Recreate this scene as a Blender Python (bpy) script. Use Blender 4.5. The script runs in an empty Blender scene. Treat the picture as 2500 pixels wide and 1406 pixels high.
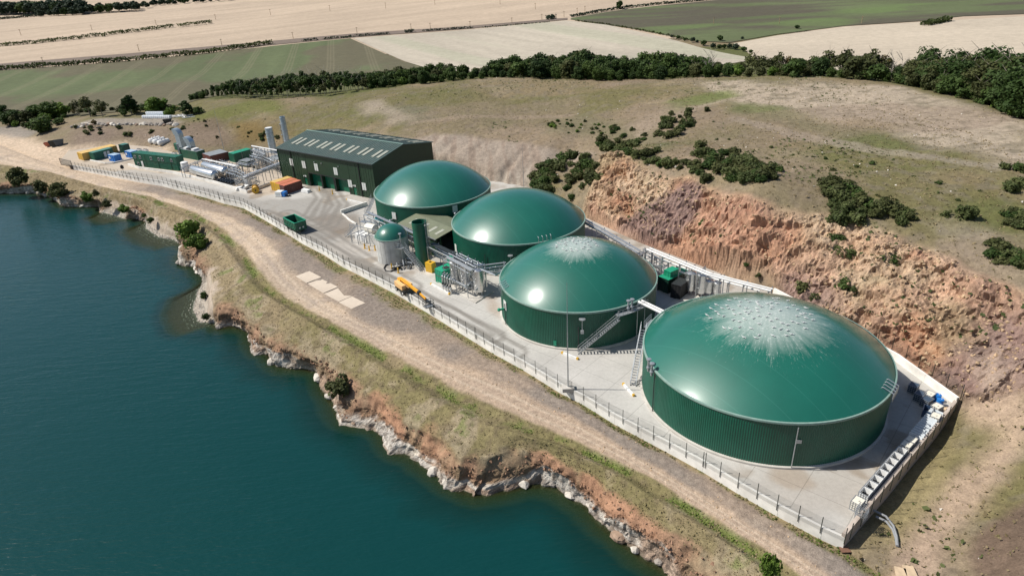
import bpy, math, random
import numpy as np
from mathutils import Vector, Matrix
random.seed(7); RNG=np.random.default_rng(7)
SC=bpy.context.scene
COL=SC.collection
# ------------------------------------------------------------------ camera, world, sun, exposure
IMG_W,IMG_H,FPX=2500.0,1406.0,1620.0
PITCH,ROLL,CAMZ=math.radians(26.918),math.radians(-3.102),60.0
_f=np.array([0,math.cos(PITCH),-math.sin(PITCH)]); _r=np.array([1.,0,0]); _u=np.cross(_r,_f)
RT=math.cos(ROLL)*_r+math.sin(ROLL)*_u; UP=-math.sin(ROLL)*_r+math.cos(ROLL)*_u; FW=_f
cam=bpy.data.cameras.new('camera'); cam.sensor_width=36; cam.lens=FPX/IMG_W*36; cam.clip_start=1; cam.clip_end=6000
camo=bpy.data.objects.new('camera',cam); COL.objects.link(camo); SC.camera=camo
camo.matrix_world=Matrix(((RT[0],UP[0],-FW[0],0),(RT[1],UP[1],-FW[1],0),(RT[2],UP[2],-FW[2],CAMZ),(0,0,0,1)))
SUN_EL,SUN_AZ=50.0,-84.0           # azimuth measured from +Y towards +X
w=bpy.data.worlds.new('World'); SC.world=w; w.use_nodes=True
nt=w.node_tree; sky=nt.nodes.new('ShaderNodeTexSky'); sky.sky_type='NISHITA'; sky.sun_disc=False
sky.sun_elevation=math.radians(SUN_EL); sky.sun_rotation=math.radians(SUN_AZ); sky.air_density=1.0; sky.dust_density=1.0
bg=nt.nodes['Background']; bg.inputs[1].default_value=0.085; nt.links.new(sky.outputs[0],bg.inputs[0])
sl=bpy.data.lights.new('sun','SUN'); sl.energy=5.0; sl.angle=math.radians(0.5); sl.color=(1.0,0.95,0.87)
slo=bpy.data.objects.new('sun',sl); COL.objects.link(slo)
sd=Vector((math.sin(math.radians(SUN_AZ))*math.cos(math.radians(SUN_EL)),math.cos(math.radians(SUN_AZ))*math.cos(math.radians(SUN_EL)),math.sin(math.radians(SUN_EL))))
slo.rotation_euler=sd.to_track_quat('Z','Y').to_euler(); slo.location=(-80,60,120)
SC.view_settings.view_transform='Standard'; SC.view_settings.look='None'; SC.view_settings.exposure=0.2; SC.view_settings.gamma=1
SC.view_settings.use_curve_mapping=False
# ------------------------------------------------------------------ survey: photo measurements -> site coordinates
def P(px,py,z=0.0):
    d=RT*(px-IMG_W/2)+UP*(IMG_H/2-py)+FW*FPX; t=(z-CAMZ)/d[2]
    return np.array([d[0]*t,d[1]*t,z])
def proj(p):
    v=np.asarray(p,float)-np.array([0,0,CAMZ]); zc=v@FW
    return np.array([IMG_W/2+FPX*(v@RT)/zc, IMG_H/2-FPX*(v@UP)/zc])
def height_to(base,py):             # height of a vertical thing on base whose top is seen at row py
    lo,hi=0.0,60.0
    for _ in range(40):
        m=(lo+hi)/2
        if proj([base[0],base[1],base[2]+m])[1]>py: lo=m
        else: hi=m
    return lo
# ------------------------------------------------------------------ noise
def _hash(i,j,k,s):
    n=(i.astype(np.uint32)*np.uint32(374761393)+j.astype(np.uint32)*np.uint32(668265263)+k.astype(np.uint32)*np.uint32(1274126177)+np.uint32(s*7919+13))
    n=(n^(n>>np.uint32(13)))*np.uint32(1103515245); n=n^(n>>np.uint32(16))
    return (n&np.uint32(0xffff)).astype(np.float64)/65535.0
def vnoise(x,y,z=None,s=0):
    x=np.asarray(x,float); y=np.asarray(y,float); z=np.zeros_like(x) if z is None else np.asarray(z,float)
    i=np.floor(x).astype(np.int64); j=np.floor(y).astype(np.int64); k=np.floor(z).astype(np.int64)
    a,b,c=x-i,y-j,z-k; a=a*a*(3-2*a); b=b*b*(3-2*b); c=c*c*(3-2*c)
    r=0
    for di in (0,1):
        for dj in (0,1):
            for dk in (0,1):
                r=r+_hash(i+di,j+dj,k+dk,s)*(a if di else 1-a)*(b if dj else 1-b)*(c if dk else 1-c)
    return r
def fbm(x,y,z=None,s=0,o=4,ridge=False):
    t=0;a=.5;n=0
    for q in range(o):
        f=2.0**q; v=vnoise(np.asarray(x)*f+q*17.3,np.asarray(y)*f+q*9.1,None if z is None else np.asarray(z)*f,s+q)
        if ridge: v=1-abs(2*v-1)
        t=t+a*v; n+=a; a*=.5
    return t/n
def sstep(a,b,x):
    t=np.clip((np.asarray(x,float)-a)/(b-a),0,1); return t*t*(3-2*t)
def lerp(a,b,t): return a+(b-a)*t
def in_poly(x,y,poly):
    x=np.asarray(x);y=np.asarray(y); r=np.zeros(x.shape,bool); n=len(poly)
    for i in range(n):
        x0,y0=poly[i][:2]; x1,y1=poly[(i+1)%n][:2]
        if y0==y1: continue
        c=((y0>y)!=(y1>y))&(x<(x1-x0)*(y-y0)/(y1-y0)+x0); r^=c
    return r
def dist_line(x,y,pts,closed=False):
    d=np.full(np.shape(x),1e9); n=len(pts)
    for i in range(n if closed else n-1):
        a=np.array(pts[i][:2],float); b=np.array(pts[(i+1)%n][:2],float); ab=b-a; L=max(ab@ab,1e-9)
        t=np.clip(((x-a[0])*ab[0]+(y-a[1])*ab[1])/L,0,1)
        d=np.minimum(d,np.hypot(x-a[0]-t*ab[0],y-a[1]-t*ab[1]))
    return d
def sdist(x,y,poly): return np.where(in_poly(x,y,poly),1,-1)*dist_line(x,y,poly,True)
# ------------------------------------------------------------------ object helpers
def tag(o,label=None,cat=None,group=None,kind=None):
    if label: o['label']=label
    if cat: o['category']=cat
    if group: o['group']=group
    if kind: o['kind']=kind
    return o
def thing(name,loc,rz=0,label=None,cat=None,group=None):
    o=bpy.data.objects.new(name,None); COL.objects.link(o); o.location=[float(c) for c in loc]; o.rotation_euler=(0,0,rz); o.empty_display_size=.3
    return tag(o,label,cat,group)
def link(name,me,parent=None):
    o=bpy.data.objects.new(name,me); COL.objects.link(o)
    if parent is not None: o.parent=parent
    return o
def copy_tree(o,parent=None):
    c=o.copy(); COL.objects.link(c)
    if parent is not None: c.parent=parent
    for ch in list(o.children): copy_tree(ch,c)
    return c
class MB:
    def __init__(s,off=(0,0,0)): s.v=[];s.f=[];s.off=np.array(off,float)
    def add(s,v,f):
        b=len(s.v); s.v+= [tuple(map(float,np.asarray(p,float)-s.off)) for p in v]; s.f+=[tuple(i+b for i in q) for q in f]; return s
    def box(s,x0,y0,z0,x1,y1,z1):
        return s.add([(x0,y0,z0),(x1,y0,z0),(x1,y1,z0),(x0,y1,z0),(x0,y0,z1),(x1,y0,z1),(x1,y1,z1),(x0,y1,z1)],
              [(3,2,1,0),(4,5,6,7),(0,1,5,4),(1,2,6,5),(2,3,7,6),(3,0,4,7)])
    def bar(s,p,q,w,h=None,up=(0,0,1)):   # rectangular bar between two points
        p=np.array(p,float);q=np.array(q,float);d=q-p;L=np.linalg.norm(d);d/=max(L,1e-9);h=h or w
        u=np.array(up,float)
        if abs(d@u)>.98: u=np.array([1.,0,0])
        a=np.cross(d,u);a/=np.linalg.norm(a);b=np.cross(a,d)
        vs=[p+a*x*w/2+b*y*h/2 for x,y in((-1,-1),(1,-1),(1,1),(-1,1))]+[q+a*x*w/2+b*y*h/2 for x,y in((-1,-1),(1,-1),(1,1),(-1,1))]
        return s.add(vs,[(0,1,2,3),(7,6,5,4),(4,5,1,0),(5,6,2,1),(6,7,3,2),(7,4,0,3)])
    def cyl(s,p,q,r,n=10,r2=None,cap=True):
        p=np.array(p,float);q=np.array(q,float);d=q-p;d/=max(np.linalg.norm(d),1e-9);r2=r if r2 is None else r2
        u=np.array([0,0,1.]) if abs(d[2])<.9 else np.array([1.,0,0]); a=np.cross(u,d);a/=np.linalg.norm(a);b=np.cross(d,a)
        vs=[];fs=[]
        for i in range(n):
            t=2*math.pi*i/n; e=a*math.cos(t)+b*math.sin(t); vs+= [p+e*r,q+e*r2]
        for i in range(n):
            j=(i+1)%n; fs.append((2*i,2*j,2*j+1,2*i+1))
        if cap: fs+= [tuple(2*i for i in range(n))[::-1],tuple(2*i+1 for i in range(n))]
        return s.add(vs,fs)
    def tube(s,pts,r,n=8):
        pts=[np.array(p,float) for p in pts]
        for i in range(len(pts)-1): s.cyl(pts[i],pts[i+1],r,n)
        for p in pts[1:-1]: s.ball(p,r*1.04,n,4)
        return s
    def lathe(s,prof,n=24,c=(0,0,0),a0=0,a1=2*math.pi):
        m=len(prof);full=abs(a1-a0-2*math.pi)<1e-6;k=n if full else n+1;vs=[];fs=[]
        for i in range(k):
            t=a0+(a1-a0)*i/n
            for r,z in prof: vs.append((c[0]+r*math.cos(t),c[1]+r*math.sin(t),c[2]+z))
        for i in range(n):
            j=(i+1)%k
            for q in range(m-1): fs.append((i*m+q,j*m+q,j*m+q+1,i*m+q+1))
        return s.add(vs,fs)
    def ball(s,c,r,n=8,m=5,sc=(1,1,1)):
        pr=[(math.sin(math.pi*k/m)*r,-math.cos(math.pi*k/m)*r) for k in range(m+1)]
        vs=[];fs=[]
        for i in range(n):
            t=2*math.pi*i/n
            for a,z in pr: vs.append((c[0]+a*math.cos(t)*sc[0],c[1]+a*math.sin(t)*sc[1],c[2]+z*sc[2]))
        for i in range(n):
            j=(i+1)%n
            for q in range(m): fs.append((i*(m+1)+q,j*(m+1)+q,j*(m+1)+q+1,i*(m+1)+q+1))
        return s.add(vs,fs)
    def prism(s,poly,z0,z1):
        n=len(poly); ar=sum(poly[i][0]*poly[(i+1)%n][1]-poly[(i+1)%n][0]*poly[i][1] for i in range(n))
        if ar<0: poly=poly[::-1]
        vs=[(p[0],p[1],z0) for p in poly]+[(p[0],p[1],z1) for p in poly]
        return s.add(vs,[tuple(range(n))[::-1],tuple(range(n,2*n))]+[(i,(i+1)%n,n+(i+1)%n,n+i) for i in range(n)])
    def mesh(s,name,m,smooth=False):
        me=bpy.data.meshes.new(name); me.from_pydata(s.v,[],s.f); me.update()
        if m is not None: me.materials.append(m)
        if smooth:
            me.polygons.foreach_set('use_smooth',[True]*len(me.polygons))
            try: me.set_sharp_from_angle(angle=math.radians(40))
            except Exception: pass
        return me
    def o(s,name,m,parent=None,smooth=False): return link(name,s.mesh(name,m,smooth),parent)
def grid_mesh(name,X,Y,Z,mat,col=None,attrs=None,smooth=True,keep=None):
    n,m=X.shape; co=np.stack([X,Y,Z],-1).reshape(-1,3)
    idx=np.arange(n*m).reshape(n,m); q=np.stack([idx[:-1,:-1],idx[1:,:-1],idx[1:,1:],idx[:-1,1:]],-1).reshape(-1,4)
    if keep is not None: q=q[keep.reshape(-1)]
    a=co[q[0]]; nz=np.cross(a[1]-a[0],a[3]-a[0])[2]
    if nz<0: q=q[:,::-1]
    used=np.zeros(n*m,bool); used[q.ravel()]=True; remap=np.cumsum(used)-1; q=remap[q]; co=co[used]
    me=bpy.data.meshes.new(name); me.vertices.add(len(co)); me.vertices.foreach_set('co',co.astype(np.float32).ravel())
    me.loops.add(q.size); me.loops.foreach_set('vertex_index',q.astype(np.int32).ravel())
    me.polygons.add(len(q)); me.polygons.foreach_set('loop_start',np.arange(0,q.size,4,dtype=np.int32))
    try: me.polygons.foreach_set('loop_total',np.full(len(q),4,np.int32))
    except Exception: pass
    me.polygons.foreach_set('use_smooth',np.full(len(q),smooth)); me.update(calc_edges=True); me.validate()
    if col is not None:
        ca=me.color_attributes.new('Col','FLOAT_COLOR','POINT'); c=np.concatenate([col.reshape(-1,3),np.ones((n*m,1))],1)[used]
        ca.data.foreach_set('color',c.astype(np.float32).ravel())
    for k,v in (attrs or {}).items():
        at=me.attributes.new(k,'FLOAT','POINT'); at.data.foreach_set('value',v.reshape(-1)[used].astype(np.float32))
    me.materials.append(mat); return link(name,me)
# ------------------------------------------------------------------ materials
MATS={}
def nodes(name):
    m=bpy.data.materials.new(name); m.use_nodes=True; t=m.node_tree; b=t.nodes['Principled BSDF']; return m,t,b
def N(t,typ,**kw):
    n=t.nodes.new(typ)
    for k,v in kw.items():
        if k=='ins':
            for a,b in v.items(): n.inputs[a].default_value=b
        else: setattr(n,k,v)
    return n
def noise(t,scale,detail=4,vec=None,rough=.6):
    n=N(t,'ShaderNodeTexNoise',ins={'Scale':scale,'Detail':detail,'Roughness':rough})
    if vec is not None: t.links.new(vec,n.inputs['Vector'])
    return n
def ramp(t,fac,stops):
    r=N(t,'ShaderNodeValToRGB'); e=r.color_ramp.elements
    while len(e)<len(stops): e.new(.5)
    for k,(p,c) in enumerate(stops): e[k].position=p; e[k].color=(*c,1) if len(c)==3 else c
    t.links.new(fac,r.inputs[0]); return r
def mixc(t,fac,a,b,mode='MIX'):
    n=N(t,'ShaderNodeMix',data_type='RGBA',blend_type=mode)
    for val,idx in((fac,0),(a,6),(b,7)):
        if hasattr(val,'links'): t.links.new(val,n.inputs[idx])
        else: n.inputs[idx].default_value=val if idx==0 else (*val,1)
    return n.outputs[2]
def math_(t,op,a,b=0.0):
    n=N(t,'ShaderNodeMath',operation=op)
    for i,v in enumerate((a,b)):
        if hasattr(v,'links'): t.links.new(v,n.inputs[i])
        else: n.inputs[i].default_value=v
    return n.outputs[0]
def bump(t,b,h,strength,dist=.1):
    n=N(t,'ShaderNodeBump',ins={'Strength':strength,'Distance':dist}); t.links.new(h,n.inputs['Height']); t.links.new(n.outputs[0],b.inputs['Normal'])
def pm(name,col,rough=.55,metal=0.0,var=.18,scale=1.5,spec=.5,dirt=0.0,bmp=0.0):
    if name in MATS: return MATS[name]
    m,t,b=nodes(name); tc=N(t,'ShaderNodeTexCoord').outputs['Object']
    n=noise(t,scale,6,tc); c0=[min(1,c*(1-var)) for c in col]; c1=[min(1,c*(1+var)) for c in col]
    r=ramp(t,n.outputs[0],[(.3,c0),(.7,c1)]); out=r.outputs[0]
    if dirt:
        n2=noise(t,scale*.35,5,tc); f=ramp(t,n2.outputs[0],[(.45,(0,0,0)),(.75,(dirt,)*3)]); out=mixc(t,f.outputs[0],out,(.16,.12,.085))
    t.links.new(out,b.inputs['Base Color']); b.inputs['Roughness'].default_value=rough; b.inputs['Metallic'].default_value=metal
    b.inputs['Specular IOR Level'].default_value=spec
    if bmp: bump(t,b,n.outputs[0],bmp,.05)
    MATS[name]=m; return m
def ground_mat(name,sc=1.0,amt=.35,bstr=.5,bd=.15):
    m,t,b=nodes(name); at=N(t,'ShaderNodeVertexColor',layer_name='Col'); tc=N(t,'ShaderNodeTexCoord').outputs['Object']
    n1=noise(t,.9*sc,8,tc,.7); n2=noise(t,4.5*sc,5,tc,.65)
    f1=ramp(t,n1.outputs[0],[(.3,(1-amt,)*3),(.7,(1+amt,)*3)]); f2=ramp(t,n2.outputs[0],[(.3,(1-amt*.8,)*3),(.7,(1+amt*.8,)*3)])
    c=mixc(t,1.0,at.outputs[0],f1.outputs[0],'MULTIPLY'); c=mixc(t,1.0,c,f2.outputs[0],'MULTIPLY')
    t.links.new(c,b.inputs['Base Color']); b.inputs['Roughness'].default_value=.92; b.inputs['Specular IOR Level'].default_value=.15
    h=math_(t,'ADD',n1.outputs[0],math_(t,'MULTIPLY',n2.outputs[0],.5)); bump(t,b,h,bstr,bd); return m
_O1=['','first','second','third','fourth','fifth','sixth','seventh','eighth','ninth','tenth','eleventh','twelfth','thirteenth','fourteenth','fifteenth','sixteenth','seventeenth','eighteenth','nineteenth']
_OT=['','','twent','thirt','fort','fift','sixt','sevent','eight','ninet']
def ow(n):      # ordinal as a word
    if n>=100: return 'hundred and '+ow(n-100) if n>100 else 'hundredth'
    if n<20: return _O1[n]
    return _OT[n//10]+('ieth' if n%10==0 else 'y-'+_O1[n%10])
# ------------------------------------------------------------------ site survey: front wall line, yard outline
TANKS={4:(35.74,80.56,16.91,5.75),3:(11.98,108.03,14.07,6.0),2:(2.2,137.93,14.67,6.05),1:(-18.86,163.1,14.72,6.4)}
WALLH=7.08; WATER=-7.5
AX=np.array([0.743,-0.669]); NI=np.array([0.669,0.743])
F_px=[(-420,262,-.1),(-200,300,-.1),(-60,338,-.1),(0,352,-.15),(80,384,-.3),(150,405,-.7),(180,413,-1.1),(263,429,-1.3),(340,444,-1.3),(396,453,-1.3),(452,468,-1.3),(505,482,-1.3),(548,496,-1.3),(580,503,-1.3),(596,507.6,-1.3),(631,527,-1.3),(667,548,-1.3),(702,570,-1.3),(738,593,-1.3),(791,620,-1.3),(837,650,-1.3),(880,671,-1.3),(969,717,-1.3),(1040,759,-1.3),(1100,796,-1.3),(1200,858,-1.3),(1272,897,-1.3),(1369,957,-1.3),(1426,986,-1.3),(1500,1032,-1.3),(1634,1103,-1.3),(1716,1148,-1.3),(1799,1199,-1.3),(1898,1256,-1.3),(2004,1312,-1.3),(2058,1337,-1.3),(2150,1395,-1.4),(2300,1500,-1.4),(2500,1650,-1.4)]
F_W=[P(*q) for q in F_px]
i0=[q[:2] for q in F_px].index((180,413)); i1=[q[:2] for q in F_px].index((2058,1337))
CORNER=np.array([F_W[i1][0],F_W[i1][1],0.]); BACKC=P(2337,987,0)
K_px=[(150,388),(168,367),(291,353),(361,358),(430,373),(546,372),(640,362)]
K_W=[P(a,b,0) for a,b in K_px]+[np.array(q+(0.,)) for q in [(-74,238),(-40,214),(-10,193)]]+[P(a,b,0) for a,b in [(1290,457),(1420,527),(1560,592),(1700,645),(1890,717),(2050,802),(2190,880)]]+[BACKC]
YARD=[F_W[i] for i in range(i0-1,i1+1)]+K_W[::-1]
YARD2=[(p[0],p[1]) for p in YARD]
LAKE2=[(p[0],p[1]) for p in F_W]+[(150,-60),(-900,-60),(-900,F_W[0][1]+60)]
# ------------------------------------------------------------------ terrain heights
CP=[(1200,455,.2),(1290,455,.3),(1420,525,.3),(1560,590,.3),(1700,643,.3),(1890,715,.3),(2050,800,.3),(2190,878,.3),(2345,985,.1),
(168,365,.2),(230,361,.2),(291,351,.2),(361,356,.2),(430,371,.2),(546,370,.2),(616,358,.4),(182,308,3.6),(252,310,4),(340,310,4.1),(420,309,4.5),(210,293,4.2),(330,295,4.3),(430,285,5),
(130,330,1.),(60,330,.1),(0,320,0),(100,302,1.5),(0,300,.6),(-150,300,.3),(476,284,6.5),(560,262,8.4),(620,250,8.9),(680,243,9.2),(600,300,5.5),(540,322,3.2),(650,310,5.2),
(500,240,6.5),(740,237,9.5),(800,233,10),(960,211,11),(1150,195,12.5),(1280,190,13),(1420,196,13.6),(1500,199,14),(1750,188,16),(2000,190,17),(2180,205,17.5),(2330,235,17.5),(2450,275,17),(2500,292,17),(2650,340,16.5),
(1100,335,8),(1250,345,8.2),(1350,355,8.6),(1440,365,9.2),(1060,300,9.2),(1250,290,9.8),(900,290,8),(800,290,7.3),(1000,250,10.6),(1250,240,11.6),(1350,300,10),(1500,330,11.2),(1580,345,11.8),
(1380,380,6.5),(1330,440,3),(1450,430,5.5),(1470,388,11.3),(1560,402,12.3),(1700,437,13.3),(1760,457,13.4),(1830,500,13.2),(1920,510,13),(2000,520,12.8),(2100,550,12),(2180,575,11.5),(2260,600,11),(2330,640,10.5),(2420,680,10),(2520,720,9.8),
(1600,330,13),(1700,340,14.4),(1830,400,15),(1900,420,15),(2000,440,15),(2100,440,15),(2200,470,14.5),(2300,500,14),(2450,560,13),(2520,600,13),(1650,275,14.8),(1700,250,15.3),(1800,280,16),(1950,300,16.4),(2100,330,16.5),(2300,380,16),(2450,420,15.6),(2600,450,15),(2000,240,17),(2250,270,17.2),(2450,330,16.6),
(2250,1160,-1.5),(2130,1290,-1.5),(2075,1348,-1.4),(2330,1040,-1.2),(2400,1000,1.3),(2420,930,3),(2500,900,6),(2560,880,8),(2480,800,6.3),(2400,1130,0),(2500,1100,2),(2500,1200,1),(2300,1250,-1.3),(2200,1380,-1.3),(2330,1330,-.6),(2450,1300,1.6),(2520,1330,3),(2500,1400,3),(2400,1400,.6),(2250,1450,-1.2),(2600,1500,3.5),(2700,1200,4)]
CW=[tuple(P(*q)) for q in CP]
for q in [(500,240,6.5),(740,237,9.5),(960,211,11),(1280,190,13),(1500,199,14),(1750,188,16),(2000,190,17),(2180,205,17.5),(2330,235,17.5),(2500,292,17),(2650,340,16.5)]:
    p=P(*q); d=p[:2]/np.linalg.norm(p[:2])
    CW.append((p[0]+d[0]*14,p[1]+d[1]*14,p[2]-1.8)); CW.append((p[0]+d[0]*60,p[1]+d[1]*60,max(3,p[2]-8))); CW.append((p[0]+d[0]*120,p[1]+d[1]*120,2))
for q in [(0,262,.8),(200,262,1),(380,262,2.5),(-300,262,.5),(0,215,.6),(300,200,1),(600,170,1.5)]: CW.append(tuple(P(*q)))
CW+= [(-700,300,0),(-700,450,0),(-300,450,.5),(0,450,1),(300,450,1.5),(600,450,2),(420,250,6),(420,100,10),(200,20,12),(160,80,14),(-40,205,.2),(-70,232,.3)]
CW=np.array(CW); _c=CW[:,:2]/100
def _tps(r2): return np.where(r2>1e-12,.5*r2*np.log(np.maximum(r2,1e-12)),0)
_n=len(CW); _A=np.zeros((_n+3,_n+3)); _A[:_n,:_n]=_tps(((_c[:,None]-_c[None])**2).sum(-1))+np.eye(_n)*2e-4
_A[:_n,_n]=1; _A[:_n,_n+1:]=_c; _A[_n:,:_n]=_A[:_n,_n:].T
_w=np.linalg.solve(_A,np.concatenate([CW[:,2],[0,0,0]]))
def H0(x,y):
    x=np.asarray(x,float); y=np.asarray(y,float); sh=x.shape; q=np.stack([x.ravel(),y.ravel()],1)/100; out=np.empty(len(q))
    for a in range(0,len(q),20000):
        b=q[a:a+20000]; r2=((b[:,None]-_c[None])**2).sum(-1); out[a:a+20000]=_tps(r2)@_w[:_n]+_w[_n]+b@_w[_n+1:]
    far=0.03*np.maximum(0,q[:,1]*100-430); k=sstep(390,460,q[:,1]*100); kx=sstep(330,460,np.abs(q[:,0]*100))
    out=out*(1-np.maximum(k,kx))+(far+1.0)*np.maximum(k,kx)
    return out.reshape(sh)
def H(x,y):                        # bare macro surface incl. flattened yard
    z=H0(x,y); s=sdist(np.asarray(x,float),np.asarray(y,float),YARD2)
    z=np.where(s>-2.5,lerp(np.maximum(z,-.05) if False else z,np.minimum(z,-.45),sstep(-1.2,.3,s)),z); return z
def G(px,py):                       # photo pixel -> point on the terrain
    d=RT*(px-IMG_W/2)+UP*(IMG_H/2-py)+FW*FPX; d/=np.linalg.norm(d)
    t=np.concatenate([np.arange(60,500,1.5),np.arange(500,3500,8)]); x,y,z=d[0]*t,d[1]*t,CAMZ+d[2]*t
    h=H0(x,y); below=np.nonzero(z<h)[0]
    if len(below)==0: return P(px,py,0) if d[2]<0 else np.array([x[-1],y[-1],0])
    k=below[0]; k0=max(k-1,0); lo,hi=t[k0],t[k]
    for _ in range(18):
        m=(lo+hi)/2
        if CAMZ+d[2]*m<H0(np.array([d[0]*m]),np.array([d[1]*m]))[0]: hi=m
        else: lo=m
    return np.array([d[0]*hi,d[1]*hi,CAMZ+d[2]*hi])
def Gp(pts): return [G(*q) for q in pts]
def mask(X,Y,px,soft=3.0,wob=2.0,s=0):
    pl=Gp(px); d=sdist(X,Y,pl)+(fbm(X*.08,Y*.08,s=s,o=4)-.5)*2*wob*2
    return sstep(-soft,soft,d)
A_=lambda *c: np.array(c)
def mix(c,a,m): return c*(1-m[...,None])+np.asarray(a)*m[...,None]
C_DRY=A_(.235,.185,.108);C_OLIVE=A_(.15,.14,.055);C_GREEN=A_(.095,.125,.035);C_BARE=A_(.33,.26,.18);C_SAND=A_(.48,.375,.275);C_GRAV=A_(.27,.212,.165)
C_OR=A_(.40,.245,.15);C_PALE=A_(.47,.35,.24);C_PURP=A_(.25,.175,.16);C_RED=A_(.35,.185,.115)
def axis(segs):
    out=[segs[0][0]]
    for a,b,s in segs:
        n=max(1,int(round((b-a)/s))); out+= list(np.linspace(a,b,n+1)[1:])
    return np.array(out)
ax=axis([(-700,-260,20),(-260,-150,3),(-150,-30,1.2),(-30,110,.45),(110,180,1.6),(180,330,6),(330,700,25)])
ay=axis([(20,45,3),(45,175,.45),(175,275,1.0),(275,330,1.8),(330,470,5)])
GX,GY=np.meshgrid(ax,ay,indexing='ij')
GZ=H(GX,GY)
FACE=[(1425,500),(1450,440),(1466,392),(1560,404),(1700,440),(1830,503),(2000,523),(2100,553),(2180,580),(2260,604),(2340,645),(2420,690),(2600,760),(2640,960),(2500,960),(2420,1000),(2340,990),(2190,882),(2050,802),(1890,717),(1700,645),(1560,592),(1420,527)]
face=mask(GX,GY,FACE,1.6,1.2,3)
scarp=mask(GX,GY,[(1040,330),(1150,333),(1300,352),(1450,374),(1400,400),(1300,430),(1290,458),(1190,458),(1060,400),(1000,345)],2,1.5,5)
steep=np.maximum(face,scarp*.6)
# rock relief: ledges and gullies
yd=sdist(GX,GY,YARD2); rel=steep*sstep(-.2,-1.6,yd)
r1=fbm(GX*.13,GY*.13,GZ*.13,11,5,True)-.5; r2=fbm(GX*.45,GY*.45,GZ*.5,31,4,True)-.5; r3=vnoise(GX*.9,GY*.9,GZ*1.3,55)-.5
tw=fbm(GX*.16,GY*.16,GZ*.35,41,4); te=np.round(tw*14)/14; tq=np.round(vnoise(GX*.42+tw*5,GY*.42,GZ*.8,43)*4)/4; tq2=np.round(vnoise(GX*1.0+tw*6,GY*1.0,GZ*1.6,47)*3)/3
gl=fbm((GX*.74-GY*.67)*.35,(GX*.67+GY*.74)*.05,s=46,o=4,ridge=True)-.5; disp=scarp*(1-face)*1.8*gl+rel*(1-.75*scarp*(1-face))*(4.2*(te-.5)+1.5*(tq-.5)+.8*(tq2-.5)+2.6*r1+1.3*r2+.9*r3+.7*(fbm(GX*1.1,GY*1.1,GZ*1.4,61,3,True)-.5))
dn=np.array([-.62,-.62]); GXd=GX+dn[0]*disp*.9; GYd=GY+dn[1]*disp*.9; GZd=GZ+disp*.55
soil=(1-steep)*sstep(-.3,-3,yd); GZd+=soil*(1-sstep(285,330,GY))*((fbm(GX*.11,GY*.11,s=70,o=5)-.5)*.9+(fbm(GX*.6,GY*.6,s=75,o=3)-.5)*.35)
out=in_poly(GX,GY,LAKE2); dF=dist_line(GX,GY,F_W)
GZd=np.where(out,-16,GZd); GZd=np.where(out&(dF<4),-4.0-dF*2,GZd)
GZd=np.where(yd>0,np.minimum(GZd,-.45),GZd)
# ground cover colours (what grows or lies there)
na=fbm(GX*.035,GY*.035,s=1,o=5); nb=fbm(GX*.12,GY*.12,s=2,o=5); nc=fbm(GX*.5,GY*.5,s=9,o=4)
c=np.broadcast_to(C_DRY,GX.shape+(3,)).copy()
c=mix(c,C_BARE,sstep(.46,.7,nb)*.5); c=mix(c,C_OLIVE,sstep(.42,.62,na)*.8); c=mix(c,C_GREEN,sstep(.55,.68,fbm(GX*.06+7,GY*.09,s=38,o=5))*.28); c=mix(c,(.20,.17,.12),sstep(.5,.66,nc)*.6)
m=mask(GX,GY,[(1700,200),(1900,200),(2200,215),(2330,245),(2520,300),(2600,420),(2440,400),(2250,345),(2100,300),(1950,280),(1850,270)],6,5,12); c=mix(c,A_(.37,.305,.235),m*.85); c=mix(c,(.17,.145,.10),m*sstep(.52,.68,fbm(GX*.3,GY*.6,s=21,o=4))*.7)
for px,col,st in [([(1320,300),(1420,285),(1500,310),(1620,330),(1640,360),(1500,345),(1400,330),(1330,325)],(.12,.13,.055),.8),([(1530,310),(1640,262),(1760,240),(1770,255),(1650,290),(1560,330)],(.33,.265,.19),.7),
    ([(1620,265),(1700,235),(1780,222),(1790,235),(1700,262),(1640,285)],(.14,.17,.05),.7),([(1780,250),(1900,262),(2050,320),(2200,350),(2200,375),(2050,345),(1900,300),(1790,270)],(.13,.14,.055),.75),
    ([(1000,235),(1120,225),(1300,240),(1250,265),(1100,262)],(.15,.14,.06),.5),([(950,260),(1040,262),(1065,290),(1010,300),(960,285)],(.16,.155,.10),.7),([(880,252),(930,245),(985,270),(1000,290),(960,290),(900,270)],(.36,.30,.23),.7),
    ([(470,285),(560,262),(620,245),(680,245),(690,270),(600,280),(520,300)],(.15,.155,.05),.85),([(560,300),(640,290),(700,300),(690,345),(620,356),(560,350)],(.19,.135,.055),.9),
    ([(440,295),(520,288),(570,330),(560,362),(470,360),(430,340)],(.19,.145,.10),.9),([(170,312),(300,312),(420,313),(420,350),(300,345),(180,358)],(.20,.155,.115),.9),([(1640,430),(1760,420),(1900,440),(1900,480),(1760,470)],(.2,.19,.08),.6),([(2330,500),(2440,500),(2520,560),(2520,600),(2400,560)],(.12,.13,.045),.7),
    ([(1750,340),(1850,350),(1980,400),(2060,420),(1900,420),(1780,380)],(.27,.225,.14),.5),([(2300,560),(2420,560),(2520,640),(2520,700),(2400,650)],(.30,.255,.19),.6)]:
    c=mix(c,col,mask(GX,GY,px,4,3,int(px[0][0]))*np.clip(st*(.7+.8*nb),0,1))
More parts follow.
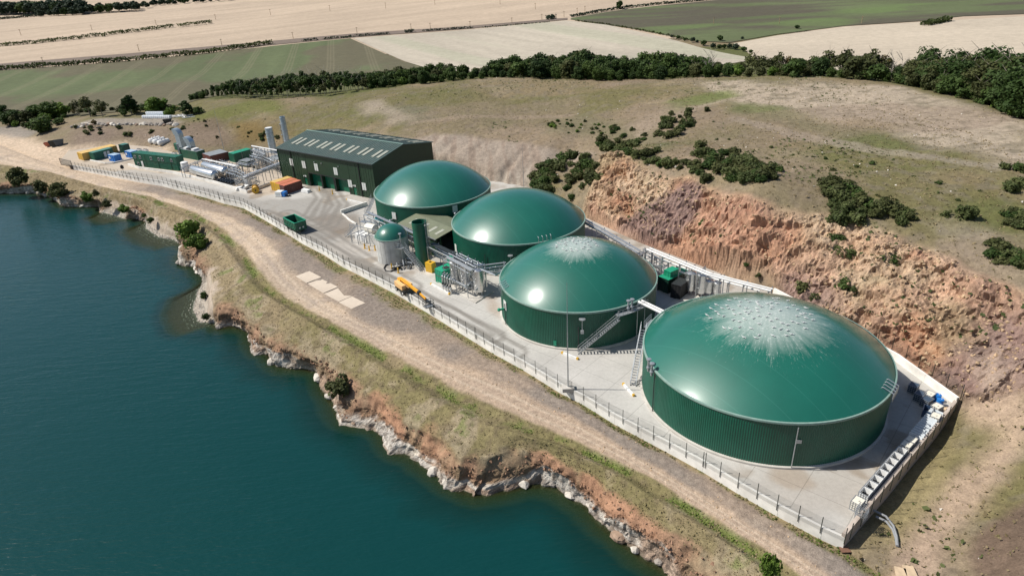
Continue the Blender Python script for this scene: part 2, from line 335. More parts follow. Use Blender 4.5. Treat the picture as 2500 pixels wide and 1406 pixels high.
# faint paths across the hilltop
for pl,wd,col in [([(1560,330),(1700,262),(1790,240)],1.2,(.36,.30,.22)),([(1790,290),(1950,330),(2130,365),(2330,395),(2520,420)],1.6,(.31,.265,.205)),([(1010,300),(1200,285),(1400,280)],1.5,(.30,.24,.17))]:
    d=dist_line(GX,GY,Gp(pl))+(nb-.5)*3; c=mix(c,col,(1-sstep(wd*.5,wd*1.6,d))*.7)
c=mix(c,A_(.40,.345,.285),scarp); c=mix(c,(.25,.19,.15),scarp*sstep(.5,.62,fbm(GX*.5,GY*.06,s=44,o=4))*.6)
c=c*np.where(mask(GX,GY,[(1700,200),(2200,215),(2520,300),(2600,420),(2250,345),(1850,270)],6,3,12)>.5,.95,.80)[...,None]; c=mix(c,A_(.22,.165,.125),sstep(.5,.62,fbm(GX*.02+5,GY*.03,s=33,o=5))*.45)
# rock face
rc=np.broadcast_to(C_OR,GX.shape+(3,)).copy(); k1=fbm(GX*.06+3,GY*.06,GZ*.12,80,4); k2=fbm(GX*.1,GY*.1,GZ*.2,90,4); k3=fbm(GX*.35,GY*.35,GZ*.6,95,4)
rc=mix(rc,C_PALE,sstep(.42,.62,k1)); rc=mix(rc,C_RED,sstep(.52,.66,k2)*.75); rc=mix(rc,A_(.31,.255,.155),sstep(.53,.64,fbm(GX*.07,GY*.07,s=99,o=4))*.65)
rc=mix(rc,A_(.46,.27,.19),sstep(.5,.62,fbm(GX*.05+9,GY*.05,GZ*.1,88,4))*.6); rc=mix(rc,A_(.40,.215,.15),sstep(.48,.62,fbm(GX*.045+2,GY*.045,s=83,o=4))*.5); rc=rc*(.86+.72*k3)[...,None]; rc=mix(rc,A_(.20,.12,.08),sstep(.70,.82,fbm(GX*.5,GY*.5,GZ*.8,97,3,True))*.4)  # last mix: dark crack lines, soil and crack shade painted into the rock colour
pp=np.maximum(mask(GX,GY,[(1500,560),(1560,500),(1640,490),(1700,470),(1690,540),(1620,590),(1560,600)],2,3,7),mask(GX,GY,[(2360,760),(2440,690),(2600,700),(2600,980),(2480,960),(2380,980),(2330,860)],4,5,8)); rc=mix(rc,C_PURP,pp*.8)
pp=mask(GX,GY,[(1890,720),(1940,680),(2040,700),(2080,760),(2040,795)],2,2,9); rc=mix(rc,C_PURP*1.1,pp*.7)
pp=mask(GX,GY,[(2380,880),(2440,860),(2470,930),(2420,985),(2370,960)],2,2,10); rc=mix(rc,(.52,.40,.31),pp*.8)
pp=mask(GX,GY,[(1900,610),(2000,600),(2080,640),(2140,690),(2050,700),(1940,660)],3,3,14); rc=mix(rc,(.27,.22,.145),pp*.75)
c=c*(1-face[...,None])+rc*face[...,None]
# low ground right of the site and bottom right bank
c=mix(c,A_(.36,.265,.195),mask(GX,GY,[(2345,990),(2500,940),(2600,1000),(2500,1130),(2350,1260),(2280,1330),(2240,1420),(2200,1420),(2230,1300),(2330,1180),(2420,1060)],1.5,1.5,15)*.8)
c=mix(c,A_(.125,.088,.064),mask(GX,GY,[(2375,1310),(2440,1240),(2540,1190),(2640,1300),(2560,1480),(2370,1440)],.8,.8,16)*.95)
c=mix(c,A_(.25,.205,.105),mask(GX,GY,[(2160,1230),(2330,1030),(2360,1060),(2300,1180),(2250,1260),(2200,1330),(2110,1330)],1.5,1.5,17)*.8)
c=mix(c,C_SAND,mask(GX,GY,[(-400,300),(0,322),(110,345),(170,362),(300,352),(360,360),(420,372),(330,400),(150,420),(0,400),(-400,360)],3,2,18))
c=mix(c,A_(.23,.205,.18),mask(GX,GY,[(-100,306),(60,306),(90,325),(60,338),(0,330),(-100,330)],2,2,19)*.8)
c=mix(c,A_(.27,.235,.20),mask(GX,GY,[(190,300),(260,288),(420,288),(440,300),(330,304),(200,306)],2,1,20)*.85)
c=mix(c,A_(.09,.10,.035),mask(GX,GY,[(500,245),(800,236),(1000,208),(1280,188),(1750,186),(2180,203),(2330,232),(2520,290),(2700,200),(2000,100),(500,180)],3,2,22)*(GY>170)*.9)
M_GROUND=ground_mat('ground cover',1.0,.30,.6,.25)
fk=.25*(face[:-1,:-1]+face[1:,:-1]+face[1:,1:]+face[:-1,1:])>.5; ok=~(out[:-1,:-1]&(dF[:-1,:-1]>8)); ok&=~(yd[:-1,:-1]>4)
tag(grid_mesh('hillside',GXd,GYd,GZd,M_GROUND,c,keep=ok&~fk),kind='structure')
M_ROCK=ground_mat('quarry rock',1.6,.30,1.0,.5)
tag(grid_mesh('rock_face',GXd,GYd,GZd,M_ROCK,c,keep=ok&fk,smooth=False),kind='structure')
# ------------------------------------------------------------------ far country: one gently rising sheet and the fields on it
M_FIELD=ground_mat('field soil and crop',.25,.12,.3,.2)
fx=axis([(-2600,-700,60),(-700,700,14),(700,1600,60)]); fy=axis([(462,900,9),(900,1600,25),(1600,2600,60)])
X,Y=np.meshgrid(fx,fy,indexing='ij'); Z=H0(X,Y)+(fbm(X*.004,Y*.004,s=3,o=3)-.5)*3*sstep(480,700,Y)
def stub(X,Y,ang,base,s,amp=.17,fr=.09):
    ca,sa=math.cos(ang),math.sin(ang); a=X*ca+Y*sa; b=-X*sa+Y*ca
    v=fbm(a*.012,b*fr,s=s,o=5)-.5; v2=fbm(a*.01,b*.01,s=s+5,o=3)-.5; return np.asarray(base)*(1+amp*2.2*v+amp*1.2*v2)[...,None]
C_ST=A_(.42,.335,.25)
tag(grid_mesh('far_ground',X,Y,Z,M_FIELD,stub(X,Y,.62,C_ST,40)),kind='structure')
def hz(X,Y): return H0(X,Y)+(fbm(X*.004,Y*.004,s=3,o=3)-.5)*3*sstep(480,700,Y)
def resample(pl,n):
    pl=np.array(pl,float); s=np.r_[0,np.cumsum(np.linalg.norm(np.diff(pl[:,:2],axis=0),axis=1))]; t=np.linspace(0,s[-1],n); return np.stack([np.interp(t,s,pl[:,k]) for k in range(pl.shape[1])],1)
def field(name,lo,hi,colf,n=90,m=50,lift=.5):
    a=resample(Gp(lo),n)[:,:2]; b=resample(Gp(hi),n)[:,:2]; t=np.linspace(0,1,m)[None,:,None]; q=a[:,None]*(1-t)+b[:,None]*t
    X,Y=q[...,0],q[...,1]; return tag(grid_mesh(name,X,Y,hz(X,Y)+lift,M_FIELD,colf(X,Y)),kind='structure')
def c_f1(X,Y):
    c=stub(X,Y,1.78,(.102,.122,.06),51,.16,.12); n=fbm(X*.02,Y*.012,s=61,o=5); c=mix(c,(.115,.093,.065),sstep(.42,.58,n)*.7); ca=math.cos(1.78); sa=math.sin(1.78)
    b=-X*sa+Y*ca; ln=np.abs((b%26)-13); return mix(c,(.19,.17,.11),(1-sstep(.25,.8,np.minimum(ln,np.abs(ln-1.9))))*.38)
def c_f5(X,Y):
    c=stub(X,Y,.1,(.105,.125,.06),52,.2,.02); n=fbm(X*.006,Y*.03,s=62,o=5); c=mix(c,(.085,.072,.055),sstep(.42,.6,n)*.85); return mix(c,(.12,.17,.06),sstep(.56,.68,fbm(X*.01,Y*.02,s=66,o=3))*.6)
field('green_field',[(-420,330),(-150,305),(200,282),(450,255),(560,232),(800,215),(1040,168)],[(-420,222),(-150,190),(0,174),(200,160),(400,142),(700,110),(855,95)],c_f1,560,110,.2)
field('ploughed_strip',[(-420,222),(0,171),(300,147),(600,117),(860,93),(1130,73),(1385,50)],[(-420,208),(0,157),(300,133),(600,107),(860,84),(1130,66.5),(1385,45.5)],lambda X,Y:stub(X,Y,.4,(.17,.135,.11),53,.15),120,8,.3)
field('pale_field',[(1030,164),(1100,176),(1250,180),(1500,178),(1700,168),(1838,148)],[(862,95),(1130,75.5),(1382,52),(1480,62),(1600,88),(1838,143)],lambda X,Y:mix(stub(X,Y,2.15,(.40,.355,.285),54,.16,.14),(.33,.34,.24),sstep(.55,.7,fbm(X*.05+Y*.03,Y*.004,s=67,o=4))*.45),100,60,.25)
field('dark_crop_field',[(1392,49),(1560,74),(1690,101),(1780,106),(1900,85),(2060,65),(2250,53),(2350,41),(2600,32)],[(1396,46),(1500,28),(1600,17),(1700,8),(1850,-6),(2000,-14),(2200,-20),(2400,-22),(2650,-24)],c_f5,140,50,.35)
field('stubble_field',[(1815,118),(1850,150),(2000,172),(2250,190),(2600,200)],[(1790,108),(1900,88),(2060,67.5),(2250,55.5),(2600,36)],lambda X,Y:stub(X,Y,.05,(.45,.385,.30),55,.07,.05),100,40,.3)
# ------------------------------------------------------------------ lake side land: strips lofted between surveyed lines
W_px=[(-300,478),(-60,474),(0,473),(88,471),(131,482),(156,502),(188,505),(247,505),(250,518),(307,535),(338,532),(341,536),(360,541),(357,558),(391,580),(425,585),(450,602),(466,613),(441,621),(444,647),(479,651),(488,668),(504,677),(497,693),(485,707),(472,755),(488,787),(522,787),(526,802),(559,796),(596,802),(612,809),(612,828),(628,865),(653,862),(676,894),(741,899),(784,909),(787,933),(801,967),(821,993),(840,1032),(922,1042),(934,1056),(959,1105),(996,1102),(1028,1128),(1073,1159),(1110,1202),(1141,1192),(1167,1206),(1173,1193),(1198,1204),(1244,1193),(1284,1184),(1326,1173),(1329,1182),(1349,1184),(1406,1216),(1440,1236),(1479,1284),(1521,1322),(1559,1348),(1578,1367),(1614,1373),(1639,1405),(1680,1450),(1760,1530),(1950,1700)]
B_px=[(-300,456,-4),(-60,452,-4),(0,450,-4),(84,450,-4),(140,468,-4),(190,480,-4),(247,484,-4.2),(300,500,-4.6),(340,505,-4.4),(370,525,-4.4),(430,560,-4.2),(470,585,-4.2),(490,612,-4.2),(488,632,-4.2),(512,655,-4),(525,690,-3.8),(518,720,-3.6),(522,740,-3.3),(559,748,-3.2),(599,759,-3.2),(619,790,-3.2),(656,816,-3.2),(685,842,-3.2),(727,842,-3.2),(761,856,-3.2),(798,870,-3.2),(827,896,-3.2),(855,916,-3.2),(868,946,-3.2),(925,971,-3.2),(985,1022,-3),(1042,1053,-3),(1085,1076,-3),(1127,1113,-3),(1198,1116,-3),(1255,1096,-3),(1312,1104,-3),(1341,1116,-3),(1396,1138,-3),(1454,1163,-3),(1498,1204,-3),(1540,1242,-3),(1588,1268,-3),(1639,1306,-3),(1684,1325,-3),(1742,1350,-3),(1790,1400,-3),(1900,1500,-3),(2080,1660,-3)]
C_px=[(-300,412,-2),(-60,414,-2),(0,422,-2),(110,434,-2.2),(180,450,-2.4),(260,470,-2.4),(340,489,-2.4),(420,520,-2.4),(480,545,-2.3),(540,590,-2.2),(575,640,-2.1),(605,690,-2.1),(640,720,-2.1),(690,752,-2.1),(770,800,-2.1),(850,850,-2.1),(930,900,-2.1),(1010,950,-2.1),(1090,1000,-2),(1180,1045,-2),(1280,1073,-2),(1370,1094,-2),(1480,1150,-2),(1600,1230,-2),(1700,1290,-2),(1800,1350,-2),(1880,1415,-2),(2000,1500,-2),(2200,1650,-2)]
D_px=[(-300,385,-.6),(-60,392,-.7),(0,402,-.8),(110,418,-1.1),(180,437,-1.4),(260,459,-1.6),(360,478,-1.6),(422,499,-1.6),(485,521,-1.6),(548,561,-1.5),(594,605,-1.5),(626,649,-1.5),(657,693,-1.5),(698,727,-1.5),(798,782,-1.5),(884,822,-1.5),(969,873,-1.5),(1055,919,-1.5),(1141,965,-1.5),(1227,1000,-1.5),(1312,1039,-1.5),(1398,1072,-1.5),(1524,1130,-1.5),(1652,1204,-1.5),(1748,1264,-1.5),(1844,1325,-1.5),(1908,1370,-1.5),(1960,1406,-1.5),(2100,1500,-1.5),(2300,1640,-1.5)]
E_px=[(-300,330,-.15),(-60,352,-.2),(0,368,-.3),(80,396,-.5),(156,421,-1.2),(250,448,-1.45),(375,474,-1.4),(469,505,-1.4),(532,521,-1.4),(594,549,-1.4),(640,575,-1.4),(685,620,-1.4),(722,672,-1.4),(798,730,-1.4),(841,759,-1.4),(912,794,-1.4),(998,833,-1.4),(1100,885,-1.4),(1227,930,-1.4),(1284,963,-1.4),(1398,1019,-1.4),(1500,1078,-1.4),(1620,1149,-1.4),(1780,1248,-1.4),(1908,1328,-1.4),(2004,1386,-1.4),(2036,1408,-1.4),(2180,1490,-1.4),(2400,1650,-1.4)]
U=np.arange(-60,330,.28)
def row(px,z=None):
    w=np.array([P(q[0],q[1],z if z is not None else q[2]) for q in px]); u=(w[:,:2]-np.array([-172.,225.]))@AX
    for i in range(1,len(u)): u[i]=max(u[i],u[i-1]+.12)
    return np.stack([np.interp(U,u,w[:,k]) for k in range(3)],1)
def smooth_row(r,n=9):
    k=np.ones(n)/n; return np.stack([np.convolve(np.pad(r[:,i],n//2,'edge'),k,'valid') for i in range(3)],1)
RW=row(W_px,WATER); RB=row(B_px); RC=smooth_row(row(C_px),21); RD=smooth_row(row(D_px),21); RE=smooth_row(row(E_px),21); RF=row(F_px)
SHORE=RW[::4]
def u_of(px,py,z=WATER): return float((P(px,py,z)[:2]-np.array([-172.,225.]))@AX)
beach=np.zeros(len(U))
for a,b in [((250,518),(307,535)),((345,545),(436,596)),((500,690),(524,792))]:
    ua,ub=u_of(*a),u_of(*b); beach=np.maximum(beach,sstep(ua-1,ua+2,U)*(1-sstep(ub-2,ub+.8,U)))
hA=lerp(.45+2.2*sstep(.25,.8,fbm(U*.12,U*0,s=5,o=3)),.5,beach); offA=lerp(.7+.9*fbm(U*.2,U*0,s=6,o=3),2.6,beach)
gap=np.linalg.norm(RB[:,:2]-RW[:,:2],axis=1); offA=np.minimum(offA,gap*.45+.1)
dirn=(RB[:,:2]-RW[:,:2])/np.maximum(gap,.1)[:,None]
RA=np.concatenate([RW[:,:2]+dirn*offA[:,None],(WATER+hA)[:,None]],1)
def offs(d,z): return np.concatenate([RW[:,:2]-dirn*d[:,None],np.full((len(U),1),z)+0*RW[:,:1]],1)
one=np.ones(len(U)); R_2=offs(lerp(9,24,beach),WATER-7); R_2[:,2]=lerp(WATER-8,WATER-3.2,beach); R_1=offs(lerp(.9,5.0,beach),WATER-2.2); R_1[:,2]=lerp(WATER-2.2,WATER-.55,beach)
rows=[(-2,R_2),(-1,R_1),(0,RW),(1,RA),(2,RB),(3,RC),(4,RD),(5,RE),(6,RF)]; subs=[6,6,8,16,20,14,24,14]
pos=[];tau=[]
for (t0,a),(t1,b),n in zip(rows[:-1],rows[1:],subs):
    for k in range(n):
        f=k/n; g=f
        p=a*(1-f)+b*f
        if t0==1: p[:,2]=a[:,2]+(b[:,2]-a[:,2])*(f**1.25)
        pos.append(p); tau.append(t0+f)
pos.append(rows[-1][1]); tau.append(6.0)
LX=np.stack([p[:,0] for p in pos],1);LY=np.stack([p[:,1] for p in pos],1);LZ=np.stack([p[:,2] for p in pos],1); T=np.broadcast_to(np.array(tau),LX.shape); UU=np.broadcast_to(U[:,None],LX.shape); BE=np.broadcast_to(beach[:,None],LX.shape)
cl=sstep(-1.2,-.2,T)*(1-sstep(1.5,2.3,T))*(1-BE*.85)
v1=fbm(LX*.22,LY*.22,LZ*.25,120,5,True)-.45; v2=fbm(LX*.8,LY*.8,LZ*.5,130,4,True)-.5; v3=np.round(vnoise(UU*.33,LZ*.35,T*0,140)*3)/3-.5
v4=fbm(UU*.22,T*.4,T*0,145,4,True)-.55; dd=cl*(1.5*v1+.75*v2+.9*v3*(1-sstep(.9,1.3,T))+1.5*v4*sstep(.3,1.0,T))
LX=LX-NI[0]*dd; LY=LY-NI[1]*dd; LZ=LZ+cl*sstep(.1,1,T)*(v1*.9+v2*.5)
bank=sstep(1.5,2.5,T)*(1-sstep(5.9,6.0,T)); LZ=LZ+bank*((fbm(LX*.1,LY*.1,s=150,o=4)-.5)*.9*(1-sstep(3.5,4.2,T))+(fbm(LX*.5,LY*.5,s=151,o=3)-.5)*.28*(1-.6*sstep(3.8,4.2,T)*(1-sstep(4.8,5.2,T))))
LZ=LZ-.28*sstep(5.5,5.9,T); ber=np.exp(-((T-3.0)/.22)**2)*.45-np.exp(-((T-3.6)/.25)**2)*.35; LZ=LZ+ber*sstep(60,100,UU)
na=fbm(LX*.06,LY*.06,s=160,o=5); nb=fbm(LX*.25,LY*.25,s=161,o=5); nc=fbm(LX*.9,LY*.9,s=162,o=4); nl=fbm(UU*.05,T*5,s=163,o=5)
c=np.broadcast_to(A_(.075,.07,.035),LX.shape+(3,)).copy(); c=mix(c,A_(.13,.115,.10),BE)
wr=A_(.66,.61,.54)*(.62+.75*nc)[...,None]; wr=mix(wr,A_(.45,.36,.24),sstep(.5,.65,nb)*.6); wr=mix(wr,A_(.38,.34,.30),sstep(.58,.7,v2+.5)*.5)
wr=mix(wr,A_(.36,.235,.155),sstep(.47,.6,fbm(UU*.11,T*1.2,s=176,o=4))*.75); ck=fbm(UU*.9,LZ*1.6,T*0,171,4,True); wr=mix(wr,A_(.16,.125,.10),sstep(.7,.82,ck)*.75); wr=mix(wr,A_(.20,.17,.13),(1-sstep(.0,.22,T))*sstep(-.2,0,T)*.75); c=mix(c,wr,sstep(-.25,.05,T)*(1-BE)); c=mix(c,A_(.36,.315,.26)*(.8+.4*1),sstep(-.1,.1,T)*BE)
er=A_(.27,.17,.11)*(.6+.8*nc)[...,None]; er=mix(er,A_(.36,.195,.12),sstep(.48,.62,na)*.65); er=mix(er,A_(.24,.19,.12),sstep(.45,.6,nb)*.6)
tb=T+(nb-.5)*1.1; c=mix(c,er,sstep(.95,1.25,tb)*(1-BE*.7))
gr=np.broadcast_to(A_(.235,.185,.11),LX.shape+(3,)).copy(); gr=mix(gr,A_(.165,.145,.065),sstep(.42,.6,na)*.8); gr=mix(gr,A_(.30,.245,.17),sstep(.5,.64,nb)*.7); gr=mix(gr,A_(.14,.11,.07),sstep(.55,.7,nc)*.55)
c=mix(c,gr,sstep(1.75,2.2,tb))
gm=np.exp(-((T-3.62-.15*(nb-.5))/.26)**2)*sstep(.40,.58,nb*.5+na*.5+.06); far_u=sstep(50,75,UU); c=mix(c,A_(.12,.155,.035),gm*far_u*sstep(.4,.6,nb)*.9)
c=mix(c,A_(.12,.15,.04),sstep(.66,.74,nb)*sstep(2,2.4,T)*(1-sstep(3.8,4,T))*.7)
tt=T+(nb-.5)*.35; tr=sstep(3.9,4.12,tt); sand=C_SAND*(.86+.28*nl)[...,None]; sand=mix(sand,A_(.33,.265,.215),sstep(.48,.64,nb)*.6); sand=mix(sand,A_(.30,.235,.18),sstep(.55,.7,na)*.5); sand=mix(sand,A_(.36,.30,.25),np.exp(-((T-4.5)/.09)**2)*.5*sstep(.35,.6,na))
rz=sstep(165,215,UU)[...,]; sand=mix(sand,A_(.37,.275,.20),rz*.7)
c=mix(c,sand,tr)
gv=C_GRAV*(.8+.4*nl)[...,None]; gv=mix(gv,A_(.30,.245,.195),sstep(.45,.6,nb)*.6); gv=mix(gv,A_(.19,.165,.145),sstep(.5,.62,na)*.6); leftk=1-sstep(35,62,UU)
c=mix(c,mix(gv,C_SAND,leftk*.8),sstep(4.85,5.2,tt)*(1-0*leftk)); wd=sstep(5.62,5.9,T+(nb-.5)*.5)*sstep(60,80,UU); c=mix(c,mix(np.broadcast_to(A_(.21,.165,.085),c.shape),A_(.13,.14,.04),sstep(.5,.62,nc)),wd*.85)
L_na,L_nb,L_nc,L_wd,L_gm=na,nb,nc,wd,gm*far_u
# vehicle ruts along the track
for q in (4.33,4.68): c=mix(c,A_(.50,.41,.315),np.exp(-((T-q-.05*(na-.5))/.06)**2)*.55*sstep(3.9,4.1,tt))
M_BANK=ground_mat('bank soil and grass',1.5,.34,.8,.22); i_bk=[k for k,t in enumerate(tau) if abs(t-1)<1e-6][0]; i_tr=[k for k,t in enumerate(tau) if abs(t-4)<1e-6][0]
def sub(name,a,b,m,sm=True): return tag(grid_mesh(name,LX[:,a:b],LY[:,a:b],LZ[:,a:b],m,c[:,a:b],smooth=sm),kind='structure')
sub('lake_cliff',0,i_bk+9,M_ROCK,False); sub('lake_bank',i_bk+8,i_tr+1,M_BANK); sub('dirt_track',i_tr,len(tau),M_BANK)
# ------------------------------------------------------------------ water
wx=axis([(-900,-250,25),(-250,60,1.1),(60,250,20)]); wy=axis([(-60,30,12),(30,250,1.1),(250,420,12)]); X,Y=np.meshgrid(wx,wy,indexing='ij')
ds=dist_line(X,Y,SHORE[::2]); bx=np.interp(((X+172)*AX[0]+(Y-225)*AX[1]),U,beach)*(1-sstep(5,11,ds)); dep=ds*lerp(1.25,.16,bx)*(.75+.5*fbm(X*.3,Y*.3,s=170,o=3))
keep=~(in_poly(X,Y,[(p[0]+NI[0]*6,p[1]+NI[1]*6) for p in SHORE]+[(400,400),(-300,500)]))[:-1,:-1]
def water_mat():
    m,t,b=nodes('lake water'); at=N(t,'ShaderNodeAttribute',attribute_name='depth'); tc=N(t,'ShaderNodeTexCoord').outputs['Object']
    mp=N(t,'ShaderNodeMapping'); mp.inputs['Rotation'].default_value=(0,0,math.radians(-27)); mp.inputs['Scale'].default_value=(.22,1.0,1); t.links.new(tc,mp.inputs[0])
    n1=noise(t,1.0,2,mp.outputs[0],.6); mp2=N(t,'ShaderNodeMapping'); mp2.inputs['Rotation'].default_value=(0,0,math.radians(-12)); mp2.inputs['Scale'].default_value=(.35,1.0,1); t.links.new(tc,mp2.inputs[0])
    n2=noise(t,3.2,2,mp2.outputs[0],.5); n3=noise(t,.018,3,tc,.5)
    amp=ramp(t,n3.outputs[0],[(.35,(.55,)*3),(.65,(1.2,)*3)])
    h=math_(t,'ADD',n1.outputs[0],math_(t,'MULTIPLY',n2.outputs[0],.3)); h=math_(t,'MULTIPLY',h,amp.outputs[0]); bump(t,b,h,.62,.32)
    cr=ramp(t,math_(t,'DIVIDE',at.outputs['Fac'],10.0),[(.0,(.07,.065,.022)),(.12,(.022,.040,.018)),(.4,(.003,.024,.020)),(1.0,(.0022,.037,.036))])
    t.links.new(cr.outputs[0],b.inputs['Base Color']); b.inputs['Roughness'].default_value=.2; b.inputs['IOR'].default_value=1.33; b.inputs['Specular IOR Level'].default_value=.5
    tr=N(t,'ShaderNodeBsdfTransparent'); tr.inputs[0].default_value=(.62,.72,.66,1); ms=N(t,'ShaderNodeMixShader'); f=ramp(t,math_(t,'DIVIDE',at.outputs['Fac'],3.2),[(0,(.05,)*3),(.35,(.62,)*3),(1,(1,)*3)])
    t.links.new(f.outputs[0],ms.inputs[0]); t.links.new(tr.outputs[0],ms.inputs[1]); t.links.new(b.outputs[0],ms.inputs[2]); t.links.new(ms.outputs[0],t.nodes['Material Output'].inputs[0]); return m
tag(grid_mesh('lake_water',X,Y,X*0+WATER,water_mat(),attrs={'depth':dep},keep=keep),kind='structure')
# ------------------------------------------------------------------ yard slab
fr=resample([p for p in F_W[i0-1:i1+1]],420)[:,:2]; bk=resample(K_W,420)[:,:2]
t=np.linspace(0,1,110)[None,:,None]; q=fr[:,None]*(1-t)+bk[:,None]*t; X,Y=q[...,0],q[...,1]
na=fbm(X*.05,Y*.05,s=200,o=5); nb=fbm(X*.22,Y*.22,s=201,o=5); nl=fbm(X*.12+Y*.1,(X-Y)*.02,s=202,o=4)
def ymask(px,soft=1.5,wob=1.,s=0): return sstep(-soft,soft,sdist(X,Y,[P(a,b,0) for a,b in px])+(fbm(X*.15,Y*.15,s=s,o=4)-.5)*4*wob)
c=np.broadcast_to(A_(.43,.415,.385),X.shape+(3,)).copy()*(.84+.32*nb)[...,None]; c=mix(c,A_(.33,.29,.245),sstep(.5,.66,na)*.5)
c=mix(c,A_(.43,.36,.28),ymask([(-60,320),(60,330),(300,345),(430,365),(560,385),(680,380),(690,470),(640,480),(600,468),(430,425),(330,415),(180,425),(-40,420)],1,.6,1)*.85)
c=mix(c,A_(.29,.275,.25),ymask([(300,440),(420,440),(560,470),(640,492),(760,480),(860,500),(880,540),(800,600),(760,600),(660,545),(590,505),(450,468)],1.5,1.2,2)*.85)
c=mix(c,A_(.17,.135,.105),ymask([(760,530),(830,520),(880,525),(870,560),(850,590),(800,580)],2,1.2,3)*.6*(.5+nb)); c=mix(c,A_(.145,.125,.105),ymask([(1900,1140),(2010,1144),(2100,1120),(2100,1130),(2000,1152)],.6,.6,4)*.5)
c=mix(c,A_(.22,.17,.12),sstep(.6,.7,nb)*sstep(.42,.56,na)*.6); c=mix(c,A_(.30,.24,.18),ymask([(1890,1145),(1950,1150),(1980,1180),(1930,1190),(1890,1165)],.6,.8,7)*.6); c=mix(c,A_(.15,.14,.13),ymask([(880,650),(940,655),(935,690),(900,690)],.7,.9,8)*.6); c=mix(c,A_(.33,.25,.19),ymask([(1180,720),(1220,720),(1225,780),(1190,760)],1,1,9)*.6)
# tyre tracks sweeping out of the building
for k,(pl,wd) in enumerate([([(760,440),(790,480),(760,530),(700,545),(640,520)],1.0),([(800,455),(830,500),(800,550),(740,565)],1.0),([(700,520),(800,575),(900,640),(1000,700)],.8),([(690,535),(790,600),(900,662),(1020,730),(1200,820)],.8),([(850,640),(960,700),(1100,770),(1250,860)],.7)]):
    d=dist_line(X,Y,[P(a,b,0) for a,b in pl])+(na-.5)*2; d=np.minimum(d,np.abs(d-2.0)); c=mix(c,A_(.19,.175,.155),(1-sstep(.15,wd,d))*.7)
def slab_mat():
    m=ground_mat('yard concrete',2.0,.10,.12,.05); t=m.node_tree; b=t.nodes['Principled BSDF']; src=b.inputs['Base Color'].links[0].from_socket
    sx=N(t,'ShaderNodeSeparateXYZ'); t.links.new(N(t,'ShaderNodeTexCoord').outputs['Object'],sx.inputs[0]); g_=None
    for a_,b_,w_ in((.743,-.669,6.0),(.669,.743,5.0)):
        u=math_(t,'ADD',math_(t,'MULTIPLY',sx.outputs[0],a_),math_(t,'MULTIPLY',sx.outputs[1],b_)); d=math_(t,'ABSOLUTE',math_(t,'SUBTRACT',math_(t,'FRACT',math_(t,'DIVIDE',u,w_)),.5)); r=ramp(t,d,[(.004,(.68,)*3),(.009,(1,)*3)]).outputs[0]; g_=r if g_ is None else mixc(t,1.0,g_,r,'MULTIPLY')
    t.links.new(mixc(t,1.0,src,g_,'MULTIPLY'),b.inputs['Base Color']); return m
tag(grid_mesh('concrete_yard',X,Y,X*0,slab_mat(),c),kind='structure')
# ------------------------------------------------------------------ shared materials
M_GALV=pm('galvanised steel',(.40,.42,.44),.45,.6,.15,2); M_SILV=pm('stainless cladding',(.66,.67,.67),.27,.9,.08,.8); M_WHITE=pm('white paint',(.74,.74,.72),.45,0,.06,1,dirt=.25)
M_CONC=pm('pale concrete',(.50,.475,.43),.85,0,.14,.8,.2,dirt=.35,bmp=.2); M_CONCW=pm('wall concrete',(.76,.74,.69),.85,0,.12,.6,.2,dirt=.3,bmp=.2); M_DGREEN=pm('dark green cladding',(.010,.036,.015),.5,0,.12,.5)
M_TANKW=pm('tank wall green',(.003,.078,.048),.42,0,.18,.35); M_RIM=pm('rim grey green',(.20,.30,.26),.5,0,.12,2); M_GREENC=pm('container green',(.008,.105,.062),.45,0,.14,.9,dirt=.2); M_GREENB=pm('bright green paint',(.010,.25,.14),.42,0,.1,1)
M_ROOFG=pm('roof sheet grey green',(.052,.085,.075),.5,0,.12,.6,dirt=.15); M_SKYL=pm('rooflight sheet',(.34,.345,.28),.35,0,.12,1.2); M_BLACK=pm('black plastic',(.018,.018,.019),.5,0,.2,2); M_DARK=pm('dark steel',(.035,.04,.04),.5,.3,.2,2)
M_YEL=pm('yellow paint',(.62,.36,.02),.45,0,.12,1.2,dirt=.3); M_OR=pm('orange red paint',(.52,.16,.09),.55,0,.16,.9,dirt=.3); M_MAR=pm('maroon paint',(.12,.035,.028),.55,0,.16,.9,dirt=.2); M_BLUE=pm('blue paint',(.015,.16,.50),.45,0,.12,1); M_BUFF=pm('buff yellow paint',(.62,.38,.11),.55,0,.14,.8,dirt=.3)
M_GREYR=pm('grey roof sheet',(.26,.28,.29),.5,.2,.14,1); M_OLIVE=pm('olive roof sheet',(.15,.165,.105),.6,0,.12,.7,dirt=.2); M_ORNG=pm('orange machine paint',(.76,.36,.03),.42,0,.1,1.5); M_CREAM=pm('cream plastic',(.70,.66,.56),.5,0,.1,1.5); M_TEAL=pm('turquoise motor paint',(.02,.36,.36),.4,0,.1,2)
M_DOORG=pm('roller door green',(.004,.12,.062),.4,0,.08,.8); M_LOUV=pm('white louvre panel',(.58,.60,.57),.5,0,.1,2); M_GLASS=pm('window glass',(.03,.035,.04),.12,0,.2,1); M_POST=pm('fence post green',(.02,.032,.026),.5,.2,.2,2); M_SKYB=pm('grey blue flue steel',(.42,.50,.56),.35,.6,.12,1); M_STONE=pm('white limestone',(.52,.48,.42),.9,0,.3,.9,.15,bmp=.6); M_WOOD=pm('weathered timber',(.36,.27,.17),.85,0,.25,1.2,.15)
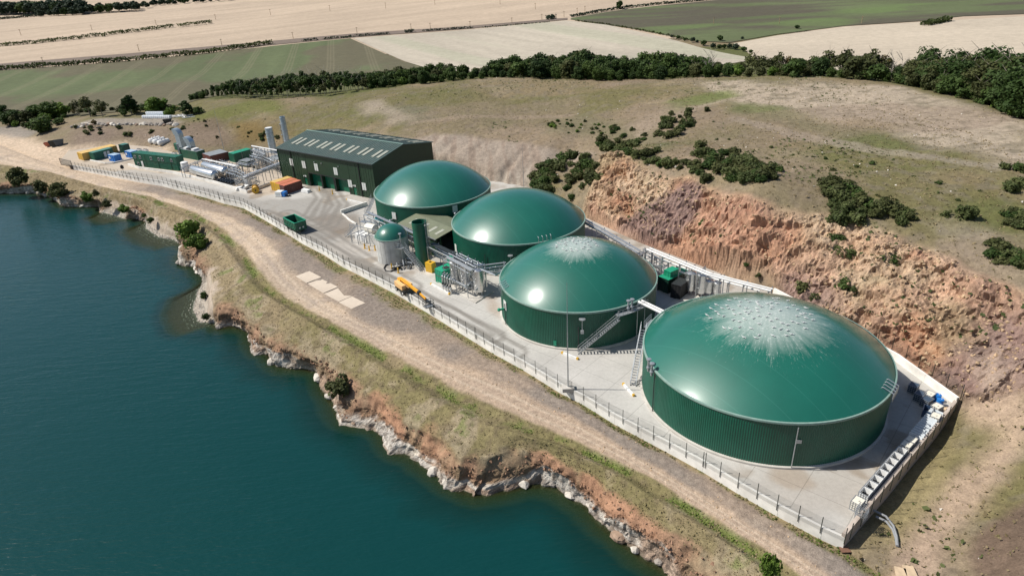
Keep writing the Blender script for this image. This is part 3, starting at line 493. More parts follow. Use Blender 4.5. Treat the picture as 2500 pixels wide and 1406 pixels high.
def mesh_panel_mat():
    m,t,b=nodes('fence mesh'); b.inputs['Base Color'].default_value=(.02,.035,.03,1); b.inputs['Roughness'].default_value=.6
    tr=N(t,'ShaderNodeBsdfTransparent'); ms=N(t,'ShaderNodeMixShader'); tc=N(t,'ShaderNodeTexCoord').outputs['Object']; n=noise(t,3,2,tc)
    t.links.new(math_(t,'ADD',math_(t,'MULTIPLY',n.outputs[0],.06),.13),ms.inputs[0]); t.links.new(tr.outputs[0],ms.inputs[1]); t.links.new(b.outputs[0],ms.inputs[2]); t.links.new(ms.outputs[0],t.nodes['Material Output'].inputs[0]); return m
M_MESH=mesh_panel_mat()
def dome_mat(name,guano,R):
    m,t,b=nodes(name); tc=N(t,'ShaderNodeTexCoord').outputs['Object']; n=noise(t,.12,4,tc); base=ramp(t,n.outputs[0],[(.3,(.004,.098,.066)),(.7,(.006,.122,.083))]).outputs[0]
    sp=noise(t,2.2,3,tc,.8); f=ramp(t,sp.outputs[0],[(.70,(0,0,0)),(.76,(.35,)*3)]); base=mixc(t,f.outputs[0],base,(.22,.30,.26))
    # welded seams of the membrane strips
    sx=N(t,'ShaderNodeSeparateXYZ'); t.links.new(tc,sx.inputs[0]); u=math_(t,'ADD',math_(t,'MULTIPLY',sx.outputs[0],.80),math_(t,'MULTIPLY',sx.outputs[1],.60)); fr=math_(t,'FRACT',math_(t,'DIVIDE',u,3.4)); d=math_(t,'ABSOLUTE',math_(t,'SUBTRACT',fr,.5)); sm=ramp(t,d,[(0,(.5,)*3),(.018,(0,)*3)]); base=mixc(t,math_(t,'MULTIPLY',sm.outputs[0],.6),base,(.05,.22,.17))
    rough=.42; b.inputs['Coat Weight'].default_value=.9; b.inputs['Coat Roughness'].default_value=.17
    if guano:
        r=math_(t,'SQRT',math_(t,'ADD',math_(t,'MULTIPLY',sx.outputs[0],sx.outputs[0]),math_(t,'MULTIPLY',sx.outputs[1],sx.outputs[1])))
        ca=math_(t,'DIVIDE',sx.outputs[0],r); sa=math_(t,'DIVIDE',sx.outputs[1],r); cb=N(t,'ShaderNodeCombineXYZ')
        for i,v in enumerate((math_(t,'MULTIPLY',ca,22.0),math_(t,'MULTIPLY',sa,22.0),math_(t,'MULTIPLY',r,.42))): t.links.new(v,cb.inputs[i])
        st=noise(t,2.4,7,cb.outputs[0],.72); k=math_(t,'DIVIDE',r,R)
        big=noise(t,.35,2,cb.outputs[0],.5); k=math_(t,'ADD',k,math_(t,'MULTIPLY',math_(t,'SUBTRACT',big.outputs[0],.5),.3))
        thr=ramp(t,k,[(.0,(.22,)*3),(.25,(.32,)*3),(.45,(.48,)*3),(.65,(.60,)*3),(.9,(.76,)*3)])
        a=math_(t,'MULTIPLY',math_(t,'SUBTRACT',st.outputs[0],thr.outputs[0]),4.5); a=N(t,'ShaderNodeClamp').inputs[0].node if False else a
        sk=noise(t,2.6,6,tc,.75); spk=ramp(t,sk.outputs[0],[(.40,(.05,)*3),(.58,(1,)*3)]); cl=N(t,'ShaderNodeClamp'); t.links.new(a,cl.inputs[0]); wash=ramp(t,k,[(.05,(.6,)*3),(.3,(.42,)*3),(.52,(0,)*3)]); fin=N(t,'ShaderNodeMath',operation='MAXIMUM'); t.links.new(math_(t,'MULTIPLY',math_(t,'MULTIPLY',cl.outputs[0],spk.outputs[0]),.8),fin.inputs[0]); t.links.new(wash.outputs[0],fin.inputs[1])
        base=mixc(t,fin.outputs[0],base,(.56,.60,.56)); t.links.new(math_(t,'ADD',math_(t,'MULTIPLY',fin.outputs[0],.3),.46),b.inputs['Roughness'])
    else: b.inputs['Roughness'].default_value=rough
    t.links.new(base,b.inputs['Base Color']); b.inputs['Specular IOR Level'].default_value=.5; return m
# ------------------------------------------------------------------ gas domed tanks
def cylhit(k,px,py,dr=0.0):
    x,y,R,_=TANKS[k]; R+=dr; d=RT*(px-IMG_W/2)+UP*(IMG_H/2-py)+FW*FPX; o=np.array([-x,-y]); a=d[:2]@d[:2]; b=o@d[:2]; cc=o@o-R*R; D=max(b*b-a*cc,0); t=(-b-math.sqrt(D))/a; return np.array([d[0]*t,d[1]*t,CAMZ+d[2]*t])
def cap_z(R,h,r): Rs=(R*R+h*h)/(2*h); return WALLH+h-Rs+math.sqrt(max(Rs*Rs-r*r,0))
TANK={}
TL={4:'largest green domed tank in the front corner, white bird droppings spread over its top',3:'green domed tank with a smaller patch of bird droppings, second from the front',2:'clean green domed tank third from the front, behind the silver filter vessels',1:'clean green domed tank at the rear beside the warehouse'}
for k,(x,y,R,h) in TANKS.items():
    e=thing('digester_tank',(x,y,0),0,TL[k],'storage tank','green domed tanks in a row'); TANK[k]=e; nr=int(2*math.pi*R/.30); pr=[]
    mb=MB()
    for i in range(nr*4):
        t=2*math.pi*i/(nr*4); rr=R+(.0 if i%4 in(0,1) else .035); pr.append((rr*math.cos(t),rr*math.sin(t)))
    n=len(pr); mb.add([(a,b,.3) for a,b in pr]+[(a,b,WALLH-.15) for a,b in pr],[(i,(i+1)%n,n+(i+1)%n,n+i) for i in range(n)]); mb.o('wall',M_TANKW,e)
    MB().lathe([(R-.3,0),(R+.32,0),(R+.32,.28),(R-.05,.34)],128).o('plinth',M_CONC,e,True)
    Rs=(R*R+h*h)/(2*h); am=math.asin(R/Rs); MB().lathe([(max(Rs*math.sin(am*(1-i/40)),.001),WALLH+h-Rs+Rs*math.cos(am*(1-i/40))) for i in range(41)],160).o('gas_dome',dome_mat('membrane %d'%k,k>2,R*(.98 if k==4 else .78)) ,e,True)
    MB().lathe([(R-.05,WALLH-.22),(R+.14,WALLH-.22),(R+.19,WALLH-.06),(R+.14,WALLH+.09),(R-.06,WALLH+.12)],160).o('rim',M_RIM,e,True)
    for i in range(0):     # flashing strips between cladding sheets
        t=math.radians(200+i*38); MB().bar(((R+.09)*math.cos(t),(R+.09)*math.sin(t),.3),((R+.09)*math.cos(t),(R+.09)*math.sin(t),WALLH-.2),.10,.05).o('cladding_seam',M_DGREEN,e)
def on_tank(k,name,mb_fn,px,py,mat,dr=.12):
    p=cylhit(k,px,py,dr); x,y,R,_=TANKS[k]; a=math.atan2(p[1]-y,p[0]-x); mb=MB((x,y,0)); mb_fn(mb,p,np.array([math.cos(a),math.sin(a),0]),np.array([-math.sin(a),math.cos(a),0])); return mb.o(name,mat,TANK[k])
def plate(w_,h_):
    def f(mb,p,nv,tv): mb.bar(p-np.array([0,0,h_/2]),p+np.array([0,0,h_/2]),w_,.08,up=nv)
    return f
for k,px,py in [(3,1233,745),(2,1113,606),(1,962,527),(1,1111,510)]: on_tank(k,'inspection_panel',plate(1.25,1.7),px,py,M_LOUV); on_tank(k,'mixer_bracket',lambda mb,p,nv,tv:(mb.bar(p-nv*.1,p+nv*.9,.3,.3),mb.ball(p+nv*.9,.32,8,5)),px-3,py+9,M_GREENB if k==3 else M_GALV)
def downpipe(z0,z1,off):
    def f(mb,p,nv,tv): q=p+tv*off+nv*.12; mb.cyl((q[0],q[1],z0),(q[0],q[1],z1),.07,8)
    return f
for k,px in [(4,1942),(4,1590),(3,1412),(3,1237),(2,1185)]: on_tank(k,'downpipe',downpipe(.35 if k!=3 else .4,6.6 if k==4 else 4.6,0),px,{4:1080,3:800,2:640}[k],M_DARK if px!=1942 else M_GALV)
def hooks(i):
    def f(mb,p,nv,tv):
        q=p+tv*(i*.75-1.1); q[2]=WALLH; mb.tube([q+nv*.35+np.array([0,0,-.9]),q+nv*.35+np.array([0,0,.35]),q-nv*1.0+np.array([0,0,.85]),q-nv*1.2+np.array([0,0,.65])],.06,6)
    return f
for i in range(4): on_tank(4,'ballast_pipe',hooks(i),2186,930,M_GALV); on_tank(3,'ballast_pipe',hooks(i),1225,690,M_GALV)
for i in range(4): on_tank(2,'ballast_pipe',lambda mb,p,nv,tv:mb.tube([(p+tv*(i*.9-1.3))+np.array([0,0,-.3]),(p+tv*(i*.9-1.3))+np.array([0,0,.9]),(p+tv*(i*.9-1.3))-nv*.5+np.array([0,0,1.0])],.06,6),1330,588,M_GALV)
def toplamp(mb,p,nv,tv):
    q=p+nv*.35; mb.tube([q+np.array([0,0,-1.2]),q+np.array([0,0,.9])],.05,6); mb.lathe([(.02,0),(.55,.12),(.55,.2),(.02,.25)],10,(q[0],q[1],q[2]+.9)); mb.box(q[0]-.25,q[1]-.25,q[2]-1.6,q[0]+.25,q[1]+.25,q[2]-1.1)
on_tank(3,'vent_cowl',toplamp,1421,790,M_GALV); on_tank(3,'valve_box',plate(.5,.9),1355,838,M_GREENB); on_tank(4,'vent_cowl',plate(.6,.5),1951,1078,M_GALV); on_tank(2,'vent_cowl',toplamp,1247,634,M_GALV)
for k,px,py in [(3,1534,748),(3,1543,744),(4,1590,771),(4,1599,764)]:   # pressure relief valves on the rims
    p=cylhit(k,px,py,.45); p[2]=WALLH-.3; v=thing('relief_valve',p,0,{1534:'left relief valve of the pair on the rim above the front stair',1543:'right relief valve of the pair on the rim above the front stair',1590:'left relief valve of the pair on the rim of the largest tank',1599:'right relief valve of the pair on the rim of the largest tank'}[px],'valve','relief valves on tank rims')
    MB().cyl((0,0,-.6),(0,0,.9),.17,10).o('body',M_GALV,v,True); MB().lathe([(.01,1.5),(.36,1.45),(.36,1.32),(.2,1.2),(.14,.9)],12).o('cap',M_GALV,v,True); MB().lathe([(.3,-.1),(.3,.15),(.17,.15)],12).o('flange',M_GALV,v,True)
# roosting gulls
def gull_mesh():
    mb=MB(); mb.lathe([(.001,-.30),(.05,-.24),(.10,-.08),(.115,.06),(.085,.18),(.05,.25),(.001,.27)],8)
    v=np.array(mb.v); mb.v=[(p[2],p[0],p[1]*.9+.16+.12*max(p[2],0)) for p in v]
    mb.ball((.29,0,.30),.062,7,5); mb.cyl((.34,0,.295),(.41,0,.285),.018,5,.004); mb.add([(-.26,-.05,.17),(-.26,.05,.17),(-.46,.06,.17),(-.46,-.06,.17)],[(0,1,2,3)])
    for s in(-1,1): mb.cyl((.03,s*.04,0),(.03,s*.04,.08),.012,4)
    return mb
GULL=gull_mesh().mesh('gull',pm('white plumage',(.78,.78,.76),.8,0,.05,3),True); WING=MB().add([(.15,.10,.25),(-.30,.10,.20),(-.42,.04,.17),(.12,.13,.17),(.15,-.10,.25),(-.30,-.10,.20),(-.42,-.04,.17),(.12,-.13,.17)],[(0,1,2),(0,2,3),(4,6,5),(4,7,6)]).mesh('wing',pm('grey wing feathers',(.30,.31,.32),.8,0,.1,3))
for k,n,rad,ofx,ofy in [(4,78,6.6,-.8,.6),(3,42,3.6,-.4,.8)]:
    x,y,R,h=TANKS[k]; pts=[]
    while len(pts)<n:
        r=rad*math.sqrt(random.random()); t=random.random()*6.28; p=(ofx+r*math.cos(t)*1.15,ofy+r*math.sin(t)*.95)
        if all((p[0]-q[0])**2+(p[1]-q[1])**2>.42 for q in pts): pts.append(p)
    for p in pts:
        z=cap_z(R,h,math.hypot(*p)); b=thing('gull',(x+p[0],y+p[1],z),random.uniform(-.5,1.1)+2.6,'white gull resting among the droppings on top of the %s'%('largest tank dome' if k==4 else 'second tank dome from the front'),'bird','gulls on the largest dome' if k==4 else 'gulls on the second dome')
        b.scale=(.8,)*3; link('body',GULL,b); link('wing',WING,b)
# ------------------------------------------------------------------ walls and fence
def wall_run(name,pts,th,z0,z1,mat,label):
    e=thing(name,(pts[0][0],pts[0][1],0),0,label,'wall'); n=len(pts); pts=[np.array(p[:2],float) for p in pts]
    for i in range(n-1):
        a,b=pts[i],pts[i+1]; L=np.linalg.norm(b-a); t=(b-a)/L; nv=np.array([-t[1],t[0]]); m=max(1,int(round(L/5.0)))
        for j in range(m):
            p=a+(b-a)*j/m; q=a+(b-a)*(j+1)/m-t*.03; MB((pts[0][0],pts[0][1],0)).prism([p,q,q+nv*th,p+nv*th],z0,z1).o('wall_panel',mat,e)
    return e
fw=[p for p in F_W[i0:i1+1]]; wall_run('retaining_wall',fw,.32,-1.9,.22,M_CONCW,'long low pale concrete wall along the lake side of the yard')
C2=CORNER[:2]; B2=BACKC[:2]
wall_run('retaining_wall',[C2,B2],.45,-2.2,.75,pm('right wall concrete',(.47,.40,.345),.85,0,.14,.6,.2,dirt=.4),'straight concrete wall closing the right end of the yard')
wall_run('retaining_wall',[B2]+[P(a,b,0)[:2] for a,b in[(2190,880),(2050,802),(1890,717)]],.4,-.6,1.25,M_CONCW,'white concrete wall behind the largest tank at the foot of the rock')
POSTM=MB().box(-.035,-.035,0,.035,.035,2.45).mesh('post',M_POST); PANM=MB().add([(0,0,0),(1,0,0),(1,0,2.0),(0,0,2.0)],[(0,1,2,3)]).mesh('mesh_panel',M_MESH); RAILM=MB().box(0,-.012,1.98,1,.012,2.01).mesh('rail',M_POST)
def fence(pts,z,label,sp=2.55,lean=0,every=9):
    e=thing('mesh_fence',(*pts[0][:2],z),0,label,'fence'); pl=np.array([p[:2] for p in pts],float); s=np.r_[0,np.cumsum(np.linalg.norm(np.diff(pl,axis=0),axis=1))]; n=int(s[-1]/sp); t=np.linspace(0,s[-1],n+1); q=np.stack([np.interp(t,s,pl[:,0]),np.interp(t,s,pl[:,1])],1)-pl[0]
    for i in range(n+1):
        o=link('post',POSTM,e); o.location=(*q[i],0)
        if i%every==every-1 and i<n:
            d=(q[i+1]-q[i]); d/=np.linalg.norm(d); o=link('post',POSTM,e); o.location=(*(q[i]+d*.35),0)
        if i<n:
            d=q[i+1]-q[i]; L=float(np.linalg.norm(d)); a=math.atan2(d[1],d[0])
            for nm,me in(('mesh_panel',PANM),): o=link(nm,me,e); o.location=(*q[i],.38); o.rotation_euler=(0,0,a); o.scale=(L,1,1)
    return e
fence([(p[0]-.06,p[1]-.06) for p in fw[2:]],-.62,'long dark mesh fence on posts along the lake side wall')
fence([(p[0]-.05,p[1]-.05) for p in fw[:3]],-.9,'short stretch of dark fence left of the entrance kerb',2.0,0,99)
fence([C2+[.5,0],B2+[.5,0]],.0,'mesh fence on the wall at the right end of the yard',2.6,0,99)
fence([B2+[.6,.5]]+[P(a,b,0)[:2]+np.array([.7,.7]) for a,b in[(2190,880),(2050,802),(1890,717),(1700,642),(1560,590),(1422,526)]],.55,'mesh fence at the foot of the rock face behind the tanks',2.6,0,99)
# entrance gate (open leaf of vertical bars)
g0=P(150,403,-.3); g1=P(178,411,-.5); gt=thing('entrance_gate',g0,math.atan2(g1[1]-g0[1],g1[0]-g0[0]),'dark barred gate leaf at the far left end of the fence','gate'); L=float(np.linalg.norm((g1-g0)[:2]))
MB().bar((0,0,.1),(L,0,.1),.1).bar((0,0,2.4),(L,0,2.4),.1).bar((0,0,0),(0,0,2.5),.14).bar((L,0,0),(L,0,2.5),.14).o('gate_frame',M_DARK,gt)
BARM=MB().box(-.04,-.04,.1,.04,.04,2.4).mesh('gate_bar',M_DARK)
for i in range(1,14): o=link('gate_bar',BARM,gt); o.location=(L*i/14,0,0)
# ------------------------------------------------------------------ warehouse
A=P(692,440,0); B=P(921,488,0); dv=(B-A)[:2]; LW=float(np.linalg.norm(dv)); tx=dv/LW; ty=np.array([-tx[1],tx[0]]); rz=math.atan2(tx[1],tx[0]); EAVE=10.1
bk=(P(1057.5,347,EAVE)-P(912,400.6,EAVE))[:2]; DW=float(bk@ty); ridge=P(987,360.6,EAVE+2.2); RID=EAVE+2.35
wh=thing('warehouse',A,rz,'dark green steel warehouse with three roller doors and rows of rooflights','building')
def onwall(px,py):      # photo point on the front wall plane -> (x along wall, z)
    d=RT*(px-IMG_W/2)+UP*(IMG_H/2-py)+FW*FPX; nrm=np.array([ty[0],ty[1],0]); t=(A-np.array([0,0,CAMZ]))@nrm/(d@nrm); p=np.array([0,0,CAMZ])+d*t; return float((p-A)[:2]@tx),float(p[2])
z650=lambda a,b:(650+a/5.952,280+b/5.952)
doors=[]
for l,r,tp in [((620,850),(785,882),0),((805,885),(972,915),0),((1000,926),(1190,962),0)]:
    x0,zt=onwall(*z650(*l)); x1,_=onwall(*z650(*r)); doors.append((x0,x1,min(zt,5.6)))
pd=[onwall(*z650(590,1010))[0],onwall(*z650(1305,1175))[0]]
ops=sorted([(x0,x1,z) for x0,x1,z in doors]+[(p-.6,p+.6,2.3) for p in pd])
mb=MB(); xs=0; th=.28
for x0,x1,z in ops: mb.box(xs,0,0,x0,th,EAVE); mb.box(x0,0,z,x1,th,EAVE); xs=x1
mb.box(xs,0,0,LW,th,EAVE)
mb.box(0,DW-th,0,LW,DW,EAVE)
for x in (0,LW-th): mb.prism([(0,0)],0,0) if False else mb.add([(x,th,0),(x,DW-th,0),(x,DW-th,EAVE),(x,DW/2,RID-.1),(x,th,EAVE),(x+th,th,0),(x+th,DW-th,0),(x+th,DW-th,EAVE),(x+th,DW/2,RID-.1),(x+th,th,EAVE)],[(0,1,2,3,4),(9,8,7,6,5),(0,5,6,1),(1,6,7,2),(2,7,8,3),(3,8,9,4),(4,9,5,0)])
mb.o('wall',M_DGREEN,wh)
rb=MB()
for i in range(int(LW/1.0)):
    x=i*1.0+.5; 
    for a,b in(((x,-.02,0.2),(x,-.02,EAVE-.2)),):
        if not any(o0-.1<x<o1+.1 for o0,o1,_ in ops): rb.bar(a,b,.06,.035,up=(0,1,0))
rb.o('cladding_rib',M_DGREEN,wh)['kind']='stuff'
sl_=math.hypot(DW/2+.4,RID-EAVE)
for nm,sg in(('roof_slope',1),('roof_slope',-1)):
    y0=-.4 if sg>0 else DW+.4; m=MB(); n=int(LW/.9)
    m.add([(-.3,y0,EAVE-.1),(LW+.3,y0,EAVE-.1),(LW+.3,DW/2,RID),(-.3,DW/2,RID),(-.3,y0,EAVE+.1),(LW+.3,y0,EAVE+.1),(LW+.3,DW/2,RID+.2),(-.3,DW/2,RID+.2)],[(0,1,2,3),(7,6,5,4),(0,4,5,1),(1,5,6,2),(2,6,7,3),(3,7,4,0)])
    m.o(nm,M_ROOFG,wh); m=MB()
    for i in range(n): x=(i+.5)*LW/n; m.bar((x,y0,EAVE+.13),(x,DW/2,RID+.23),.05,.06)
    m.o('roof_rib',M_ROOFG,wh)['kind']='stuff'
    for i in range(7):
        for j in(0,1):
            x=LW*(.068+.1405*i)+j*2.0; f0,f1=(.29,.62) if sg>0 else (.22,.55); za=EAVE+.1+(RID+.1-EAVE)*f0; zb=EAVE+.1+(RID+.1-EAVE)*f1; ya=y0+(DW/2-y0)*f0; yb=y0+(DW/2-y0)*f1
            MB().bar((x+.5,ya,za+.06),(x+.5,yb,zb+.06),1.0,.12).o('rooflight',M_SKYL,wh)
MB().bar((-.3,DW/2,RID+.26),(LW+.3,DW/2,RID+.26),.5,.1).o('ridge_cap',M_RIM,wh)
MB().bar((-.3,-.5,EAVE-.02),(LW+.3,-.5,EAVE-.02),.22,.22).o('gutter',M_DARK,wh)
for a,b in[(375,700),(1360,900)]: x,_=onwall(*z650(a,b)); MB().bar((x,-.09,0),(x,-.09,EAVE-.1),.18,.16,up=(0,1,0)).o('downpipe',M_BLACK,wh)
for x in (LW*.0+.02,LW-.02): MB().bar((x,-.06,0),(x,-.06,EAVE-.1),.2,.1,up=(0,1,0)).o('corner_trim',M_DGREEN,wh)
for a,b in[(367,690),(548,728),(728,765),(1010,825),(1220,1003),(1424,1046)]:
    x,z=onwall(*z650(a,b)); f=MB().box(x-.75,-.1,z-1.05,x+.75,-.01,z+1.05).o('louvre',M_LOUV,wh); MB().bar((x,-.12,z-1.0),(x,-.12,z+1.0),.05,.03,up=(0,1,0)).o('mullion',M_GALV,f)
for x0,x1,z in doors:
    d=MB()
    for q in range(int(z/.3)): d.box(x0+.05,1.05,q*.3,x1-.05,1.12+.03*(q%2),min(q*.3+.29,z))
    d.o('roller_door',M_DOORG,wh); MB().box(x0-.12,th,0,x0,1.1,z).box(x1,th,0,x1+.12,1.1,z).box(x0,th,z,x1,1.1,z+.12).o('door_reveal',M_DGREEN,wh); MB().box(x0-.3,-.05,0,x0,-.01,z+.25).box(x1,-.05,0,x1+.3,-.01,z+.25).box(x0,-.05,z,x1,-.01,z+.25).o('door_trim',M_BLACK,wh)
for p in pd:
    d=MB().box(p-.55,.1,0,p+.55,.2,2.25).o('personnel_door',M_DOORG,wh); MB().box(p+.3,.05,1.0,p+.42,.1,1.12).o('handle',M_GALV,d); MB().box(p-.5,-.25,2.7,p-.2,-.02,3.0).o('wall_lamp',M_WHITE,wh); MB().box(p+.05,-.06,1.9+.7,p+.5,-.02,2.2+.9).o('safety_sign',M_WHITE,wh)
for a in (700,800,1040): x,_=onwall(*z650(a,700)); MB().box(x-.12,-.2,7.6,x+.12,-.02,7.9).o('wall_lamp',M_GALV,wh)
# ------------------------------------------------------------------ plant and equipment
z5=lambda a,b:(820+a/5.682,480+b/5.682); z7=lambda a,b:(900+a/7.8125,500+b/7.8125); z8=lambda a,b:(1000+a/7.8125,580+b/7.8125); zr=lambda a,b:(1400+a/4.808,500+b/4.808)
zl=lambda a,b:(180+a/6.25,290+b/6.25); zm=lambda a,b:(420+a/6.25,270+b/6.25); zc=lambda a,b:(1980+a/3.842,1040+b/3.842); zb=lambda a,b:(2050+a/5.022,840+b/5.022); zy=lambda a,b:(560+a/5.625,440+b/5.625); zk=lambda a,b:(400+a/3.514,600+b/3.514)
def frame(name,A,B,label,cat,group=None,z=0):
    a=P(*A,z) if len(A)==2 else np.array(A,float); b=P(*B,z) if len(B)==2 else np.array(B,float); d=b-a; return thing(name,a,math.atan2(d[1],d[0]),label,cat,group),float(np.linalg.norm(d[:2]))
def ribbed(mb,x0,y0,x1,y1,z0,z1,pitch=.55,dep=.05):
    L=math.hypot(x1-x0,y1-y0); tx_,ty_=(x1-x0)/L,(y1-y0)/L; n=max(2,int(L/pitch)); pr=[]
    for i in range(n):
        s=L*i/n; w_=L/n
        for f,d in((.0,0),(.42,0),(.5,dep),(.92,dep)): pr.append((x0+tx_*(s+w_*f)+ty_*-d*-1*-1,y0+ty_*(s+w_*f)+tx_*d*1)) 
    pr.append((x1,y1)); m=len(pr); mb.add([(a,b,z0) for a,b in pr]+[(a,b,z1) for a,b in pr],[(i,i+1,m+i+1,m+i) for i in range(m-1)])
def container(name,A,B,dep,h,label,cat,mat,roof=None,endmat=None,group=None,windows=(),z=0,width=None,doors='x0'):
    e,L=frame(name,A,B,label,cat,group,z); L=width or L; mb=MB(); g=.09
    ribbed(mb,g,0.03,L-g,0.03,.15,h-.12); ribbed(mb,L-.03,g,L-.03,dep-g,.15,h-.12); ribbed(mb,L-g,dep-.03,g,dep-.03,.15,h-.12); ribbed(mb,.03,dep-g,.03,g,.15,h-.12); mb.o('side_panel',mat,e)
    fr=MB()
    for x in(0,L-g):
        for y in(0,dep-g): fr.box(x,y,0,x+g,y+g,h)
    for zz in((0,.16),(h-.13,h)): fr.box(g,0,zz[0],L-g,g*.8,zz[1]).box(g,dep-g*.8,zz[0],L-g,dep,zz[1]).box(0,g,zz[0],g*.8,dep-g,zz[1]).box(L-g*.8,g,zz[0],L,dep-g,zz[1])
    fr.o('corner_frame',mat,e); rf=MB().box(g*.8,g*.8,h-.08,L-g*.8,dep-g*.8,h+.01); n=max(2,int(max(L,dep)/.6))
    for i in range(1,n):
        if L>dep: rf.box(L*i/n-.1,.1,h+.012,L*i/n+.1,dep-.1,h+.035)
        else: rf.box(.1,dep*i/n-.1,h+.012,L-.1,dep*i/n+.1,h+.035)
    rf.o('roof',roof or mat,e)
    if endmat is not None:
        for k in(0,1):
            d=MB().box(.1+k*(L/2-.1),-.05,.2,L/2-.02+k*(L/2-.08),-.005,h-.16).o('door',endmat,e)
            for q in(.25,.6): MB().cyl((.1+(k+q)*(L/2-.1),-.08,.2),(.1+(k+q)*(L/2-.1),-.08,h-.2),.025,6).o('lock_bar',M_GALV,d)
    for (x,zz,w_,hh) in windows: f=MB().box(x-w_/2,-.06,zz,x+w_/2,-.015,zz+hh).o('window',M_WHITE,e); MB().box(x-w_/2+.08,-.08,zz+.08,x+w_/2-.08,-.062,zz+hh-.08).o('pane',M_GLASS,f)
    return e
M_GREENR=pm('green roof paint',(.010,.135,.085),.5,0,.1,.8,dirt=.25); M_PALEB=pm('pale blue roof',(.42,.55,.66),.45,0,.1,1); M_YROOF=pm('faded yellow roof',(.60,.40,.13),.6,0,.14,1,dirt=.3); M_TEALR=pm('teal roof paint',(.05,.19,.16),.5,0,.14,1,dirt=.25)
a_,b_=P(331,406,0),P(437,418,0); LO=float(np.linalg.norm((b_-a_)[:2]))
wz=[(((x-945)/(1600-945))*LO,2.9,.9,1.0) for x in(985,1062,1228,1345,1398,1530)]+[(((x-945)/(1600-945))*LO,.55,.9,1.0) for x in(1005,)]
of=container('site_office',(331,406),(437,418),3.0,4.7,'long green two storey site office of stacked cabins','cabin',M_GREENC,M_GREENR,windows=wz)
MB().box(LO*.17,-.08,.1,LO*.17+.9,-.02,2.1).o('door',M_WHITE,of); MB().box(.1,-.04,2.3,LO-.1,-.015,2.42).o('joint_strip',M_DGREEN,of)
for q in range(int(LO/6.06)): MB().box(6.06*(q+1)-.06,-.05,.1,6.06*(q+1)+.06,-.01,4.6).o('cabin_joint',M_DGREEN,of)
container('shipping_container',zl(80,618),zl(160,642),12.2,2.6,'long pale yellow container behind the green kiosk at far left','container',M_BUFF,M_YROOF,M_YEL)
k1=container('switch_room',zl(330,641),zl(625,562),2.9,2.8,'dark green switch room cabin beside the long yellow container','cabin',M_GREENC,M_TEALR)
for x in(3.6,4.8,9.5): MB().box(x,-.05,.2,x+.9,0,2.2).o('door',M_LOUV if x<5 else M_GREENC,k1)
kb=[container('blue_kiosk',zl(545,645),zl(638,661),2.6,2.3,'blue kiosk with pale roof in front of the dark green switch room','kiosk',M_BLUE,M_PALEB,group='blue kiosks'),container('blue_kiosk',zl(800,588),zl(893,606),2.6,2.3,'blue kiosk with pale roof at the left end of the site office','kiosk',M_BLUE,M_PALEB,group='blue kiosks')]
for e in kb: MB().box(.5,-.05,.9,1.3,-.01,1.7).o('notice',M_WHITE,e); MB().box(1.8,-.04,.15,2.6,-.005,2.0).o('door',M_BLUE,e)
container('small_kiosk',zl(715,516),zl(785,526),2.4,3.0,'small dark green kiosk behind the blue kiosks','kiosk',pm('blackish green paint',(.012,.06,.045),.5,0,.1,1),M_TEALR)
for n,(q,lab) in enumerate([((1012,530),'left white cooling unit behind the site office'),((1110,538),'right white cooling unit behind the site office'),((1548,588),'lone white cooling unit on the sandy ground behind the site office')]):
    p=P(*zl(*q),0); e=thing('cooling_unit',p,-.4,lab,'cooling unit','white cooling units'); b=MB().box(-1,-.5,.1,1,.5,1.7).o('casing',M_WHITE,e); MB().lathe([(.05,1.72),(.38,1.72),(.42,1.78),(.3,1.8)],12,(-.45,0,0)).o('fan_grille',M_BLACK,b); MB().lathe([(.05,1.72),(.38,1.72),(.42,1.78),(.3,1.8)],12,(.45,0,0)).o('fan_grille',M_BLACK,b)
def kerb(pl,label,h=.45,th=.35,mat=None,name='kerb_wall',z0=-.3): return wall_run(name,[P(*q,0)[:2] for q in pl],th,z0,h,mat or M_CONCW,label)
kerb([zl(250,645),zl(480,692),zl(600,688),zl(912,618)],'low white kerb wall round the blue kiosk')
kerb([(313,405),(340,413),(420,424),(520,447),(603,472)],'low pale wall along the road in front of the silver tanks',.8,.3)
kerb([(604,472),(660,452)],'short wall running back beside the yellow cable drum',.8,.3)
# horizontal vessels
def hvessel(name,a,b,r,z,mat,label,cat,group=None,sad=2,smat=None):
    a=P(*a,z);b=P(*b,z); L=float(np.linalg.norm(b-a)); e=thing(name,(a[0],a[1],0),math.atan2(b[1]-a[1],b[0]-a[0]),label,cat,group)
    m=MB(); pr=[(.001,-.45*r)]+[(r*math.sin(t*math.pi/12),-.45*r*math.cos(t*math.pi/12)) for t in range(1,6)]+[(r,0),(r,L)]+[(r*math.cos(t*math.pi/12),L+.45*r*math.sin(t*math.pi/12)) for t in range(1,6)]+[(.001,L+.45*r)]
    m.lathe(pr,24); m.v=[(p[2],p[0],p[1]+z) for p in m.v]; m.f=[tuple(f) for f in m.f]; m.o('shell',mat,e,True)
    for i in range(sad): x=L*(i+.5)/sad if sad>1 else L/2; MB().box(x-.2,-r*.8,0,x+.2,r*.8,z-r*.75).o('saddle',smat or M_CONC,e)
    for x in(L*.3,L*.6): MB().cyl((x,0,z+r-.05),(x,0,z+r+.35),.22,10).o('manway',mat,e,True)
    for x in(.05,L*.5,L-.05): MB().lathe([(r+.005,-.05),(r+.03,-.05),(r+.03,.05),(r+.005,.05)],24).o('band',mat,e) if False else None
    return e
hvessel('gas_vessel',zm(325,905),zm(650,985),1.45,2.1,M_SILV,'front silver horizontal vessel on saddles beside the yard road','pressure vessel','silver horizontal vessels')
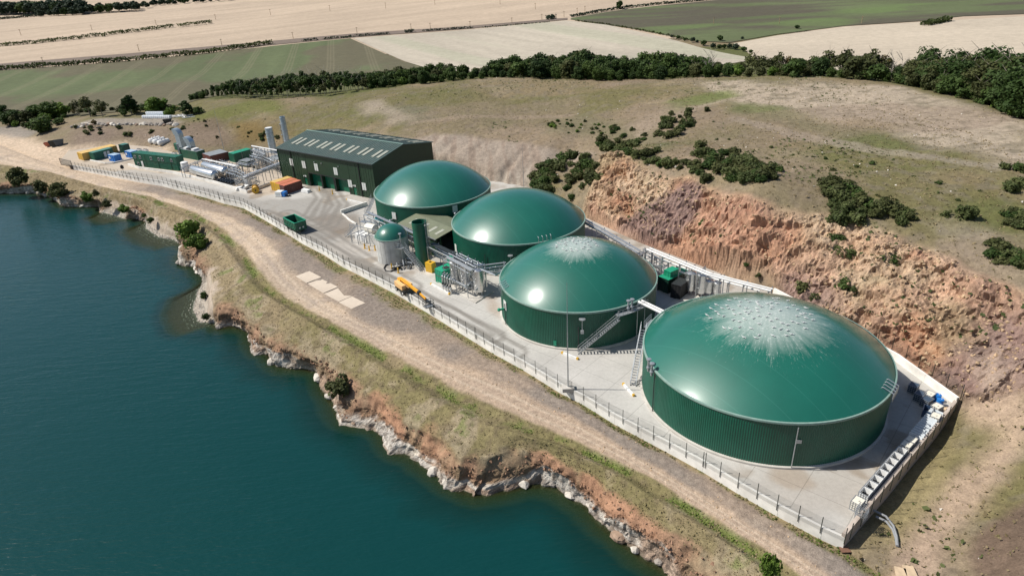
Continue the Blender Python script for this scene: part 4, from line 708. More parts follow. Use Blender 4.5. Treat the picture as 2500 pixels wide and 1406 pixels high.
hvessel('gas_vessel',zm(500,842),zm(815,925),1.4,2.3,M_SILV,'rear silver horizontal vessel on saddles, behind the front one','pressure vessel','silver horizontal vessels')
for q,r,lab in [((1165,345),(1300,298),'left of the three white propane tanks'),((1230,357),(1370,312),'middle of the three white propane tanks'),((1298,372),(1440,335),'right of the three white propane tanks')]: hvessel('propane_tank',zl(*q),zl(*r),.95,1.7,M_WHITE,lab,'gas tank','white propane tanks',2,M_WHITE)
def slab(pts,z0,z1,name,label,cat,mat=M_CONC,zp=0):
    w_=[P(*q,zp) for q in pts]; c0=sum(w_)/len(w_); e=MB((c0[0],c0[1],0)).prism([p[:2] for p in w_],z0,z1); o=e.o(name,mat); o.location=c0; return tag(o,label,cat)
slab([zl(1130,412),zl(1350,462),zl(1395,440),zl(1180,392)],-.2,.15,'concrete_pad','pale concrete pad under the three white propane tanks','concrete pad')
def vtank(name,base,R,h,mat,label,cat,group=None,legs=0,roofm=None,cone=.3,z0=0):
    e=thing(name,(base[0],base[1],z0),0,label,cat,group); lo=.7 if legs else 0
    MB().lathe([(.001,lo-.0),(R*.6,lo),(R,lo+.15),(R,lo+h)],24).o('shell',mat,e,True); MB().lathe([(R+.03,lo+h-.06),(R+.03,lo+h+.02),(R*.8,lo+h+cone*.55),(.001,lo+h+cone)],24).o('roof',roofm or mat,e,True)
    for i in range(legs): t=i*2*math.pi/legs+.5; MB().box(R*.8*math.cos(t)-.08,R*.8*math.sin(t)-.08,0,R*.8*math.cos(t)+.08,R*.8*math.sin(t)+.08,lo+.1).o('leg',M_GALV,e)
    for q in(.33,.66): MB().lathe([(R+.003,lo+h*q-.04),(R+.03,lo+h*q-.03),(R+.03,lo+h*q+.03),(R+.003,lo+h*q+.04)],24).o('band',mat,e,True)
    return e
# rack of pipes: deck, pipes, posts
def rack(label,pts,z,n,dzs,r=.12,deck=.0,sp=4.5,mat=None,dmat=None,name='pipe_rack',rail=False,side=0.45):
    w_=[P(*q,z) for q in pts]; e=thing(name,(w_[0][0],w_[0][1],0),0,label,'pipe rack'); off=(w_[0][0],w_[0][1],0)
    for k in range(n):
        q=[]
        for i,p in enumerate(w_):
            a=w_[max(i-1,0)];b=w_[min(i+1,len(w_)-1)];d=(b-a)[:2];d/=np.linalg.norm(d);nv=np.array([-d[1],d[0],0]); q.append(p+nv*side*(k-(n-1)/2)+np.array([0,0,dzs[k]]))
        MB(off).tube(q,r*(1 if k%3 else 1.35),8).o('pipe',mat or (M_GALV if k%2 else M_SILV),e,True)
    pl=np.array(w_); s=np.r_[0,np.cumsum(np.linalg.norm(np.diff(pl,axis=0),axis=1))]; m=max(1,int(s[-1]/sp)); wd=max(.6,side*n+.3)
    for t in np.linspace(.3,s[-1]-.3,m+1):
        p=np.array([np.interp(t,s,pl[:,i]) for i in range(3)]); i=min(np.searchsorted(s,t,side='right')-1,len(pl)-2); d=(pl[i+1]-pl[i])[:2];d/=np.linalg.norm(d);nv=np.array([-d[1],d[0],0])
        lowz=min(dzs)-.2
        for sg in(-1,1): q=p+nv*wd/2*sg; MB(off).box(q[0]-.07,q[1]-.07,0,q[0]+.07,q[1]+.07,z+max(dzs)+.15).o('post',M_GALV,e)
        for dz in sorted(set([round(lowz,2),0.0])): MB(off).bar(p-nv*wd/2+np.array([0,0,dz-.16]),p+nv*wd/2+np.array([0,0,dz-.16]),.12,.12).o('crossbeam',M_GALV,e)
    if deck:
        for i in range(len(w_)-1): MB(off).bar(w_[i]+np.array([0,0,.35]),w_[i+1]+np.array([0,0,.35]),deck,.12).o('cable_tray',dmat or M_GALV,e)
    if rail:
        for i in range(len(w_)-1):
            for zz in(.6,1.1): MB(off).bar(w_[i]+np.array([0,0,zz+.35]),w_[i+1]+np.array([0,0,zz+.35]),.05,.05).o('handrail',M_GALV,e)
    return e
rack('long pipe rack with cable tray along the front of the two rear tanks',[z5(440,232),z5(860,420),z5(1120,545)],5.0,5,[-.1,-1.0,-1.9,-.1,-2.8],.11,.7)
rack('pipe rack with dark cover running from the green silo to the silver filters',[z5(1335,668),z5(1560,775),z5(1690,830)],5.0,6,[-.1,-.9,-1.7,-2.5,-.9,-1.7],.11,1.1,dmat=M_DARK)
rack('pipes over the silver filter vessels ending at the second tank',[z5(1690,830),z5(2010,985),z5(2220,1075),z5(2330,1010)],5.6,3,[0,-.25,-.5],.12,0,5)
rack('pipe rack between the third tank and the second tank',[z8(1365,565),z8(1600,535),z8(1840,505)],4.6,4,[0,-.6,-1.2,-1.8],.1,.4)
rack('pipe rack behind the third tank curving along its wall',[(1335,505),(1423,537),(1470,562),(1562,616)],4.8,4,[0,0,-.8,-.8],.13,.5)
rack('pipes crossing between the second tank and the white gas main',[(1556,622),(1585,607)],5.2,3,[0,-.3,-.6],.12)
e=rack('thick white gas main on trestles at the foot of the rock face',[zr(880,516),zr(1600,815),zr(2330,1000)],5.6,2,[0,0],.15,0,4.2,M_WHITE,side=.85); 
rack('thin white pipe below the gas main',[zr(950,610),zr(1600,855),zr(2190,1012)],4.0,1,[0],.14,0,5,M_WHITE)
rack('tangle of galvanised pipes behind the second tank',[zr(770,570),zr(880,640),zr(1010,705),zr(1080,690)],3.0,5,[0,-.4,-.9,.3,.8],.1,0,2.2)
rack('pair of white pipes bridging from the second tank to the largest tank',[(1563,735),(1619,762)],7.0,2,[0,0],.17,0,50,M_WHITE,side=.7)
# steel stairs
def stair(label,a,b,w_=.85,land=None):
    a=np.array(a,float);b=np.array(b,float); d=b-a; L=np.linalg.norm(d[:2]); t=np.array([d[0]/L,d[1]/L,0]); nv=np.array([-t[1],t[0],0]); e=thing('steel_stair',a,0,label,'staircase','galvanised stairs'); n=max(6,int(d[2]/.27))
    for s in(-1,1):
        MB(a).bar(a+nv*s*w_/2,b+nv*s*w_/2,.05,.2).o('stringer',M_GALV,e)
        for z in(.55,1.05): MB(a).bar(a+nv*s*w_/2+np.array([0,0,z]),b+nv*s*w_/2+np.array([0,0,z]),.055,.055).o('handrail',M_GALV,e)
        for i in range(0,n+1,5): p=a+d*i/n+nv*s*w_/2; MB(a).bar(p,p+np.array([0,0,1.05]),.05).o('baluster',M_GALV,e)
    me=MB().box(-.10,-w_/2+.04,-.02,.10,w_/2-.04,.02).mesh('tread',M_GALV); rz=math.atan2(t[1],t[0])
    for i in range(1,n): o=link('tread',me,e); o.location=a+d*i/n-a; o.rotation_euler=(0,0,rz)
    return e
def platform(e,k,a0,a1,z,rin,rout):
    x,y,R,_=TANKS[k]; o=np.array(e.location); n=14; c=(x-o[0],y-o[1],0-o[2])
    MB().lathe([(R+rin,z),(R+rout,z),(R+rout,z+.1),(R+rin,z+.1),(R+rin,z)],n,c,a0,a1).o('platform',M_GALV,e)
    for zz in(.6,1.1): MB().tube([(c[0]+(R+rout-.03)*math.cos(a0+(a1-a0)*i/n),c[1]+(R+rout-.03)*math.sin(a0+(a1-a0)*i/n),c[2]+z+zz) for i in range(n+1)],.035,5).o('handrail',M_GALV,e)
    for i in range(0,n+1,2): p=(c[0]+(R+rout-.03)*math.cos(a0+(a1-a0)*i/n),c[1]+(R+rout-.03)*math.sin(a0+(a1-a0)*i/n)); MB().box(p[0]-.03,p[1]-.03,c[2]+z,p[0]+.03,p[1]+.03,c[2]+z+1.1).o('baluster',M_GALV,e)
def ang(k,p): return math.atan2(p[1]-TANKS[k][1],p[0]-TANKS[k][0])
b0=P(1411,862,0); t0=P(1513,778,6.2); mid=b0+(t0-b0)*.47; mid[2]=t0[2]*.47
e=stair('long galvanised stair up the front of the second tank',b0,t0); platform(e,3,ang(3,t0),ang(3,cylhit(3,1577,748,.9)),t0[2],.1,1.3)
b0=P(1545,942,0); t0=P(1572,800,6.2); e=stair('steep galvanised stair on the left side of the largest tank',b0,t0); platform(e,4,ang(4,t0),ang(4,t0)-.16,t0[2],.1,1.0)
b0=P(*z5(425,240),0); t0=P(*z5(528,12),6.2); e=stair('galvanised stair on the left side of the rearmost tank',b0,t0,1.1)
# small concrete tank with green cap
fp=P(965,647,0); rg=float(np.linalg.norm(fp-np.array([0,0,CAMZ]))); R=39.5*rg/FPX; cd=fp[:2]/np.linalg.norm(fp[:2]); cx=fp[:2]+cd*R; hh=height_to(fp,588.5)
st=thing('buffer_tank',(cx[0],cx[1],0),0,'small pale concrete tank with a green dome cap, left of the green silo','storage tank'); M_TANKC=pm('tank concrete',(.50,.50,.475),.8,0,.16,.7,.2,dirt=.4,bmp=.15)
m=MB(); 
for i in range(20):
    a0=2*math.pi*i/20+.008; a1=2*math.pi*(i+1)/20-.008; MB().lathe([(R-.25,0),(R,0),(R,hh*.36),(R-.012,hh*.365),(R,hh*.37),(R,hh*.69),(R-.012,hh*.695),(R,hh*.70),(R,hh),(R-.25,hh)],4,(0,0,0),a0,a1).o('wall_panel',M_TANKC,st)
MB().lathe([(R-.26,0),(R-.06,0),(R-.06,hh-.05),(R-.26,hh-.05)],40).o('wall_core',M_TANKC,st)
hc=2.5; Rs=(R*R+hc*hc)/(2*hc); am=math.asin(R/Rs); MB().lathe([(max(Rs*math.sin(am*(1-i/20)),.001),hh+hc-Rs+Rs*math.cos(am*(1-i/20))) for i in range(21)],64).o('gas_dome',dome_mat('membrane 5',False,R),st,True); MB().lathe([(R-.05,hh-.1),(R+.1,hh-.1),(R+.1,hh+.08),(R-.05,hh+.1)],64).o('rim',M_RIM,st,True)
sp=cx+np.array([.55,-.83])*(R+.7); b0=P(1033,664,0); t0=np.array([sp[0]+.6,sp[1]-.1,hh*.72]); stair('galvanised stair up to the small pale concrete tank',b0,t0,.9)
pf=thing('steel_platform',(sp[0],sp[1],0),math.atan2(.55,.83)*0-.65,'small steel platform on the front of the pale concrete tank','platform'); MB().box(-2.6,-.6,hh*.72-.1,.8,.5,hh*.72).o('deck',M_GALV,pf)
for zz in(.55,1.05): MB().bar((-2.6,-.58,hh*.72+zz),(.8,-.58,hh*.72+zz),.05).o('handrail',M_GALV,pf)
for x in(-2.55,-1.4,-.3,.75): MB().box(x-.03,-.6,0 if x in(-2.55,.75) else hh*.72,x+.03,-.54,hh*.72+1.05).o('baluster',M_GALV,pf)
v=thing('relief_valve',(sp[0]+.1,sp[1]+.5,hh*.72),0,'relief valve standing on the platform of the small pale concrete tank','valve','relief valves on tank rims'); MB().cyl((0,0,0),(0,0,2.6),.15,10).o('body',M_GALV,v,True); MB().lathe([(.01,3.1),(.36,3.05),(.36,2.9),(.14,2.6)],12).o('cap',M_GALV,v,True)
# dark green open silo
R2=17.2*rg/FPX*.98; sb=P(1037,655,0); sc=sb[:2]+cd*R2; sh=height_to(np.array([sc[0],sc[1],0]),541)
si=thing('silo',(sc[0],sc[1],0),0,'tall dark green open topped silo between the small tank and the filters','silo'); MB().lathe([(R2,0),(R2,sh*.86),(R2+.05,sh*.865),(R2+.05,sh),(R2-.06,sh),(R2-.06,sh-1.6),(.01,sh-1.7)],48).o('shell',pm('silo green',(.004,.085,.05),.42,0,.08,.6),si,True); MB().lathe([(R2+.3,0),(R2+.3,.2),(R2-.1,.25)],32).o('plinth',M_CONC,si)
la=math.radians(-35); lx,ly=math.cos(la),math.sin(la); ld=MB()
for s in(-1,1): ld.bar((lx*(R2+.2)-ly*.25*s,ly*(R2+.2)+lx*.25*s,.4),(lx*(R2+.2)-ly*.25*s,ly*(R2+.2)+lx*.25*s,sh+1),.06)
for i in range(int(sh/.35)): z=.5+i*.35; ld.bar((lx*(R2+.2)-ly*.25,ly*(R2+.2)+lx*.25,z),(lx*(R2+.2)+ly*.25,ly*(R2+.2)-lx*.25,z),.035)
ld.o('ladder',M_GALV,si); cg=MB()
for i in range(int(sh/.9)-2): z=2.6+i*.9; cg.tube([(lx*(R2+.2+.75*math.sin(q))+-ly*.42*math.cos(q),ly*(R2+.2+.75*math.sin(q))+lx*.42*math.cos(q),z) for q in np.linspace(0,math.pi,7)],.025,4)
for q in np.linspace(.4,2.74,4): cg.bar((lx*(R2+.2+.75*math.sin(q))-ly*.42*math.cos(q),ly*(R2+.2+.75*math.sin(q))+lx*.42*math.cos(q),2.6),(lx*(R2+.2+.75*math.sin(q))-ly*.42*math.cos(q),ly*(R2+.2+.75*math.sin(q))+lx*.42*math.cos(q),sh+.9),.03)
cg.o('ladder_cage',M_GALV,si)
# low building with olive roof between the tanks
a_=P(977,546,4.6);b_=P(1064,583,4.6); LB=float(np.linalg.norm((b_-a_)[:2])); tb=(b_-a_)[:2]/LB; c_=P(1082,527,4.6); DB=float((c_-a_)[:2]@np.array([-tb[1],tb[0]])); DB=min(max(DB,7),16)
pb=thing('process_building',(a_[0],a_[1],0),math.atan2(tb[1],tb[0]),'low building with an olive green sheet roof between the third and rear tanks','building')
MB().box(0,0,0,LB,.2,4.5).box(0,DB-.2,0,LB,DB,4.5).box(0,.2,0,.2,DB-.2,4.5).o('wall',M_DGREEN,pb)
for sg in(0,1):
    y0=-.4 if sg==0 else DB+.4; MB().add([(-.4,y0,4.6),(LB+.5,y0,4.6),(LB+.5,DB*.5,5.5),(-.4,DB*.5,5.5),(-.4,y0,4.72),(LB+.5,y0,4.72),(LB+.5,DB*.5,5.62),(-.4,DB*.5,5.62)],[(0,1,2,3),(7,6,5,4),(0,4,5,1),(1,5,6,2),(2,6,7,3),(3,7,4,0)]).o('roof_slope',M_OLIVE,pb)
    if sg==0:
        for x in(LB*.18,LB*.5,LB*.72,LB*.9): MB().bar((x,DB*.1,4.6+.9*.22+.17),(x,DB*.34,4.6+.9*.68+.15),.9,.08).o('rooflight',M_SKYL,pb)
MB().bar((-.4,-.45,4.6),(LB+.5,-.45,4.6),.16).o('gutter',M_GALV,pb); MB().box(LB-.1,DB*.1,0,LB,DB*.14,4.5).box(LB-.1,DB*.6,0,LB,DB,4.5).o('post',M_DGREEN,pb)
# gas treatment skid on its pad
slab([z8(10,560),z8(470,820),z8(860,1040),z8(1260,1255),z8(1600,1045),z8(1150,780),z8(420,500)],-.2,.18,'concrete_pad','pale concrete pad carrying the silver filter vessels','concrete pad')
gc=container('compressor_cabin',z8(500,842),z8(642,908),5.2,3.0,'bright green compressor cabin left of the silver filter vessels','cabin',M_GREENB,pm('bright green roof',(.012,.30,.17),.45,0,.1,1,dirt=.15)); MB().box(1,1.2,3.02,2.2,2.4,3.12).o('roof_hatch',M_DARK,gc); MB().box(.3,3.2,3.02,1.8,4.8,4.6).o('cooler_box',M_GREENB,gc)
for i,x in enumerate(np.linspace(.3,1.9,4)): MB().box(x,-.1,1.6,x+.08,-.02,1.9).o('handle',M_GALV,gc)
p=P(*z8(415,655),0); e=thing('yellow_tote',p,-.65,'yellow chemical tote between the green silo and the green cabin','tote'); MB().box(-.9,-.7,.15,.9,.7,2.3).o('bottle',M_YEL,e); MB().box(-.95,-.75,0,.95,.75,.14).o('pallet',M_DARK,e); MB().cyl((0,0,2.3),(0,0,2.4),.25,10).o('cap',M_BLACK,e)
for q,R,hh_,lab in [((895,905),.98,4.3,'left of the three silver filter vessels on the pad'),((1090,985),.98,4.3,'middle of the three silver filter vessels on the pad'),((1355,1110),1.12,4.6,'right and largest of the three silver filter vessels on the pad')]:
    p=P(*z8(*q),.18); p[:2]+=cd*R*.8; v=vtank('filter_vessel',p,R,hh_,M_SILV,lab,'filter vessel','silver filter vessels',4,z0=.18); MB().tube([(0,0,hh_+.9),(0,0,hh_+1.6),(R*1.2,.3,hh_+1.6),(R*1.3,.3,hh_*.3)],.14,8).o('pipe',M_SILV,v,True); MB().tube([(-R*.6,-R-.3,.9),(-R*.6,-R-.3,hh_*.35),(-R*.3,-R+.1,hh_*.35)],.15,8).o('outlet_pipe',M_SILV,v,True)
for i,(q,lab) in enumerate(zip((648,693,740,790),('first','second','third','fourth'))):
    p=P(*z8(q,1000+(q-648)*.4),.18); e=thing('manifold_riser',p,0,'%s from left of the four upright pipe risers in front of the filters'%lab,'pipe','upright risers in front of the filters'); MB().cyl((0,0,0),(0,0,3.1),.17,10).o('pipe',M_SILV,e,True); MB().tube([(0,0,3.1),(.2,.5,3.3),(.5,1.3,3.3)],.14,8).o('elbow',M_SILV,e,True); MB().lathe([(.3,.9),(.3,1.05),(.15,1.05)],10).o('flange',M_GALV,e); MB().box(-.2,-.5,1.5,.2,-.1,1.8).o('valve',M_DARK,e)
rack('white header pipes running low in front of the filter vessels',[z8(790,775),z8(1080,915),z8(1150,850)],2.4,2,[0,-.7],.16,0,3.5,M_SILV)
rack('galvanised walkway rails above the silver filter vessels',[z8(720,400),z8(960,525),z8(1200,660)],5.4,5,[0,-.3,.5,1.0,0],.07,.9,3.2)
rack('valve pipework on top of the filter vessels',[z8(900,340),z8(1120,450),z8(1330,550)],5.9,4,[0,.35,-.3,.2],.09,0,2.4)
for n,q in enumerate([(915,335),(1115,430),(1190,480),(1310,520)]):
    p=P(*z8(*q),6.2); e=thing('valve_stack',(p[0],p[1],4.6),0,'%s small valve stack on the pipework above the filters'%('first','second','third','fourth')[n],'valve','valve stacks above the filters'); MB().cyl((0,0,0),(0,0,2.4),.13,8).o('pipe',M_GALV,e,True); MB().lathe([(.28,1.2),(.3,1.3),(.28,1.4)],10).o('flange',M_GALV,e); MB().ball((0,0,1.8),.26,8,5).o('valve_body',M_PALEB if n==1 else M_GALV,e,True)
def barrier(a,b,label):
    a=P(*a,0);b=P(*b,0); e=thing('kerb_barrier',a,math.atan2(b[1]-a[1],b[0]-a[0]),label,'barrier','white kerb barriers'); L=float(np.linalg.norm(b-a)); MB().box(.35,-.15,0,L-.35,.15,.32).o('block',M_WHITE,e)
    for x in(0,L-.35): MB().box(x,-.16,0,x+.35,.16,.34).o('end_block',M_YEL,e)
barrier(z8(405,890),z8(765,1092),'white kerb barrier with yellow ends in front of the green cabin'); barrier((1371,862),(1412,878),'white kerb barrier with yellow ends at the foot of the long stair'); barrier((1521,938),(1548,968),'white kerb barrier with yellow end beside the largest tank'); barrier((846,488),(896,500),'long white kerb barrier by the warehouse corner')
# pump platform beside the rear tank
p0=P(*z5(430,650),0); pu=thing('pump_station',p0,-.62,'cream tank and pump skid with a steel platform left of the small concrete tank','pump skid')
MB().box(-.2,0,0,5.2,3.2,2.2).o('concrete_bund',M_TANKC,pu); MB().box(-4.2,.4,0,-.6,3.0,1.6).o('cabinet',M_WHITE,pu)
m=MB().lathe([(.001,-.4),(.8,-.25),(1.15,0),(1.15,2.6),(.8,2.9),(.001,3.0)],20); m.v=[(a[2]-1.2,a[0]+2.0,a[1]+3.1) for a in m.v]; m.o('cream_tank',M_CREAM,pu,True)
m=MB().cyl((-1.4,5.2,4.2),(.5,5.2,4.2),.45,12).cyl((.5,5.2,4.2),(.9,5.2,4.2),.3,10); m.o('motor',M_TEAL,pu,True)
MB().box(-5.0,3.2,3.4,1.0,4.6,3.5).o('deck',M_GALV,pu)
for x in(-5,-3,-1,1): MB().box(x-.05,3.2,0,x+.05,3.3,4.6).o('post',M_GALV,pu)
for z in(4.0,4.6): MB().bar((-5,3.25,z),(1,3.25,z),.05).o('handrail',M_GALV,pu)
for k in range(3): MB().tube([(-3.5+k*2.2,-1.4,0),(-3.5+k*2.2,-1.4,2.2),(-1.5+k*1.4,2.0,2.8)],.1,7).o('pipe',M_GALV,pu,True)
for x,y in((-4,-.8),(-1.4,-.8),(2,-.8),(5.3,-.6),(5.3,3.4)): MB().box(x-.06,y-.06,0,x+.06,y+.06,4.4).o('frame_post',M_GALV,pu)
MB().bar((-4,-.8,4.4),(5.3,-.6,4.4),.14).bar((5.3,-.6,4.4),(5.3,3.4,4.4),.14).o('frame_beam',M_GALV,pu)
b0=P(*z5(150,552),0); t0=P(*z5(285,405),3.2); stair('short galvanised stair at the left end of the pump skid',b0,t0,1.1)
for n,(q,lab) in enumerate([((520,650),'pipe bend with valve right of the pump skid'),((900,1000),'dark pipe manifold at the foot of the small concrete tank'),((1040,960),'galvanised suction pipes right of the dark manifold')]):
    p=P(*z5(*q),0); e=thing('pipe_manifold',p,-.6+n,lab,'pipework'); 
    for k in range(5): MB().tube([(-1.5+k*.7,-.6,.1),(-1.5+k*.7,-.6,.9+.2*(k%2)),(-1.2+k*.7,.9,1.0+.15*k)],.12,7).o('pipe',M_GALV if k%2 else M_DARK,e,True)
    MB().tube([(-2,0,.5),(2.2,.1,.5)],.2,8).o('header',M_DARK if n<2 else M_GALV,e,True)
hz_=[z5(740,940),z5(690,950),z5(668,990),z5(690,1030),z5(760,1035),z5(840,1000),z5(890,985)]; w_=[P(*q,.15) for q in hz_]; o=MB(w_[0]).tube(w_,.13,7).o('hose',M_BLACK,None,True); o.location=w_[0]; tag(o,'thick black hose looped on the concrete below the small tank','hose')
for n,(q,lab) in enumerate([((402,720),'left yellow bollard by the pump skid'),((466,747),'middle yellow bollard by the pump skid'),((546,745),'right yellow bollard by the pump skid'),((778,996),'yellow bollard behind the black hose loop'),((868,1056),'yellow bollard right of the black hose'),]):
    p=P(*z5(*q),0); e=thing('bollard',p,0,lab,'bollard','yellow bollards'); MB().lathe([(.14,0),(.14,1.1),(.09,1.18),(.001,1.2)],12).o('post',M_YEL,e,True); MB().box(-.25,-.25,0,.25,.25,.03).o('base_plate',M_YEL,e)
for n,(q,lab) in enumerate([((776,1105),'yellow bollard between the first and second roller doors'),((966,1155),'yellow bollard right of the second roller door')]):
    p=P(*z650(*q),0); e=thing('bollard',p,0,lab,'bollard','yellow bollards'); MB().lathe([(.14,0),(.14,1.2),(.09,1.28),(.001,1.3)],12).o('post',M_YEL,e,True); MB().box(-.25,-.25,0,.25,.25,.03).o('base_plate',M_YEL,e)
kerb([z5(80,245),z5(440,125)],'concrete side wall of the sunken pit beside the rear stair',1.1,.35,M_CONCW); kerb([z5(85,250),z5(190,345),z5(275,392)],'low concrete kerb in front of the sunken pit',.35,.35)
# green tipper trailer
tl,L=frame('tipper_trailer',(697,557.5),(724.5,572.5),'green open topped tipper trailer standing by the fence','trailer'); D=3.0; Ht=2.9; w_=.09; L=max(L,4.6)
t_=MB(); 
for x0,y0,x1,y1 in((0,0,L,w_),(0,D-w_,L,D),(0,w_,w_,D-w_),(L-w_,w_,L,D-w_)): t_.box(x0,y0,.75,x1,y1,Ht)
t_.box(w_,w_,.75,L-w_,D-w_,.85); t_.o('body',M_GREENC,tl); r=MB()
for i in range(7): r.box(L*i/6.5,-.08,.75,L*i/6.5+.1,-.002,Ht).box(L*i/6.5,D+.002,.75,L*i/6.5+.1,D+.08,Ht)
for i in range(5): r.box(L+.002,D*i/4.4,.75,L+.08,D*i/4.4+.1,Ht)
r.o('side_rib',M_GREENC,tl)
for z in(1.4,Ht-.1): MB().box(-.1,-.1,z,L+.1,-.082,z+.12).o('rail',M_GREENB,tl)
MB().box(-.12,-.12,Ht,L+.12,.12,Ht+.1).box(-.12,D-.12,Ht,L+.12,D+.12,Ht+.1).box(-.12,.12,Ht,.12,D-.12,Ht+.1).box(L-.12,.12,Ht,L+.12,D-.12,Ht+.1).o('top_rim',M_GREENB,tl)
MB().box(.3,.6,.45,L-.2,D-.6,.74).o('chassis',M_DARK,tl); MB().bar((-.2,D/2,.55),(-1.8,D/2,.5),.16).o('drawbar',M_DARK,tl)
for x in(1.4,2.8):
    for y in(.25,D-.25): q=MB().cyl((x,y-.22,.5),(x,y+.22,.5),.5,16).o('wheel',M_BLACK,tl,True); MB().cyl((x,y-.24,.5),(x,y+.24,.5),.22,10).o('rim',M_GALV,q,True)
MB().box(L+.085,.9,1.2,L+.1,1.3,1.6).box(L+.085,1.8,1.2,L+.1,2.2,1.6).o('warning_plate',M_LOUV,tl)
# boom lift
a_=P(991,712,0);b_=P(1049,752,0); d=b_-a_; L=float(np.linalg.norm(d)); bl=thing('boom_lift',a_,math.atan2(d[1],d[0]),'orange boom lift with its boom lowered, parked against the fence','boom lift')
MB().box(-2.2,-1.15,.45,1.5,1.15,.95).o('chassis',M_DARK,bl)
for x in(-1.6,1.1):
    for y in(-1.1,1.1): q=MB().cyl((x,y-.2,.45),(x,y+.2,.45),.45,16).o('wheel',M_BLACK,bl,True); MB().cyl((x,y-.22,.45),(x,y+.22,.45),.22,10).o('rim',M_WHITE,q,True)
MB().prism([(-2.5,-1.0),(-2.2,-1.2),(.9,-1.2),(.9,-.3),(-2.5,-.3)],.97,1.9).o('engine_cover',pm('pale orange cover',(.72,.45,.20),.5,0,.1,2),bl); MB().prism([(-2.5,.3),(.9,.3),(.9,1.2),(-2.2,1.2),(-2.5,1.0)],.97,1.8).o('tank_cover',pm('pale orange cover',(.72,.45,.20)),bl); MB().box(-2.6,-.28,.97,-1.4,.28,2.3).o('counterweight',M_ORNG,bl)
MB().bar((-1.6,0,2.45),(L*.62,0,1.9),.42,.48).o('boom_base',M_ORNG,bl); MB().bar((L*.55,0,1.97),(L*.88,0,1.55),.3,.34).o('boom_jib',M_ORNG,bl); MB().bar((L*.58,0,1.95),(L*.64,0,1.9),.65,.7).o('boom_joint',M_DARK,bl)
cgm=MB(); 
for z in(.35,.9,1.45):
    for p,q in(((L*.9,-.9,z),(L*.9,.9,z)),((L*.9+1.2,-.9,z),(L*.9+1.2,.9,z)),((L*.9,-.9,z),(L*.9+1.2,-.9,z)),((L*.9,.9,z),(L*.9+1.2,.9,z))): cgm.bar(p,q,.06)
for x in(L*.9,L*.9+1.2):
    for y in(-.9,0,.9): cgm.bar((x,y,.3),(x,y,1.45),.06)
cgm.o('basket',M_DARK,bl); MB().box(L*.9,-.9,.28,L*.9+1.2,.9,.34).o('basket_floor',M_GALV,bl)
# concrete slabs by the track
def slab_top(pts): w_=[P(*q,-1.3)[:2] for q in pts]; i_=in_poly(LX,LY,w_)&(T>3); return float(np.percentile(LZ[i_],75))+1.3+.06 if i_.any() else .03
for pts,lab in [([(1130,262),(1250,218),(1350,270),(1225,320)],'rearmost of four pale concrete slabs beside the track'),([(1235,323),(1350,283),(1440,325),(1492,352),(1368,405)],'second of four pale concrete slabs, with a ragged edge'),([(1376,411),(1494,363),(1545,425),(1612,430),(1500,478)],'third of four pale concrete slabs, broken along its far edge'),([(1501,484),(1614,434),(1727,490),(1610,541)],'nearest of four pale concrete slabs beside the track')]:
    slab([zk(*q) for q in pts],-.35,slab_top([zk(*q) for q in pts]),'concrete_slab',lab,'concrete slab',pm('pinkish concrete',(.55,.47,.38),.9,0,.1,.5,.15,dirt=.2,bmp=.2),-1.3)['group']='concrete slabs in a row'
def mast(px,py,top,label,r=.09,z=0,cat='mast'):
    b=P(px,py,z); h=height_to(b,top); e=thing('lightning_mast',b,0,label,cat,'lightning masts'); MB().cyl((0,0,0),(0,0,h*.55),r,8,r*.7).o('lower_tube',M_GALV,e,True); MB().cyl((0,0,h*.55),(0,0,h),r*.6,8,r*.25).o('upper_tube',M_GALV,e,True); return e
e=mast(1387,950,690,'tall thin mast on a concrete block in front of the second tank',.11); MB().box(-.9,-.7,-.1,.9,.7,.55).o('base_block',M_CONC,e)
mast(1279,458,352,'thin mast behind the third tank near the gorse',.08); mast(551,383,255,'tall thin mast behind the grey roofed container',.09); mast(450,352,318,'thin mast left of the silver flue ducts',.06); mast(476,352,317,'thin mast right of the silver flue ducts',.06); mast(594,392,356,'short mast in front of the second green container',.06)
# items behind the second tank
container('compressor_cabin',(1604,708),(1630,719),6.4,3.0,'green roofed cabin behind the second tank beside the gas main','cabin',pm('near black green',(.006,.035,.022),.5,0,.1,1),M_GREENB); 
container('control_kiosk',(1618,706),(1634,713),2.4,4.2,'small bright green kiosk in front of the green roofed cabin','kiosk',M_GREENB,M_GREENB)
container('black_cabin',zr(1135,1085),zr(1250,1118),3.3,2.9,'black cabin between the green roofed cabin and the silver vessels','cabin',M_BLACK,M_DARK); slab([zr(990,1010),zr(1305,1150),zr(1500,1160),zr(1480,1040),zr(1200,950)],-.2,.12,'concrete_pad','concrete pad under the black cabin and the silver vessels','concrete pad')
for q,R,h_,lab in [((1365,1062),.95,3.6,'first of four silver vessels by the gas main'),((1483,1095),.95,3.8,'second of four silver vessels by the gas main'),((1580,1090),.75,2.5,'third of four silver vessels by the gas main'),((1675,1110),.75,2.5,'fourth of four silver vessels by the gas main, half hidden by the largest dome')]:
    p=P(*zr(*q),.12); p[:2]+=p[:2]/np.linalg.norm(p[:2])*R; v=vtank('silver_vessel',p,R,h_,M_SILV,lab,'vessel','silver vessels by the gas main',3,z0=.12); MB().tube([(0,0,h_+.8),(0,0,h_+1.7),(.9,1.2,h_+1.7),(.9,1.2,h_+.4)],.12,8).o('pipe',M_SILV,v,True)
